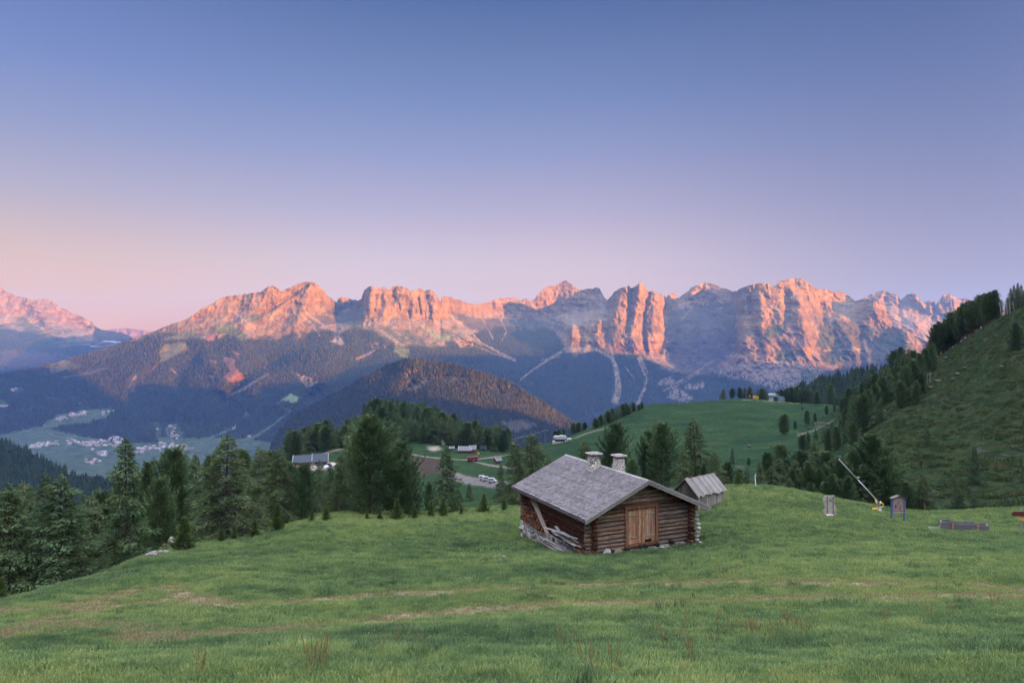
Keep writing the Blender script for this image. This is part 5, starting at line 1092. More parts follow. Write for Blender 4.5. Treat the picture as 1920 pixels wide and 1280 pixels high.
while z < 3.62:
    lim = 3.15 - (RIDGE - z - .22) / SLOPE                                       # where the roof cuts the log
    x0 = -.36 - rngh.uniform(0, .1) if z < 2.0 else max(lim, -.3); x1 = Wd_ + .36 + rngh.uniform(0, .1) if z < 2.0 else Wd_ - max(lim, -.3)
    if DZ0 - .05 < z < DZ1 - .08:
        log_x(m, x0, DX0, 0, z); log_x(m, DX1, x1, 0, z)
    else: log_x(m, x0, x1, 0, z)
    z += ST; k += 1
m.build('front_wall', LOGX, hut, True)
m = MB(); z = .16
while z < 3.62:
    lim = 3.15 - (RIDGE - z - .22) / SLOPE
    log_x(m, max(lim, -.35) if z >= 2.0 else -.38, Wd_ - max(lim, -.35) if z >= 2.0 else Wd_ + .38, Ln, z); z += ST
m.build('back_wall', LOGX, hut, True)
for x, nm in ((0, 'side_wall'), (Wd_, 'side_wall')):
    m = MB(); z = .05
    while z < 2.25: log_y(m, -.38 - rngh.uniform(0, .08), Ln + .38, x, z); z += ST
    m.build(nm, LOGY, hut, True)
# dark board ceiling just inside so that no daylight shows through chinks
m = MB(); m.box(.10, Wd_ - .10, .10, Ln - .10, -.1, 2.2); m.prism([(.1, 2.0), (Wd_ - .1, 2.0), (3.15, 3.45)], 'y', .1, Ln - .1); m.build('lining', DARKW, hut)
# door and frame
m = MB(); m.box(DX0 - .02, DX0 + .13, -.16, .02, DZ0, DZ1 + .02, (.7, .6, .55)); m.box(DX1 - .13, DX1 + .02, -.16, .02, DZ0, DZ1 + .02, (.7, .6, .55)); m.box(DX0 - .06, DX1 + .06, -.19, .02, DZ1 + .023, DZ1 + .17, (.55, .42, .36)); m.box(DX0 - .05, DX1 + .05, -.17, .02, DZ0 - .13, DZ0 - .003, (.5, .42, .4))
m.build('door_frame', DOORW, hut)
mid = (DX0 + DX1) / 2
for side, (a, b) in enumerate(((DX0 + .14, mid - .01), (mid + .01, DX1 - .14))):
    m = MB(); x = a; i = 0
    while x < b - .02:
        w = min(rngh.uniform(.095, .15), b - x); v = rngh.uniform(.7, 1.45); m.box(x, x + w - .008, -.095 - rngh.uniform(0, .012), -.05, DZ0 + .01 + (.16 if (side == 1 and .15 < x - a < .62) else rngh.uniform(0, .03)), DZ1 - .01, (v, v * rngh.uniform(.84, 1.14), v * rngh.uniform(.8, 1.25))); x += w; i += 1
    if side == 0: m.box(a + .42, a + .50, -.115, -.098, DZ0 + .05, DZ1 - .05, (1.1, .95, .9))
    m.box(a, b, -.048, -.03, DZ0 + .05, DZ1 - .05, (.15, .12, .1))
    d = m.build('door', DOORW, hut)
    for zz in (DZ0 + .36, DZ1 - .34):
        g = MB(); o_ = .02 if side == 0 else .30; g.box(a + o_, a + o_ + .50, -.135, -.112, zz, zz + .05); g.build('hinge_strip', GREEN_P, d)
# ends of floor beams and purlins
for x, zz in ((1.15, .12), (2.05, .13), (2.92, .16), (3.22, .16), (4.02, .15), (5.0, .17)):
    m = MB(); m.tube([(x, -.34, zz), (x, .1, zz)], .115, 10, (1, 1, 1)); m.build('beam_end', DARKW, hut, True)
for x, zz in ((.62, 2.42), (5.35, 2.52), (3.15, 3.46), (-.02, 2.12), (6.32, 2.12)):
    m = MB(); m.tube([(x, -.5, zz), (x, Ln + .25, zz)], .11, 10, (1.2, .6, .45)); m.build('purlin', LOGY, hut, True)
m = MB(); m.box(2.0, 5.95, -.16, .02, -.14, .035, (.95, .95, .95), jit=.008); m.box(.35, 2.0, -.15, .02, -.20, .03, (.6, .55, .5), jit=.01); m.build('sill_beam', GREYW, hut)
# stone base
m = MB(); rs = np.random.default_rng(8)
m.box(-.28, .16, 3.9, Ln + .25, -1.7, -.06, (.9, .9, .9), jit=.01)
m.box(-.1, 6.4, .0, .3, -.9, -.12, (.6, .6, .6)); m.box(6.15, 6.42, .1, 7.9, -1.0, -.06, (.7, .7, .7)); m.box(.1, 6.3, 7.7, 8.0, -2, -.06, (.7, .7, .7)); m.box(-.15, .14, .1, 3.9, -1.2, -.06, (.5, .5, .5))
fo = m.build('stone_base', MASON2, hut)
m = MB()
for i in range(26):
    y = rs.uniform(4.0, Ln + .2); m.stone((-.30, y, rs.uniform(-1.5, -.15)), (.05, rs.uniform(.14, .30), rs.uniform(.12, .24)), 100 + i, (rs.uniform(.8, 1.15),) * 3)
m.build('facing_stones', STONE, hut, True)
m = MB()
for i in range(9): m.stone((Wd_ + .42 + rs.normal(0, .03), -.28 + rs.normal(0, .05), -.15 + i * .23), (.16, .15, .10), 140 + i, (rs.uniform(.75, 1.2),) * 3)
m.build('corner_stones', STONE, hut, True)

# roof of split shingles, row above row
m = MB(); YA, YB = -.62, 8.42; XE = (-.78, 7.36)
for sgn, xe in ((-1, XE[0]), (1, XE[1])):
    run = abs(3.15 - xe); L = run * math.hypot(1, SLOPE); rows_ = int(L / .138); cs_, sn = 1 / math.hypot(1, SLOPE), SLOPE / math.hypot(1, SLOPE)
    for r in range(rows_):
        d0 = L - r * (L / rows_); y = YA - rngh.uniform(0, .1)
        rowv = rngh.uniform(.88, 1.1)
        while y < YB:
            w = rngh.uniform(.07, .135); w = min(w, YB - y + .02); ln_ = .215; v = rowv * rngh.uniform(.68, 1.3); dl = rngh.uniform(-.012, .018); lift = .058 + rngh.uniform(0, .016)
            y0_, y1_ = max(y, YA) + .003, y + w - .003
            if y1_ - y0_ > .02:
                def pt(d, yy, h): return (3.15 + sgn * (d * cs_ + h * sn * 0), yy, RIDGE - d * sn + h)
                a_ = d0 + dl; b_ = max(d0 - ln_, 0)
                V = [pt(a_, y0_, lift - .018), pt(a_, y1_, lift - .018), pt(a_, y1_, lift), pt(a_, y0_, lift), pt(b_, y0_, .004), pt(b_, y1_, .004), pt(b_, y1_, .016), pt(b_, y0_, .016)]
                m.add(V, [[0, 1, 2, 3], [3, 2, 6, 7], [1, 5, 6, 2], [0, 3, 7, 4], [0, 4, 5, 1]], None, (v, v * rngh.uniform(.96, 1.03), v * rngh.uniform(.97, 1.06)))
            y += w
roof = m.build('roof', SHING, hut)
m = MB(); m.chevron([(XE[0], roof_z(XE[0]) - .06), (3.15, RIDGE - .06), (XE[1], roof_z(XE[1]) - .06), (XE[1], roof_z(XE[1]) - .005), (3.15, RIDGE - .005), (XE[0], roof_z(XE[0]) - .005)], 'y', YA, YB)
m.build('roof_boards', LOGY, roof)
for sgn, xe in ((-1, XE[0]), (1, XE[1])):
    for yy in (YA - .045, YB + .003):
        m = MB(); ze = roof_z(xe); x1 = 3.15 + sgn * .003
        m.prism([(xe, ze - .20), (x1, RIDGE - .20), (x1, RIDGE + .045), (xe, ze + .045)], 'y', yy, yy + .042, (.85, .85, .85)); m.prism([(xe + sgn * .04, ze - .04), (x1, RIDGE - .02), (x1, RIDGE + .075), (xe + sgn * .04, ze + .05)], 'y', yy - .025, yy - .003, (1.05, 1.05, 1.08)); m.build('barge_board', GREYW, roof)
    m = MB(); m.box(min(xe, xe + sgn * .035), max(xe, xe + sgn * .035), YA, YB, roof_z(xe) - .13, roof_z(xe) - .02, (.35, .33, .35)); m.build('eave_board', GREYW, roof)
m = MB()
for sgn in (-1, 1):
    M_ = Matrix.Translation((3.15, 0, RIDGE + .052)) @ Matrix.Rotation(sgn * math.atan(SLOPE), 4, 'Y'); m.box(0 if sgn > 0 else -.15, .15 if sgn > 0 else 0, YA - .05, YB + .05, 0, .02, (.9, .9, .9), M_)
m.build('ridge_cap', GREYW, roof)

def chimney(x, y, zb, zt, w, lab):
    ch = MB(); n = 14; lv = 10; rr = np.random.default_rng(int(x * 100)); V = []
    for k in range(lv + 1):
        f = k / lv; hw = w * (.5 - .13 * f)
        for j in range(n * 4):
            s_, q = divmod(j, n); u = -1 + 2 * q / n; px_, py_ = ((u, -1), (1, u), (-u, 1), (-1, -u))[s_]; b = 1 + rr.normal(0, .045)
            V.append((x + px_ * hw * b, y + py_ * hw * b, zb + (zt - zb) * f))
    N_ = n * 4; Q = [(k * N_ + j, k * N_ + (j + 1) % N_, (k + 1) * N_ + (j + 1) % N_, (k + 1) * N_ + j) for k in range(lv) for j in range(N_)]
    V.append((x, y, zt)); T = [(lv * N_ + j, lv * N_ + (j + 1) % N_, len(V) - 1) for j in range(N_)]
    ch.add(V, Q, T)
    c_ = ch.build('chimney', MASON, hut, False)
    for k in range(60):
        pass
    g = MB()
    for (a, b) in ((-1, -1), (1, -1), (1, 1), (-1, 1), (0, -1), (0, 1)): g.box(x + a * w * .27 - .05, x + a * w * .27 + .05, y + b * w * .27 - .05, y + b * w * .27 + .05, zt - .01, zt + .12, (.35, .33, .33))
    g.build('vent_stone', STONE, c_)
    g = MB(); hw = w * .62; g.prism([(x - hw, y - hw * .9), (x + hw * .9, y - hw), (x + hw, y + hw * .85), (x - hw * .85, y + hw)], 'z', zt + .12, zt + .175, (.8, .78, .82)); g.prism([(x - hw * .7, y - hw * .6), (x + hw * .6, y - hw * .7), (x + hw * .7, y + hw * .6), (x - hw * .6, y + hw * .7)], 'z', zt + .176, zt + .21, (.7, .68, .72)); g.build('cap_slab', STONE, c_)
chimney(2.74, 4.30, 3.35, 4.40, .70, ''); chimney(3.62, 2.95, 3.2, 4.42, .64, '')

# things lying against the hut
MH = hut.matrix_basis.copy() if False else Matrix.Translation(A0) @ Matrix.Rotation(RZ, 4, 'Z')
def at_hut(o, x, y, z, rot=(0, 0, 0)):
    o.matrix_world = MH @ Matrix.Translation((x, y, z)) @ (Matrix.Rotation(rot[2], 4, 'Z') @ Matrix.Rotation(rot[1], 4, 'Y') @ Matrix.Rotation(rot[0], 4, 'X'))
def board(L, w, h, v, mat=GREYW, nm='loose_board'):
    m = MB(); m.box(-L / 2, L / 2, -w / 2, w / 2, -h / 2, h / 2, v, jit=.006); return m.build(nm, mat)
bd = [board(1.6, .16, .035, (1.2, 1.2, 1.25)), board(2.1, .12, .04, (.85, .85, .9)), board(1.2, .20, .03, (1.35, 1.3, 1.3)), board(1.7, .10, .05, (.6, .55, .55)), board(2.4, .14, .05, (.95, .9, .85))]
usedb = set(); r5 = random.Random(12)
for i in range(74):
    k = r5.randrange(5); o = bd[k]
    if k in usedb: o = o.copy(); col.objects.link(o)
    usedb.add(k)
    lay = i // 6; zz = -.92 + lay * .085 if i < 66 else .42 + (i - 66) * .05
    yy = .35 + 1.25 + r5.uniform(-.35, .9) + (1.1 if i % 5 == 0 else 0); xx = -.48 - r5.uniform(0, .62) * (1 - lay * .045)
    at_hut(o, xx, min(yy, 3.2), zz + r5.uniform(0, .03), (r5.uniform(-.12, .12), r5.uniform(-.05, .05) + .03, math.pi / 2 + r5.uniform(-.10, .10) if i % 7 else math.pi / 2 + r5.uniform(-.5, .5)))
    tag(o, 'grey weathered board in the pile heaped along the left wall of the hut', 'board', 'boards piled beside the hut')
for i, (x, y, zz, ry, rz, lab) in enumerate([(-.62, 2.3, .62, -.30, 1.45, 'grey slab lying askew on the heap of boards, topmost'), (-.72, 1.75, .55, -.12, 1.7, 'pale long board on the heap, pointing at the front corner of the hut'), (-.75, 2.6, .52, .22, 1.25, 'grey board lying slantwise on the far end of the heap')]):
    o = board((1.5, 2.2, 1.3)[i], .17, .06, (1.2, 1.2, 1.25)); at_hut(o, x, y, zz, (.1, ry, rz)); tag(o, lab, 'board')
for i, (x, y, x1, y1) in enumerate([(-.50, 6.5, -.75, 3.55), (-.42, 6.25, -.62, 3.75)]):
    a = Vector((x, y, 1.92)); b = Vector((x1, y1, .12)); d = (b - a); m = MB(); L = d.length; m.box(-L / 2, L / 2, -.06 - .02 * i, .06 + .02 * i, -.02, .02, ((1.25, 1.1, .95) if i else (1.0, .85, .75)), jit=.004); o = m.build('leaning_plank', GREYW)
    q = d.to_track_quat('X', 'Z'); o.matrix_world = MH @ Matrix.Translation((a + b) / 2) @ q.to_matrix().to_4x4(); tag(o, ('broad brown plank leaning from the eave down to the board heap', 'narrow pale plank leaning beside the broad brown one')[i], 'plank')
FIRE = wood_mat('split_firewood', [(.3, (.06, .028, .02)), (.5, (.20, .10, .065)), (.7, (.40, .25, .18))], (1, 1, 1), 4, .01)
lg = []
for k in range(4):
    m = MB(); r_ = (.075, .06, .085, .07)[k]
    if k % 2: m.prism([(r_, 0), (-r_ * .6, r_ * .8), (-r_ * .6, -r_ * .8)], 'x', -.2, .2, ((1.6, 1.1, .9), (.5, .45, .5))[k // 2])
    else: m.tube([(-.2, 0, 0), (.2, 0, 0)], r_, 8, ((1.1, .9, .8), (.75, .7, .75))[k // 2])
    lg.append(m.build('firewood_log', FIRE))
usedb = set(); n_ = 0
for row in range(8):
    for j in range(13):
        if row > 5 and j % 3 == 0: continue
        k = r5.randrange(4); o = lg[k]
        if k in usedb: o = o.copy(); col.objects.link(o)
        usedb.add(k); at_hut(o, -.30 + r5.uniform(-.03, .05), 4.75 + j * .225 + (row % 2) * .08 + r5.uniform(-.03, .03), .06 + row * .128 + r5.uniform(-.01, .01), (r5.uniform(0, 6), 0, r5.uniform(-.06, .06)))
        tag(o, 'split log in the firewood stack on the stone ledge beside the hut', 'firewood', 'firewood stacked on the stone ledge')
for row in range(7):
    for j in range(3):
        k = r5.randrange(4); o = lg[k].copy(); col.objects.link(o); at_hut(o, -.40 - j * .16 + r5.uniform(-.02, .02), .42 + r5.uniform(-.04, .04), -.72 + row * .15, (r5.uniform(0, 6), 0, math.pi / 2 + r5.uniform(-.1, .1)))
        tag(o, 'round log end in the small stack closing the board pile near the hut corner', 'firewood', 'log ends closing the board pile')
def rock(name, x, y, r, seed, v, lab, flat=.75, sink=.25, group=None):
    m = MB(); m.stone((0, 0, 0), r, seed, v, flat); o = m.build(name, STONE, None, False); o.location = (x, y, float(gz(x, y)) + r[2] * flat * (1 - sink) * .6); return tag(o, lab, 'stone', group)
def hw(x, y): v = MH @ Vector((x, y, 0)); return v.x, v.y
m = MB(); m.prism([(-.30, -.30), (.26, -.34), (.30, .30), (.05, .42), (-.22, .12)], 'y', -.05, .05, (1.0, 1.02, 1.12)); o = m.build('stone_slab', STONE); at_hut(o, .62, -.42, -.02, (-.30, 0, 0)); tag(o, 'grey pointed slab leaning on the hut front by the left corner', 'stone slab')
m = MB(); m.tube([(0, -.05, 0), (0, .05, 0)], .30, 9, (.75, .55, .52)); o = m.build('stone_slab', STONE); at_hut(o, 1.42, -.34, -.02, (-.25, 0, 0)); tag(o, 'reddish rounded slab leaning on the hut front right of the grey one', 'stone slab')
for i, (x, y, r, lab) in enumerate([(.1, -.62, (.14, .1, .08), 'small white stone lying at the left corner of the hut'), (.32, -.66, (.12, .12, .09), 'whitish stone beside the one at the hut corner'), (2.7, -.55, (.48, .22, .06), 'flat grey step stone below the left door'), (3.75, -.40, (.24, .15, .09), 'white flat stone below the right door'), (4.25, -.38, (.22, .14, .08), 'white stone right of the door, under the sill'), (4.65, -.32, (.18, .14, .08), 'pale stone under the right part of the sill'), (5.2, -.3, (.22, .16, .08), 'pale stone near the right end of the sill'), (5.7, -.28, (.16, .14, .08), 'last pale stone of the row under the sill'), (6.85, -.3, (.26, .2, .11), 'light boulder at the right corner of the hut'), (1.05, -.5, (.10, .1, .07), 'small white stone between the two leaning slabs')]):
    X, Y = hw(x, y); rock('stone', X, Y, r, 300 + i, (1.1, 1.08, 1.08), lab)
for i, (px, py, r, lab) in enumerate([(928, 1046, (.16, .13, .12), 'pale stone, leftmost of the little heap in the meadow left of the hut'), (936, 1043, (.15, .14, .13), 'pale pinkish stone in the middle of the little heap'), (944, 1046, (.14, .12, .12), 'whitest stone on the right of the little heap'), (938, 1050, (.10, .09, .08), 'small stone in front of the little heap'),
   (325, 1027, (.42, .34, .42), 'grey boulder with a broken top by the largest young pine'), (343, 1029, (.26, .24, .26), 'smaller boulder right of the broken topped one'), (284, 1043, (.32, .2, .2), 'flat rock on the left crest of the meadow'), (300, 1037, (.26, .18, .14), 'low rock between the flat rock and the boulders'), (311, 1036, (.2, .16, .12), 'small rock close to the boulders on the crest')]):
    p = gp(px, py + 3, 15, 50); rock('rock', p.x, p.y, r, 330 + i, (.5, .48, .49), lab, 1.0, -.3)
for i, (px, py) in enumerate([(1441, 1222), (1449, 1212), (1638, 1075), (1600, 1240), (1504, 1156), (1424, 1155), (1640, 1058), (1767, 1073), (1911, 1045), (1256, 1190), (1705, 1188), (1692, 1060), (1776, 1240)]):
    p = gp(px, py, 7, 50); rock('pebble', p.x, p.y, (.05, .04, .03), 360 + i, (1.5, 1.45, 1.45), 'small white stone in the foreground grass', .9, -1.2, 'small white stones in the grass')

# ------------------------------------------------------------------ plank shed
a = gat(1309, 50.0); b_ = gat(1357, 52.0); ang = math.atan2(b_.y - a.y, b_.x - a.x); Ls = math.hypot(b_.x - a.x, b_.y - a.y); zb = a.z
sh = empty('plank_shed', (a.x, a.y, zb), ang); tag(sh, 'small grey shed of upright planks with a ragged board roof behind the hut', 'shed')
rs2 = random.Random(5)
def planks_x(m, x0, x1, y, zf, z0, c=1.0):
    x = x0
    while x < x1:
        w = rs2.uniform(.12, .2); v = c * rs2.uniform(.7, 1.3); xe = min(x + w, x1); m.box(x, xe - .008, y - .015 - rs2.uniform(0, .015), y + .01, z0 + rs2.uniform(-.05, .03), zf(x + w / 2) + rs2.uniform(-.03, .02), (v, v, v)); x += w
EV, RG, DP = 1.12, 2.12, 2.1
m = MB(); planks_x(m, 0, Ls, 0, lambda x: EV, -.5); m.build('plank_wall', GREYZ, sh)
m = MB(); planks_x(m, 0, Ls, DP, lambda x: EV, -.8); m.build('plank_wall', GREYZ, sh)
for xx in (0.0, Ls):
    m = MB(); y = 0
    while y < DP:
        w = rs2.uniform(.13, .2); v = rs2.uniform(.35, .8) * (.6 if xx == 0 else 1); h = EV + (RG - EV) * (1 - abs((y + w / 2) - DP / 2) / (DP / 2)) - .05; m.box(xx - .015, xx + .012, y, min(y + w, DP) - .01, -.7, h, (v * 1.1, v, v * .9)); y += w
    m.build('gable_wall', GREYZ, sh)
for sg in (0, 1):
    m = MB(); x = -.22; th = math.atan2(RG - EV, DP / 2)
    while x < Ls + .2:
        w = rs2.uniform(.16, .30); v = rs2.uniform(.45, .95); o_ = rs2.uniform(.08, .26); up = rs2.uniform(-.02, .10)
        L = (DP / 2) / math.cos(th) + o_ + up; M_ = Matrix.Translation((x, DP / 2, RG + .03)) @ (Matrix.Identity(4) if sg == 0 else Matrix.Rotation(math.pi, 4, 'Z') @ Matrix.Translation((-w, 0, 0))) @ Matrix.Rotation(th, 4, 'X')
        m.box(0, w - .01, -L + up, up, 0, .03, (v, v, v * 1.04), M_ @ Matrix.Translation((0, 0, rs2.uniform(0, .03)))); x += w * .97
    m.build('board_roof', GREYZ, sh)

# ------------------------------------------------------------------ small things on the right of the meadow
def placed(name, px, py, d0=20, d1=66, rz=0.0): p = gp(px, py, d0, d1); return empty(name, p, rz), p
e, p = placed('cutout_board', 1557, 967); tag(e, 'silvery wooden cut-out board with wavy edges and a round face hole', 'cutout board')
s = p.y / F
outl = [(-8, 0), (-12, 5), (-14, 11), (-9, 15), (-11, 20), (-12, 26), (-14, 31), (-11, 38), (8, 39), (6, 33), (9, 29), (7, 24), (10, 19), (12, 12), (9, 8), (13, 3), (10, -1)]
m = MB(); cy_ = 20
hole = [(.5 + 3.0 * math.cos(q), 29 + 3.6 * math.sin(q)) for q in np.linspace(0, 2 * math.pi, 18)[:-1]]
import bmesh
def slab_with_hole(outline, holes, s, th):
    bm = bmesh.new(); eds = []
    for ring in [outline] + holes:
        vs = [bm.verts.new((x * s, 0, z * s)) for x, z in ring]
        for i in range(len(vs)): eds.append(bm.edges.new((vs[i], vs[(i + 1) % len(vs)])))
    bmesh.ops.triangle_fill(bm, edges=eds, use_beauty=True); fs = list(bm.faces)
    r = bmesh.ops.extrude_face_region(bm, geom=fs); bmesh.ops.translate(bm, verts=[v for v in r['geom'] if isinstance(v, bmesh.types.BMVert)], vec=(0, th, 0))
    bmesh.ops.recalc_face_normals(bm, faces=bm.faces); bm.verts.index_update()
    V = np.array([v.co[:] for v in bm.verts]); T = np.array([[v.index for v in f.verts] for f in bm.faces if len(f.verts) == 3]); Q = np.array([[v.index for v in f.verts] for f in bm.faces if len(f.verts) == 4]); bm.free(); return V, Q, T
V, Q, T = slab_with_hole(outl, [hole], s, .05); m.add(V, Q, T, (1.5, 1.45, 1.45)); m.build('board', GREYZ, e)
for xx in (-6, 5): m = MB(); m.box(xx * s - .03, xx * s + .03, -.045, -.003, 0, 37 * s, (.7, .65, .62)); m.build('batten', GREYZ, e)
m = MB(); m.box(-11 * s, 2 * s, -.42, -.06, -.25, 4.5 * s, (1.1, 1.0, 1.0)); m.build('foot_block', STONE, e)

e, p = placed('notice_board', 1684, 976, rz=.12); tag(e, 'peeling red framed notice board with a small roof on two blue posts', 'notice board')
s = p.y / F
for xx in (-13, 12.5): m = MB(); m.box(xx * s - .05, xx * s + .05, -.05, .05, -.4, 40 * s, (1, 1, 1)); q = m.build('post', BLUE_P, e); m = MB(); m.box(xx * s + .053, xx * s + .075, -.04, .04, 0, 38 * s, (1, 1, 1)); m.build('edge_strip', WHITE_P, q)
m = MB(); m.prism([(-12 * s, 17 * s), (11.4 * s, 17 * s), (11.4 * s, 42 * s), (0, 47 * s), (-12 * s, 42 * s)], 'y', -.03, .03, (1.0, .9, .9)); pa = m.build('panel', GREYZ, e)
for (x0, x1, z0, z1) in ((-12, 11.4, 17, 18.4), (-12, -10.8, 18.5, 42), (10.2, 11.4, 18.5, 42), (-7, -4, 24, 31), (-1, 1, 33, 36), (3, 4.4, 19, 27), (-10.7, -9.5, 38, 41)): m = MB(); m.box(x0 * s, x1 * s, -.045, -.033, z0 * s, z1 * s); m.build('red_frame', RED_P, pa)
for sg in (-1, 1): m = MB(); M_ = Matrix.Translation((0, 0, 47.6 * s)) @ Matrix.Rotation(sg * .33, 4, 'Y'); m.box(0 if sg > 0 else -16 * s, 16 * s if sg > 0 else 0, -.16, .16, 0, .03, (.55, .5, .5), M_); m.build('roof_board', GREYW, e)
m = MB(); m.box(-12 * s, 11.4 * s, -.06, -.034, 15.4 * s, 16.9 * s, (1.3, 1.3, 1.3)); m.build('ledge', GREYW, e)

e, p = placed('snow_lance', 1649, 962); tag(e, 'tall tilted snow making lance with a yellow hose and a small machine at its foot', 'snow lance')
s = p.y / F
m = MB(); m.tube([(0, 0, -.4), (0, 0, 11 * s)], .16, 14, (1.2, 1.2, 1.25)); m.tube([(0, 0, 11 * s), (0, 0, 12.5 * s)], .19, 14); m.build('base_tube', GREY_M, e, True)
top = np.array([-71.5 * s, .3, 99 * s]); bot = np.array([2 * s, 0, 17 * s]); m = MB(); m.tube([bot, bot + (top - bot) * .55], .045, 10, (1.1, 1.1, 1.15)); m.tube([bot + (top - bot) * .55, top], .032, 10, (1.1, 1.1, 1.15)); m.tube([top, top + (top - bot) * .012], .06, 10, (1.2, 1.2, 1.4)); la = m.build('lance_pipe', WHITE_P, e, True)
m = MB(); q = bot + (top - bot) * .58; m.tube([q, q + np.array([1.5 * s, 0, 2 * s]), q + np.array([5 * s, 0, 1.6 * s])], .045, 8, (1.3, 1.1, .9)); m.build('bracket', WHITE_P, la, True)
m = MB(); m.tube([(-1 * s, 0, 11 * s), (-3 * s, 0, 17 * s), (-7 * s, 0, 24 * s)], .05, 8); m.tube([(-2 * s, -.05, 12 * s), (0, -.05, 17 * s), (2 * s, -.05, 23 * s)], .06, 8); m.build('strut', GREY_M, e, True)
hp = [(2 * s + 3.6 * s * math.cos(a_), -.1, 16 * s + 4.0 * s * math.sin(a_)) for a_ in np.linspace(1.9, -1.7, 12)]; m = MB(); m.tube(hp, .055, 8); m.tube([(-8 * s, 0, 27 * s), (-7 * s, -.05, 20 * s), (-4 * s, -.05, 14 * s)], .04, 8); m.build('hose', YEL, e, True)
m = MB(); m.tube([(-14 * s, -.1, 6.5 * s), (-4 * s, -.1, 6.5 * s)], .13, 12); m.box(-13 * s, -5 * s, -.25, .05, 8.5 * s, 10.5 * s); m.build('machine_cover', YEL, e, True)
m = MB(); m.tube([(-9 * s + 5 * s * math.cos(a_), -.15, 5.5 * s + 4.6 * s * math.sin(a_)) for a_ in np.linspace(0, 5.8, 14)], .05, 8); m.box(-12 * s, -5 * s, -.1, .1, -.2, 4 * s, (.7, .7, .8)); m.build('reel', BLUE_P, e, True)

e, p = placed('wooden_trough', 1809, 998, rz=-.42); tag(e, 'long plank trough with a wavy rim and two rusty bands on a low deck', 'trough')
s = p.y / F; L = 2.75
m = MB(); n = 24; xs = np.linspace(-L / 2, L / 2, n); zt = .60 + .05 * np.sin(xs * 5.3) + .02 * np.sin(xs * 13)
for yy in (-.02, .62):
    for i in range(n - 1): m.prism([(xs[i], .02), (xs[i + 1], .02), (xs[i + 1], zt[i + 1]), (xs[i], zt[i])], 'y', yy, yy + .06, (.5, .5, .56))
m.box(-L / 2, -L / 2 + .06, .042, .618, .02, .58, (.8, .8, .85)); m.box(L / 2 - .06, L / 2, .042, .618, .02, .58, (.8, .8, .85)); m.box(-L / 2 + .06, L / 2 - .06, .042, .618, .3, .42, (.25, .2, .18)); m.build('box', GREYW, e)
for xx in (-.72, .72): m = MB(); m.box(xx, xx + .07, -.05, -.023, .05, .60); m.build('band', ORANGE, e)
m = MB()
for k in range(9): v = rs2.uniform(.5, .9); m.box(-2.05 + k * .45, -2.05 + k * .45 + .42, -.55, .9, -.10, -.02, (v, v, v))
m.build('deck', GREYW, e)
for i, (px, py, L_, a_) in enumerate([(1870, 1001, .9, -.3), (1888, 1003, .7, .2)]):
    p = gp(px, py, 20, 60); m = MB(); m.box(-L_ / 2, L_ / 2, -.1, .1, 0, .08, (.6, .5, .5)); o = m.build('low_timber', GREYW); o.location = p; o.rotation_euler = (0, 0, a_); tag(o, ('dark timber lying in the grass between trough and signpost', 'short timber lying close to the signpost')[i], 'timber')
e, p = placed('signpost', 1915, 1004); tag(e, 'grey signpost with a dark red arrow board and a small orange plate', 'signpost')
s = p.y / F
m = MB(); m.tube([(0, 0, -.4), (0, 0, 52 * s)], .05, 8, (1, 1, 1)); m.build('post', GREYZ, e)
m = MB(); m.prism([(-20 * s, 41 * s), (-17 * s, 37.5 * s), (7 * s, 37.5 * s), (8 * s, 41 * s), (7 * s, 46 * s), (-14 * s, 46 * s), (-18 * s, 45 * s)], 'y', -.09, -.053, (.45, .5, .5)); m.build('arrow_board', RED_P, e)
m = MB(); m.box(-5 * s, 6 * s, -.085, -.053, 29 * s, 33.5 * s, (1.1, 1.3, 1.3)); m.build('plate', ORANGE, e)
p = gat(1416, 62.5); m = MB(); m.tube([(0, 0, 0), (.04, 0, .5), (-.02, 0, 1.0), (.05, 0, 1.35)], [.05, .05, .04, .02], 8, (2.2, 2.1, 2.1)); o = m.build('dead_stem', WHITE_P); o.location = (p.x, p.y, p.z - .05); tag(o, 'bare white dead stem standing before the bright larch bush', 'dead stem')

# ------------------------------------------------------------------ snow fences on the slope
def fence(px, py, w_px, h_px, label, rz=0.0, n=6, d0=100, d1=330, broken=0):
    p = gp(px, py, d0, d1); s = p.y / F; e = empty('snow_fence', (p.x, p.y, p.z), rz); tag(e, label, 'snow fence', None); W_ = w_px * s; H_ = h_px * s; rr = random.Random(int(px))
    for k in range(n):
        x = -W_ / 2 + W_ * k / (n - 1); m = MB(); tl = rr.uniform(-.12, .12) * H_; m.tube([(x - .25 * H_ + tl, -.5 * H_, -.05 * H_ - .3), (x, 0, H_)], .03 * H_ ** .5 * 1.2, 6, (.75, .72, .75)); m.build('post', GREYZ, e)
    for j in range(3):
        m = MB(); zz = H_ * (1.0 - .11 * j); m.tube([(-W_ / 2 - .15 * W_ * rr.random(), .02 + .12 * j * H_, zz + rr.uniform(-.05, .05) * H_), (W_ / 2 + .15 * W_ * rr.random(), .02 + .12 * j * H_, zz + rr.uniform(-.1, .1) * H_)], .03 * H_ ** .5 * 1.2, 6, (.7, .68, .7)); m.build('rail', GREYW, e)
    return e
fence(1893, 587, 38, 20, 'topmost wooden snow fence on the skyline at the right edge', 0, 7, 130, 250)
fence(1729, 722, 30, 24, 'wooden snow fence with slanting posts beside the climbing pines', 0, 6, 120, 300)
fence(1648, 756, 16, 13, 'small snow fence of leaning posts halfway up the gully edge', 0, 5, 110, 330)
fence(1612, 744, 26, 5, 'low snow fence showing only its rails above the gully', 0, 5, 110, 330)
fence(1585, 750, 14, 5, 'short snow fence tilting down left of the low one', .5, 4, 110, 330)
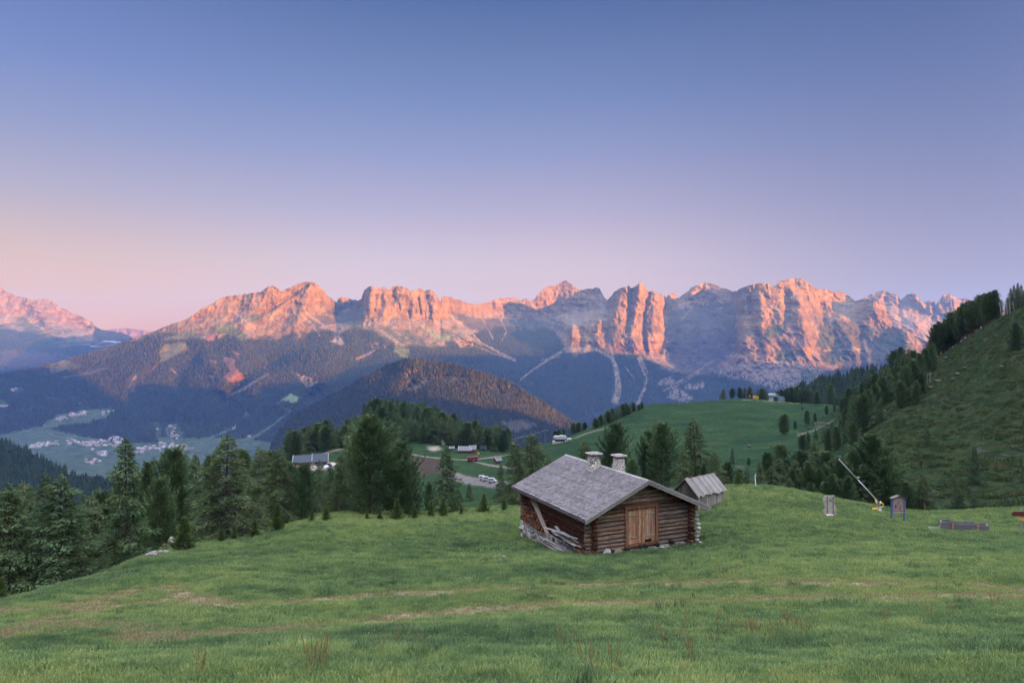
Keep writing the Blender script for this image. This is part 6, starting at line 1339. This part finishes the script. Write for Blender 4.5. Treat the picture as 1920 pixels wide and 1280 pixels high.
fence(1539, 799, 24, 8, 'collapsed snow fence above the green gully', .3, 5, 120, 330)
fence(1499, 818, 9, 7, 'reddish broken snow fence at the bottom of the gully', .2, 3, 120, 330)
fence(1388, 884, 14, 10, 'grey snow fence between the larches behind the shed', -.5, 4, 90, 200)
fence(1849, 640, 12, 5, 'little board shelter lying on the upper grassy slope', .3, 4, 100, 250)
fence(1870, 631, 9, 4, 'tiny timber remnant high on the grassy slope', .1, 3, 100, 250)
for i, (px, py, r) in enumerate([(1622, 800, (2.0, 1.2, 1.0)), (1640, 786, (1.6, 1.0, .9)), (1655, 774, (1.3, 1.0, .8)), (1600, 830, (2.2, 1.4, 1.5)), (1605, 820, (1.5, 1.0, 1.2)), (1564, 836, (2.2, 1.5, 2.2)), (1570, 822, (1.4, 1.0, 1.4)), (1786, 712, (1.2, .8, .6)), (1795, 702, (1.0, .8, .5)), (1760, 716, (1.4, .9, .7)), (1745, 728, (1.1, .8, .5)), (1733, 733, (.9, .8, .5)), (1405, 838, (1.4, 1.0, 1.0)), (1535, 802, (1.5, 1, .7)), (1810, 690, (.9, .7, .4)), (1775, 672, (1.2, .9, .6)), (1878, 688, (.8, .7, .4))]):
    p = gp(px, py, 90, 330); rock('rock_outcrop', p.x, p.y, tuple(q * .62 for q in r), 400 + i, (.26, .24, .25), 'grey rock outcrop breaking through the turf of the right slope', .9, -.2, 'rock outcrops on the right slope')

# ------------------------------------------------------------------ far buildings, lifts and vehicles
def gable(e, w, d, h, rh, wall, roof_m, over=.5, y0=0.0, x0=0.0, z0=0.0, storeys=1, nw=4, stone=0.0):
    m = MB(); m.box(x0 - w / 2, x0 + w / 2, y0 - d / 2, y0 + d / 2, z0 - 1, z0 + h); m.prism([(y0 - d / 2, z0 + h), (y0 + d / 2, z0 + h), (y0, z0 + h + rh)], 'x', x0 - w / 2, x0 + w / 2); wl_ = m.build('wall', wall, e)
    for k in range(nw):
        for st_ in range(storeys): m = MB(); xx = x0 - w / 2 + w * (k + .5) / nw; zz = z0 + h * (st_ + .35) / storeys; m.box(xx - w / nw * .22, xx + w / nw * .22, y0 - d / 2 - .05, y0 - d / 2 - .004, zz, zz + h / storeys * .42); m.build('window', GLASSD, wl_)
    m = MB(); o_ = over; sl_ = rh / (d / 2)
    m.chevron([(y0 - d / 2 - o_, z0 + h - sl_ * o_ + .05), (y0, z0 + h + rh + .05), (y0 + d / 2 + o_, z0 + h - sl_ * o_ + .05), (y0 + d / 2 + o_, z0 + h - sl_ * o_ + .25), (y0, z0 + h + rh + .25), (y0 - d / 2 - o_, z0 + h - sl_ * o_ + .25)], 'x', x0 - w / 2 - o_, x0 + w / 2 + o_); rf = m.build('roof', roof_m, e)
    for xx in (x0 - w / 2 - o_ - .02, x0 + w / 2 + o_ - .13): m = MB(); m.prism([(y0 - d / 2 - o_, z0 + h - sl_ * o_ + .26), (y0, z0 + h + rh + .26), (y0, z0 + h + rh + .42), (y0 - d / 2 - o_, z0 + h - sl_ * o_ + .42)], 'x', xx, xx + .15); m.build('verge', WHITE_P, rf)
ROOFB = plain('blue_grey_roof', (.030, .040, .068), .6, .25); BROWNW = plain('brown_timber', (.12, .07, .045)); REDR = plain('red_brown', (.22, .07, .06)); SLATE = plain('slate', (.12, .12, .15)); TERR = plain('terrace_paving', (.42, .36, .34))
p = gp(584, 871, 200, 330); e = empty('mountain_restaurant', p, .25); tag(e, 'mountain restaurant with two blue grey gable roofs beside its terrace', 'restaurant')
gable(e, 7.5, 6.5, 1.6, 1.9, BROWNW, ROOFB, .6, x0=-2.6, y0=1.2, nw=4); gable(e, 5.0, 6.5, 1.7, 2.2, BROWNW, ROOFB, .6, x0=3.3, y0=.6, nw=3)
m = MB(); m.box(-9, 11, -4.5, 3.5, -.4, .02); m.build('terrace', TERR, e); m = MB(); m.box(1.5, 7, -4.4, -3.2, .03, .9); m.build('low_annex', ROOFB, e)
for i in range(12):
    q = gp(556 + (i % 6) * 6 + (i // 6) * 3, 872 + (i // 6) * 5, 200, 330); m = MB(); m.box(-.9, .9, -.3, .3, .72, .80); m.box(-.9, .9, -.62, -.42, .4, .46); m.box(-.9, .9, .42, .62, .4, .46); m.box(-.7, -.6, -.5, .5, 0, .72); m.box(.6, .7, -.5, .5, 0, .72); o = m.build('picnic_table', (ORANGE, BROWNW, TERR)[i % 3]); o.location = (q.x, q.y, q.z + .05); tag(o, 'picnic table with benches on the restaurant terrace', 'picnic table', 'tables on the restaurant terrace')
p = gp(612, 877, 200, 330); m = MB(); m.tube([(0, 0, 0), (0, 0, .5)], 1.6, 16, (1, 1, 1)); m.tube([(0, 0, .5), (0, 0, 1.2)], [1.6, .2], 16); o = m.build('white_tent', WHITE_P); o.location = p; tag(o, 'low white round canopy at the right end of the terrace', 'canopy')
p = gp(872, 849, 250, 400); e = empty('chalet', p, 0); tag(e, 'timber chalet with a pale roof and red trim below the wooded knoll', 'chalet'); gable(e, 5.2, 4, 1.6, 1.4, BROWNW, SLATE, .5, nw=4); gable(e, 2.6, 3, 1.9, 1.5, REDR, SLATE, .3, x0=3.6, nw=2)
p = gp(847, 845, 250, 400); e = empty('kiosk', p, .1); tag(e, 'small grey kiosk just left of the chalet', 'kiosk'); gable(e, 1.8, 1.6, 1.2, .7, SLATE, SLATE, .25, nw=1)
p = gp(933, 868, 200, 330); e = empty('hay_hut', p, .6); tag(e, 'tiny grey hay hut alone on the green meadow above the road', 'hut'); gable(e, 2.0, 2.0, 1.1, .8, BROWNW, SLATE, .3, nw=1)
p = gp(906, 845, 250, 400); e = empty('billboard', p, 0); tag(e, 'dark framed billboard on two posts right of the chalet', 'billboard')
for xx in (-1.2, 1.2): m = MB(); m.box(xx - .1, xx + .1, -.1, .1, -.5, 2.2); m.build('post', SLATE, e)
m = MB(); m.box(-1.7, 1.7, -.16, -.103, .9, 2.4, (.6, .8, 1)); m.build('panel', SLATE, e)
p = gp(831, 834, 250, 420); e = empty('lift_machine', p, 0); tag(e, 'small lift winch station at the top of the bare patch under the knoll', 'lift station'); m = MB(); m.box(-.9, .9, -.6, .6, 0, 1.4); m.build('cabin', WHITE_P, e); m = MB(); m.box(-1.1, .4, -.5, .5, 1.41, 2.5, (.5, 1, .9)); m.build('motor', GREEN_P, e); m = MB(); m.tube([(-.5, 0, 2.5), (-.5, 0, 4)], .12, 8); m.build('mast', GREY_M, e)
# red lorry
p = gp(885, 865, 200, 330); e = empty('lorry', p, .15); tag(e, 'dark red lorry parked on the bend of the gravel road', 'lorry')
REDL = plain('lorry_red', (.20, .03, .04), .4, .5); RUB = plain('rubber', (.02, .02, .02))
m = MB(); m.box(-1.9, .9, -1, 1, .7, 1.9); m.box(-1.95, .95, -1.05, 1.05, 1.75, 1.95, (.8, .8, .8)); m.build('load_bed', REDL, e); m = MB(); m.box(1.0, 2.3, -.95, .95, .6, 2.2); m.build('cab', REDL, e)
m = MB(); m.box(2.303, 2.33, -.8, .8, 1.4, 2.0); m.box(1.2, 2.1, -.97, -.953, 1.4, 2.0); m.build('windscreen', GLASSD, e)
for xx in (-1.4, -.4, 1.7):
    for yy in (-.95, .75): m = MB(); m.tube([(xx, yy - .1, .4), (xx, yy + .25, .4)], .42, 12); m.build('wheel', RUB, e)
def van(px, py, v, rz, lab):
    p = gp(px, py, 180, 330); e = empty('parked_van', p, rz); e.scale = (.8, .8, .8); tag(e, lab, 'van'); m = MB(); m.prism([(-1.6, .35), (1.6, .35), (1.6, .95), (1.0, 1.15), (.7, 1.75), (-1.6, 1.75)], 'y', -.8, .8, v); m.build('body', WHITE_P, e)
    m = MB(); m.box(-1.2, .6, -.82, -.803, 1.15, 1.6); m.build('side_windows', GLASSD, e)
    for xx in (-1, 1):
        for yy in (-.8, .62): m = MB(); m.tube([(xx, yy - .05, .32), (xx, yy + .2, .32)], .32, 12); m.build('wheel', RUB, e)
van(905, 899, (1, 1, 1), .1, 'white van, leftmost of those on the gravel parking strip'); van(912, 901, (.9, .9, .92), .25, 'white van parked tight against the leftmost one'); van(923, 904, (1, 1, 1), -.2, 'white van alone at the right end of the parking strip')
# lift stations
p = gp(1053, 829, 240, 420); e = empty('lift_station', (p.x, p.y, p.z), -.1); tag(e, 'white rounded valley station of the chairlift on the meadow shoulder', 'lift station'); s = p.y / F
m = MB(); m.box(-17 * s, 17 * s, -1.5, 3, -1, 1.6 * s); m.build('platform', TERR, e)
pr = [(-16, 8.5), (-14, 12), (-2, 11.5), (6, 10.8), (9, 8.5), (6, 6.5), (-10, 6.2)]; m = MB(); m.prism([(a_ * s, b * s) for a_, b in pr], 'y', -1.2, 1.6); m.build('canopy', WHITE_P, e)
m = MB(); m.prism([(-5 * s, 11.9 * s), (-3 * s, 13.4 * s), (7 * s, 12.6 * s), (9 * s, 10.6 * s), (6 * s, 10.9 * s)], 'y', -.8, 1.2); m.build('upper_canopy', WHITE_P, e)
m = MB(); m.box(-12 * s, 6 * s, -1.0, 1.4, 1.65 * s, 6.1 * s, (.6, .8, 1)); m.build('machine_room', GLASSD, e); m = MB(); m.box(10 * s, 18 * s, -1.2, 1.4, 1.65 * s, 7.5 * s); w_ = m.build('ticket_hut', WHITE_P, e); m = MB(); m.box(13 * s, 15.5 * s, -1.25, -1.203, 3.5 * s, 6 * s); m.build('window', GLASSD, w_)
p = gp(1456, 744, 300, 520); e = empty('summit_station', (p.x, p.y + 1, p.z), 0); tag(e, 'white summit station with a blue band on top of the green ski meadow', 'lift station'); s = p.y / F
m = MB(); m.prism([(-12 * s, 0), (-6 * s, 0), (-7 * s, 8 * s), (-11 * s, 8 * s)], 'y', -1.5, 2); m.build('pillar', WHITE_P, e); m = MB(); m.box(-13 * s, 3 * s, -2, 2.5, 8.02 * s, 10 * s, (1.3, 1.6, 1)); m.build('blue_band', BLUE_P, e)
m = MB(); m.prism([(-12 * s, 10.03 * s), (2 * s, 10.03 * s), (2 * s, 12.5 * s), (-1 * s, 14 * s), (-11 * s, 14 * s), (-12.5 * s, 12 * s)], 'y', -1.8, 2.2); c_ = m.build('cabin', WHITE_P, e); m = MB(); m.box(-2.2 * s, .6 * s, -1.87, -1.803, 11 * s, 12.6 * s); m.build('window', GLASSD, c_)
m = MB(); m.box(3.05 * s, 14 * s, -1.8, 2, 0, 5.5 * s, (.9, 1, 1.1)); a_ = m.build('annex', WHITE_P, e); m = MB(); m.prism([(2.5 * s, 5.53 * s), (14.6 * s, 5.53 * s), (14 * s, 7.6 * s), (4 * s, 8.0 * s)], 'y', -2, 2.2, (1.4, 1.7, 1.1)); m.build('annex_roof', BLUE_P, a_)
for k in range(3): m = MB(); m.box((4.5 + k * 3.2) * s, (6.3 + k * 3.2) * s, -1.86, -1.803, 1.8 * s, 3.8 * s); m.build('window', GLASSD, a_)
p = gp(1417, 746, 300, 520); e = empty('yellow_container', p, -.1); tag(e, 'yellow container with dark windows left of the summit station', 'container'); m = MB(); m.box(-1.6, 1.6, -.9, .9, 0, 1.6); m.build('box', YEL, e); m = MB(); m.box(-1.2, .9, -.93, -.903, .6, 1.15); m.build('window', GLASSD, e)
p = gp(1406, 746, 300, 520); e = empty('warning_sign', p, 0); tag(e, 'orange marker panel on a post beside the yellow container', 'sign'); m = MB(); m.tube([(0, 0, 0), (0, 0, 2.4)], .08, 8); m.build('post', GREY_M, e); m = MB(); m.box(-.45, .45, -.15, -.083, 1.0, 2.5); m.build('panel', ORANGE, e)
def pylon(px, base, top, lab, d0=230, d1=560, w=11):
    p = gp(px, base, d0, d1); s = p.y / F; H = (base - top) * s; e = empty('lift_pylon', p, .15); tag(e, lab, 'lift pylon'); m = MB(); m.tube([(0, 0, -.5), (0, 0, H)], [.22, .14], 8, (.55, .6, .7)); m.build('mast', GREY_M, e)
    m = MB(); m.box(-w / 2 * s, w / 2 * s, -.12, .12, H - .25, H, (.5, .5, .6)); c_ = m.build('crossarm', GREY_M, e)
    for sg in (-1, 1): m = MB(); m.box(sg * w / 2 * s - .5, sg * w / 2 * s + .5, -.1, .1, H - .5, H - .26, (.4, .4, .5)); m.build('roller_battery', GREY_M, c_)
    return p, H
pylon(1338, 751, 736, 'chairlift pylon on the skyline of the ski meadow, left of the trees'); pylon(1274, 758, 752.5, 'short pylon just showing over the ski meadow skyline', w=8); pylon(1412, 745, 733, 'pylon close behind the yellow container', w=8)
pylon(1022, 832, 806, 'tall pylon left of the white valley station'); pylon(955, 842, 827, 'pylon where the knoll forest meets the green saddle'); pylon(790, 812, 787, 'pylon standing among the trees on top of the knoll', w=6); pylon(845, 822, 803, 'pylon halfway down the wooded knoll', w=7)
def chair(px, py, D, lab):
    p = Vector(W(px, py, D)); e = empty('lift_chair', p, 0); tag(e, lab, 'lift chair'); m = MB(); m.tube([(0, 0, 0), (0, 0, 1.8), (.3, 0, 2.4)], .05, 6); m.build('hanger', GREY_M, e); m = MB(); m.box(-.9, .9, -.2, .3, -.12, 0); m.box(-.9, .9, .25, .33, .01, .7); m.build('seat', WHITE_P, e)
    return p
p1 = chair(797, 786, 372, 'white lift chair hanging high before the knoll trees'); p2 = chair(851, 816, 352, 'white lift chair lower down before the knoll trees'); p3 = chair(963, 832, 330, 'white lift chair near the saddle right of the knoll')
m = MB(); m.tube([tuple(p1 + Vector((-6, 4, 4.0))), tuple(p1 + Vector((.3, 0, 2.4))), tuple(p2 + Vector((.3, 0, 2.4))), tuple(p3 + Vector((.3, 0, 2.4))), tuple(gp(1022, 832, 230, 560) + Vector((0, 0, 6.4)))], .035, 5); o = m.build('lift_cable', GREY_M); tag(o, 'thin steel chairlift cable sagging across the saddle to the tall pylon', 'cable')
for (px, py, lab, mt) in [(889, 849, 'orange barrel on the grass right of the chalet', ORANGE), (897, 852, 'small yellow marker post below the billboard', YEL)]:
    p = gp(px, py, 250, 400); m = MB(); m.tube([(0, 0, 0), (0, 0, .9)], .35, 10); o = m.build('barrel', mt); o.location = p; tag(o, lab, 'marker')

# ------------------------------------------------------------------ village
ci = lambda px: (px + 140) / 1.25
def mpt(px, py):
    """point of the mountain sheet seen at px, py"""
    j = int(round((px + 320) / 1.25)); colv = main_V[:, j]; q = 640 - colv[:, 2] * F / colv[:, 1]; i = int(np.argmin(np.abs(q - py))); return Vector(colv[i])
WALLW = plain('rendered_wall', (.40, .37, .36), .8, .1, var=.15, k=.3); RBR = plain('village_roof', (.26, .19, .19), .8, .1, var=.3, k=.3); RGR = plain('village_roof_grey', (.33, .32, .35), .8, .1, var=.3, k=.3)
def house_proto(w, d, h, rh, rm):
    V = []; m = MB(); m.box(-w / 2, w / 2, -d / 2, d / 2, -6, h); m.prism([(-d / 2, h), (d / 2, h), (0, h + rh)], 'x', -w / 2, w / 2); n1 = m.n; f1 = sum(len(f) for f in m.Fq) + 0
    root = empty('village_house'); wl_ = m.build('wall', WALLW, root)
    m = MB(); o_ = 1.0; sl_ = rh / (d / 2); m.chevron([(-d / 2 - o_, h - sl_ * o_ + .1), (0, h + rh + .1), (d / 2 + o_, h - sl_ * o_ + .1), (d / 2 + o_, h - sl_ * o_ + .6), (0, h + rh + .6), (-d / 2 - o_, h - sl_ * o_ + .6)], 'x', -w / 2 - o_, w / 2 + o_); m.build('roof', rm, root); return root
hp_ = [house_proto(15, 11, 7, 3.2, RBR), house_proto(12, 11, 8, 3.4, RGR), house_proto(20, 12, 8, 3.4, RBR), house_proto(32, 14, 8, 3, RGR)]
hch = {h.name: list(h.children) for h in hp_}; hused = set(); r9 = random.Random(21)
def house(px, py, k, lab, grp, sc=1.0):
    h = hp_[k]
    if h.name in hused:
        src = h; h = src.copy(); col.objects.link(h)
        for c in hch[src.name]: cc = c.copy(); col.objects.link(cc); cc.parent = h
    else: hused.add(h.name)
    p = mpt(px, py); h.location = p; h.rotation_euler = (0, 0, r9.uniform(-.8, .8)); h.scale = (sc,) * 3; tag(h, lab, 'house', grp)
def cluster(n, spine, sp, grp, lab):
    for i in range(n):
        t_ = r9.random() * (len(spine) - 1); k = int(t_); f = t_ - k; px = spine[k][0] * (1 - f) + spine[k + 1][0] * f + r9.gauss(0, sp[0]); py = spine[k][1] * (1 - f) + spine[k + 1][1] * f + r9.gauss(0, sp[1])
        house(px, py, r9.choices((0, 1, 2, 3), (5, 4, 3, .5))[0], lab, grp, r9.uniform(.75, 1.1))
cluster(70, [(62, 838), (80, 833), (105, 832), (135, 829), (160, 834), (180, 840)], (6, 2.2), 'houses in the left part of the valley village', 'pale house in the left part of the village on the valley floor')
cluster(50, [(172, 830), (195, 827), (215, 823), (222, 828), (200, 834)], (6, 2.6), 'houses in the middle of the valley village', 'pale house in the middle of the village, below the forest edge')
cluster(55, [(255, 848), (285, 840), (310, 836), (335, 836), (355, 843), (300, 846)], (8, 2.6), 'houses in the right part of the valley village', 'pale house in the right part of the village, beyond the near trees')
cluster(34, [(114, 786), (128, 782), (145, 777), (162, 774)], (3, 1.8), 'houses of the hamlet on the terrace', 'pale house of the hamlet on the green terrace above the village'); cluster(6, [(190, 776), (206, 771)], (3, 1), 'houses at the right end of the terrace', 'pale house at the right end of the green terrace')
cluster(12, [(165, 867), (185, 862)], (4, 2), 'houses in the fields in front of the village', 'pale house in the fields in front of the village'); cluster(10, [(185, 851), (200, 854)], (4, 1.6), 'houses beside the fields', 'pale house between the fields and the village'); cluster(12, [(315, 798), (332, 797), (320, 815), (332, 820)], (3, 2), 'houses up the side valley', 'pale house in the side valley above the village')
cluster(6, [(2, 762), (12, 760)], (2, 1), 'houses at the left edge', 'pale house on the slope at the left edge of the photo'); cluster(5, [(22, 732), (30, 730)], (2, .8), 'houses on the upper left slope', 'pale house high on the wooded left slope'); house(295, 805, 1, 'single pale house in the clearing left of the side valley', None); house(468, 819, 2, 'single long pale house on the open strip right of the church', None); house(150, 757, 0, 'lonely pale farm above the hamlet terrace', None, .6)
p = mpt(438, 805); e = empty('church', p, .3); tag(e, 'pale church with a pointed tower on the slope above the village', 'church'); m = MB(); m.box(-9, 9, -5, 5, -6, 9); m.prism([(-5, 9), (5, 9), (0, 15)], 'x', -9, 9); m.build('nave', WALLW, e); m = MB(); m.box(9.1, 14, -2.5, 2.5, -6, 22); tw = m.build('tower', WALLW, e)
m = MB(); m.add([(9, -2.6, 22.05), (14.1, -2.6, 22.05), (14.1, 2.6, 22.05), (9, 2.6, 22.05), (11.55, 0, 36)], [[0, 3, 2, 1]], [[0, 1, 4], [1, 2, 4], [2, 3, 4], [3, 0, 4]]); m.build('spire', RGR, tw); m = MB(); m.chevron([(-6, 8.6), (0, 15.6), (6, 8.6), (6, 9.1), (0, 16.2), (-6, 9.1)], 'x', -9.6, 9.05); m.build('roof', RBR, e)
CL = bpy.data.materials.new('mist')
# low cloud lying in the far valley
t = NT('cloud'); CLM = t.finish((.30, .31, .34), 1.0, 0.0)
m = MB(); rr = np.random.default_rng(3)
for i in range(26):
    f = rr.random(); px = 182 + 46 * f; hgt = 16 * (1 - abs(f - .5) * 1.7); x, y, z_ = W(px, 652 - rr.random() * max(hgt, 2) * .9 - 2 * f, 8700); m.stone((x, y, z_), (60, 90, 16), 500 + i, (1, 1, 1), .8)
o = m.build('cloud', CLM, None, True); tag(o, 'low white cloud lying in the far valley below the left massif', 'cloud', kind='stuff')

# ------------------------------------------------------------------ tall weeds in the foreground
t = NT('dock_stem'); DOCK = t.finish(t.ramp(t.noise(t.obj(), 8, 3), [(.3, (.16, .10, .05)), (.7, (.30, .22, .10))]), .9, .1)
wp = []
for k in range(3):
    m = MB(); rr = random.Random(k); n = 4 + k
    for j in range(n):
        a_ = rr.uniform(0, 6.28); h = rr.uniform(.22, .44); dx, dy = .10 * math.cos(a_), .10 * math.sin(a_); c_ = ((1.0, .62, .5), (1.0, 1.0, .7), (1.0, .8, .6))[rr.randrange(3)]
        m.tube([(dx * .2, dy * .2, -.03), (dx * .7, dy * .7, h * .6), (dx * 1.1, dy * 1.1, h)], [.0035, .003, .0015], 4, c_)
        for q in range(9): zz = h * (.55 + .45 * q / 9); m.stone((dx * .7 + dx * .4 * q / 9, dy * .7 + dy * .4 * q / 9, zz), (.006, .006, .012), q, c_)
    wp.append(m.build('dock_weed', DOCK, None, False))
usedb = set()
for i, (px, py) in enumerate([(590, 1245), (598, 1238), (606, 1242), (585, 1250), (740, 1200), (790, 1195), (709, 1222), (1280, 1165), (1290, 1160), (1298, 1168), (1342, 1158), (1350, 1172), (1372, 1175), (1385, 1168), (1395, 1178), (1405, 1180), (1412, 1175), (1416, 1182), (1470, 1170), (1478, 1162), (1484, 1172), (1490, 1168), (1500, 1175), (1510, 1178), (1525, 1170), (1300, 1230), (1290, 1215), (1270, 1190), (1226, 1175), (1660, 1150), (1745, 1148), (1100, 1245), (1118, 1255), (1146, 1250), (370, 1275), (1440, 1190), (1452, 1186), (1340, 1200), (1785, 1140), (1865, 1128), (1250, 1205), (1262, 1060 + 8), (1345, 1066), (1352, 1064), (1376, 1068), (1060, 1215)]):
    k = i % 3; o = wp[k]
    if k in usedb: o = o.copy(); col.objects.link(o)
    usedb.add(k); p = gp(px, py + 14, 7, 40); o.location = p; o.rotation_euler = (0, 0, random.uniform(0, 6)); sc = random.uniform(.7, 1.15); o.scale = (sc, sc, sc); tag(o, 'dry reddish dock stem standing above the foreground grass', 'weed', 'dry dock stems in the meadow')
# boundless wildflowers: tiny yellow heads
FL = plain('flower_yellow', (.34, .34, .10)); m = MB(); m.tube([(0, 0, 0), (0, 0, .10)], [.002, .002], 3, (.3, .5, .3)); m.stone((0, 0, .11), (.007, .007, .004), 3); fo_ = m.build('flower', FL); col.objects.unlink(fo_)
rng = np.random.default_rng(9); x, y = scatter(9000, 6, 50, 1.5); kk = (fbm(x / 4, y / 4, 3, 261) > .02) & (~near_building(x, y)); pxx = 960 + F * x / y; kk &= y < np.interp(pxx, gx, TAB[:, 7, 0]); x = x[kk]; y = y[kk]
instancer('flowers', np.stack([x, y, gz(x, y)], 1), rng.uniform(.7, 1.3, len(x)) * (.8 + .02 * y), rng.uniform(0, 6, len(x)), x * 0, [fo_], 'tiny yellow meadow flowers scattered in the grass', 'flowers')
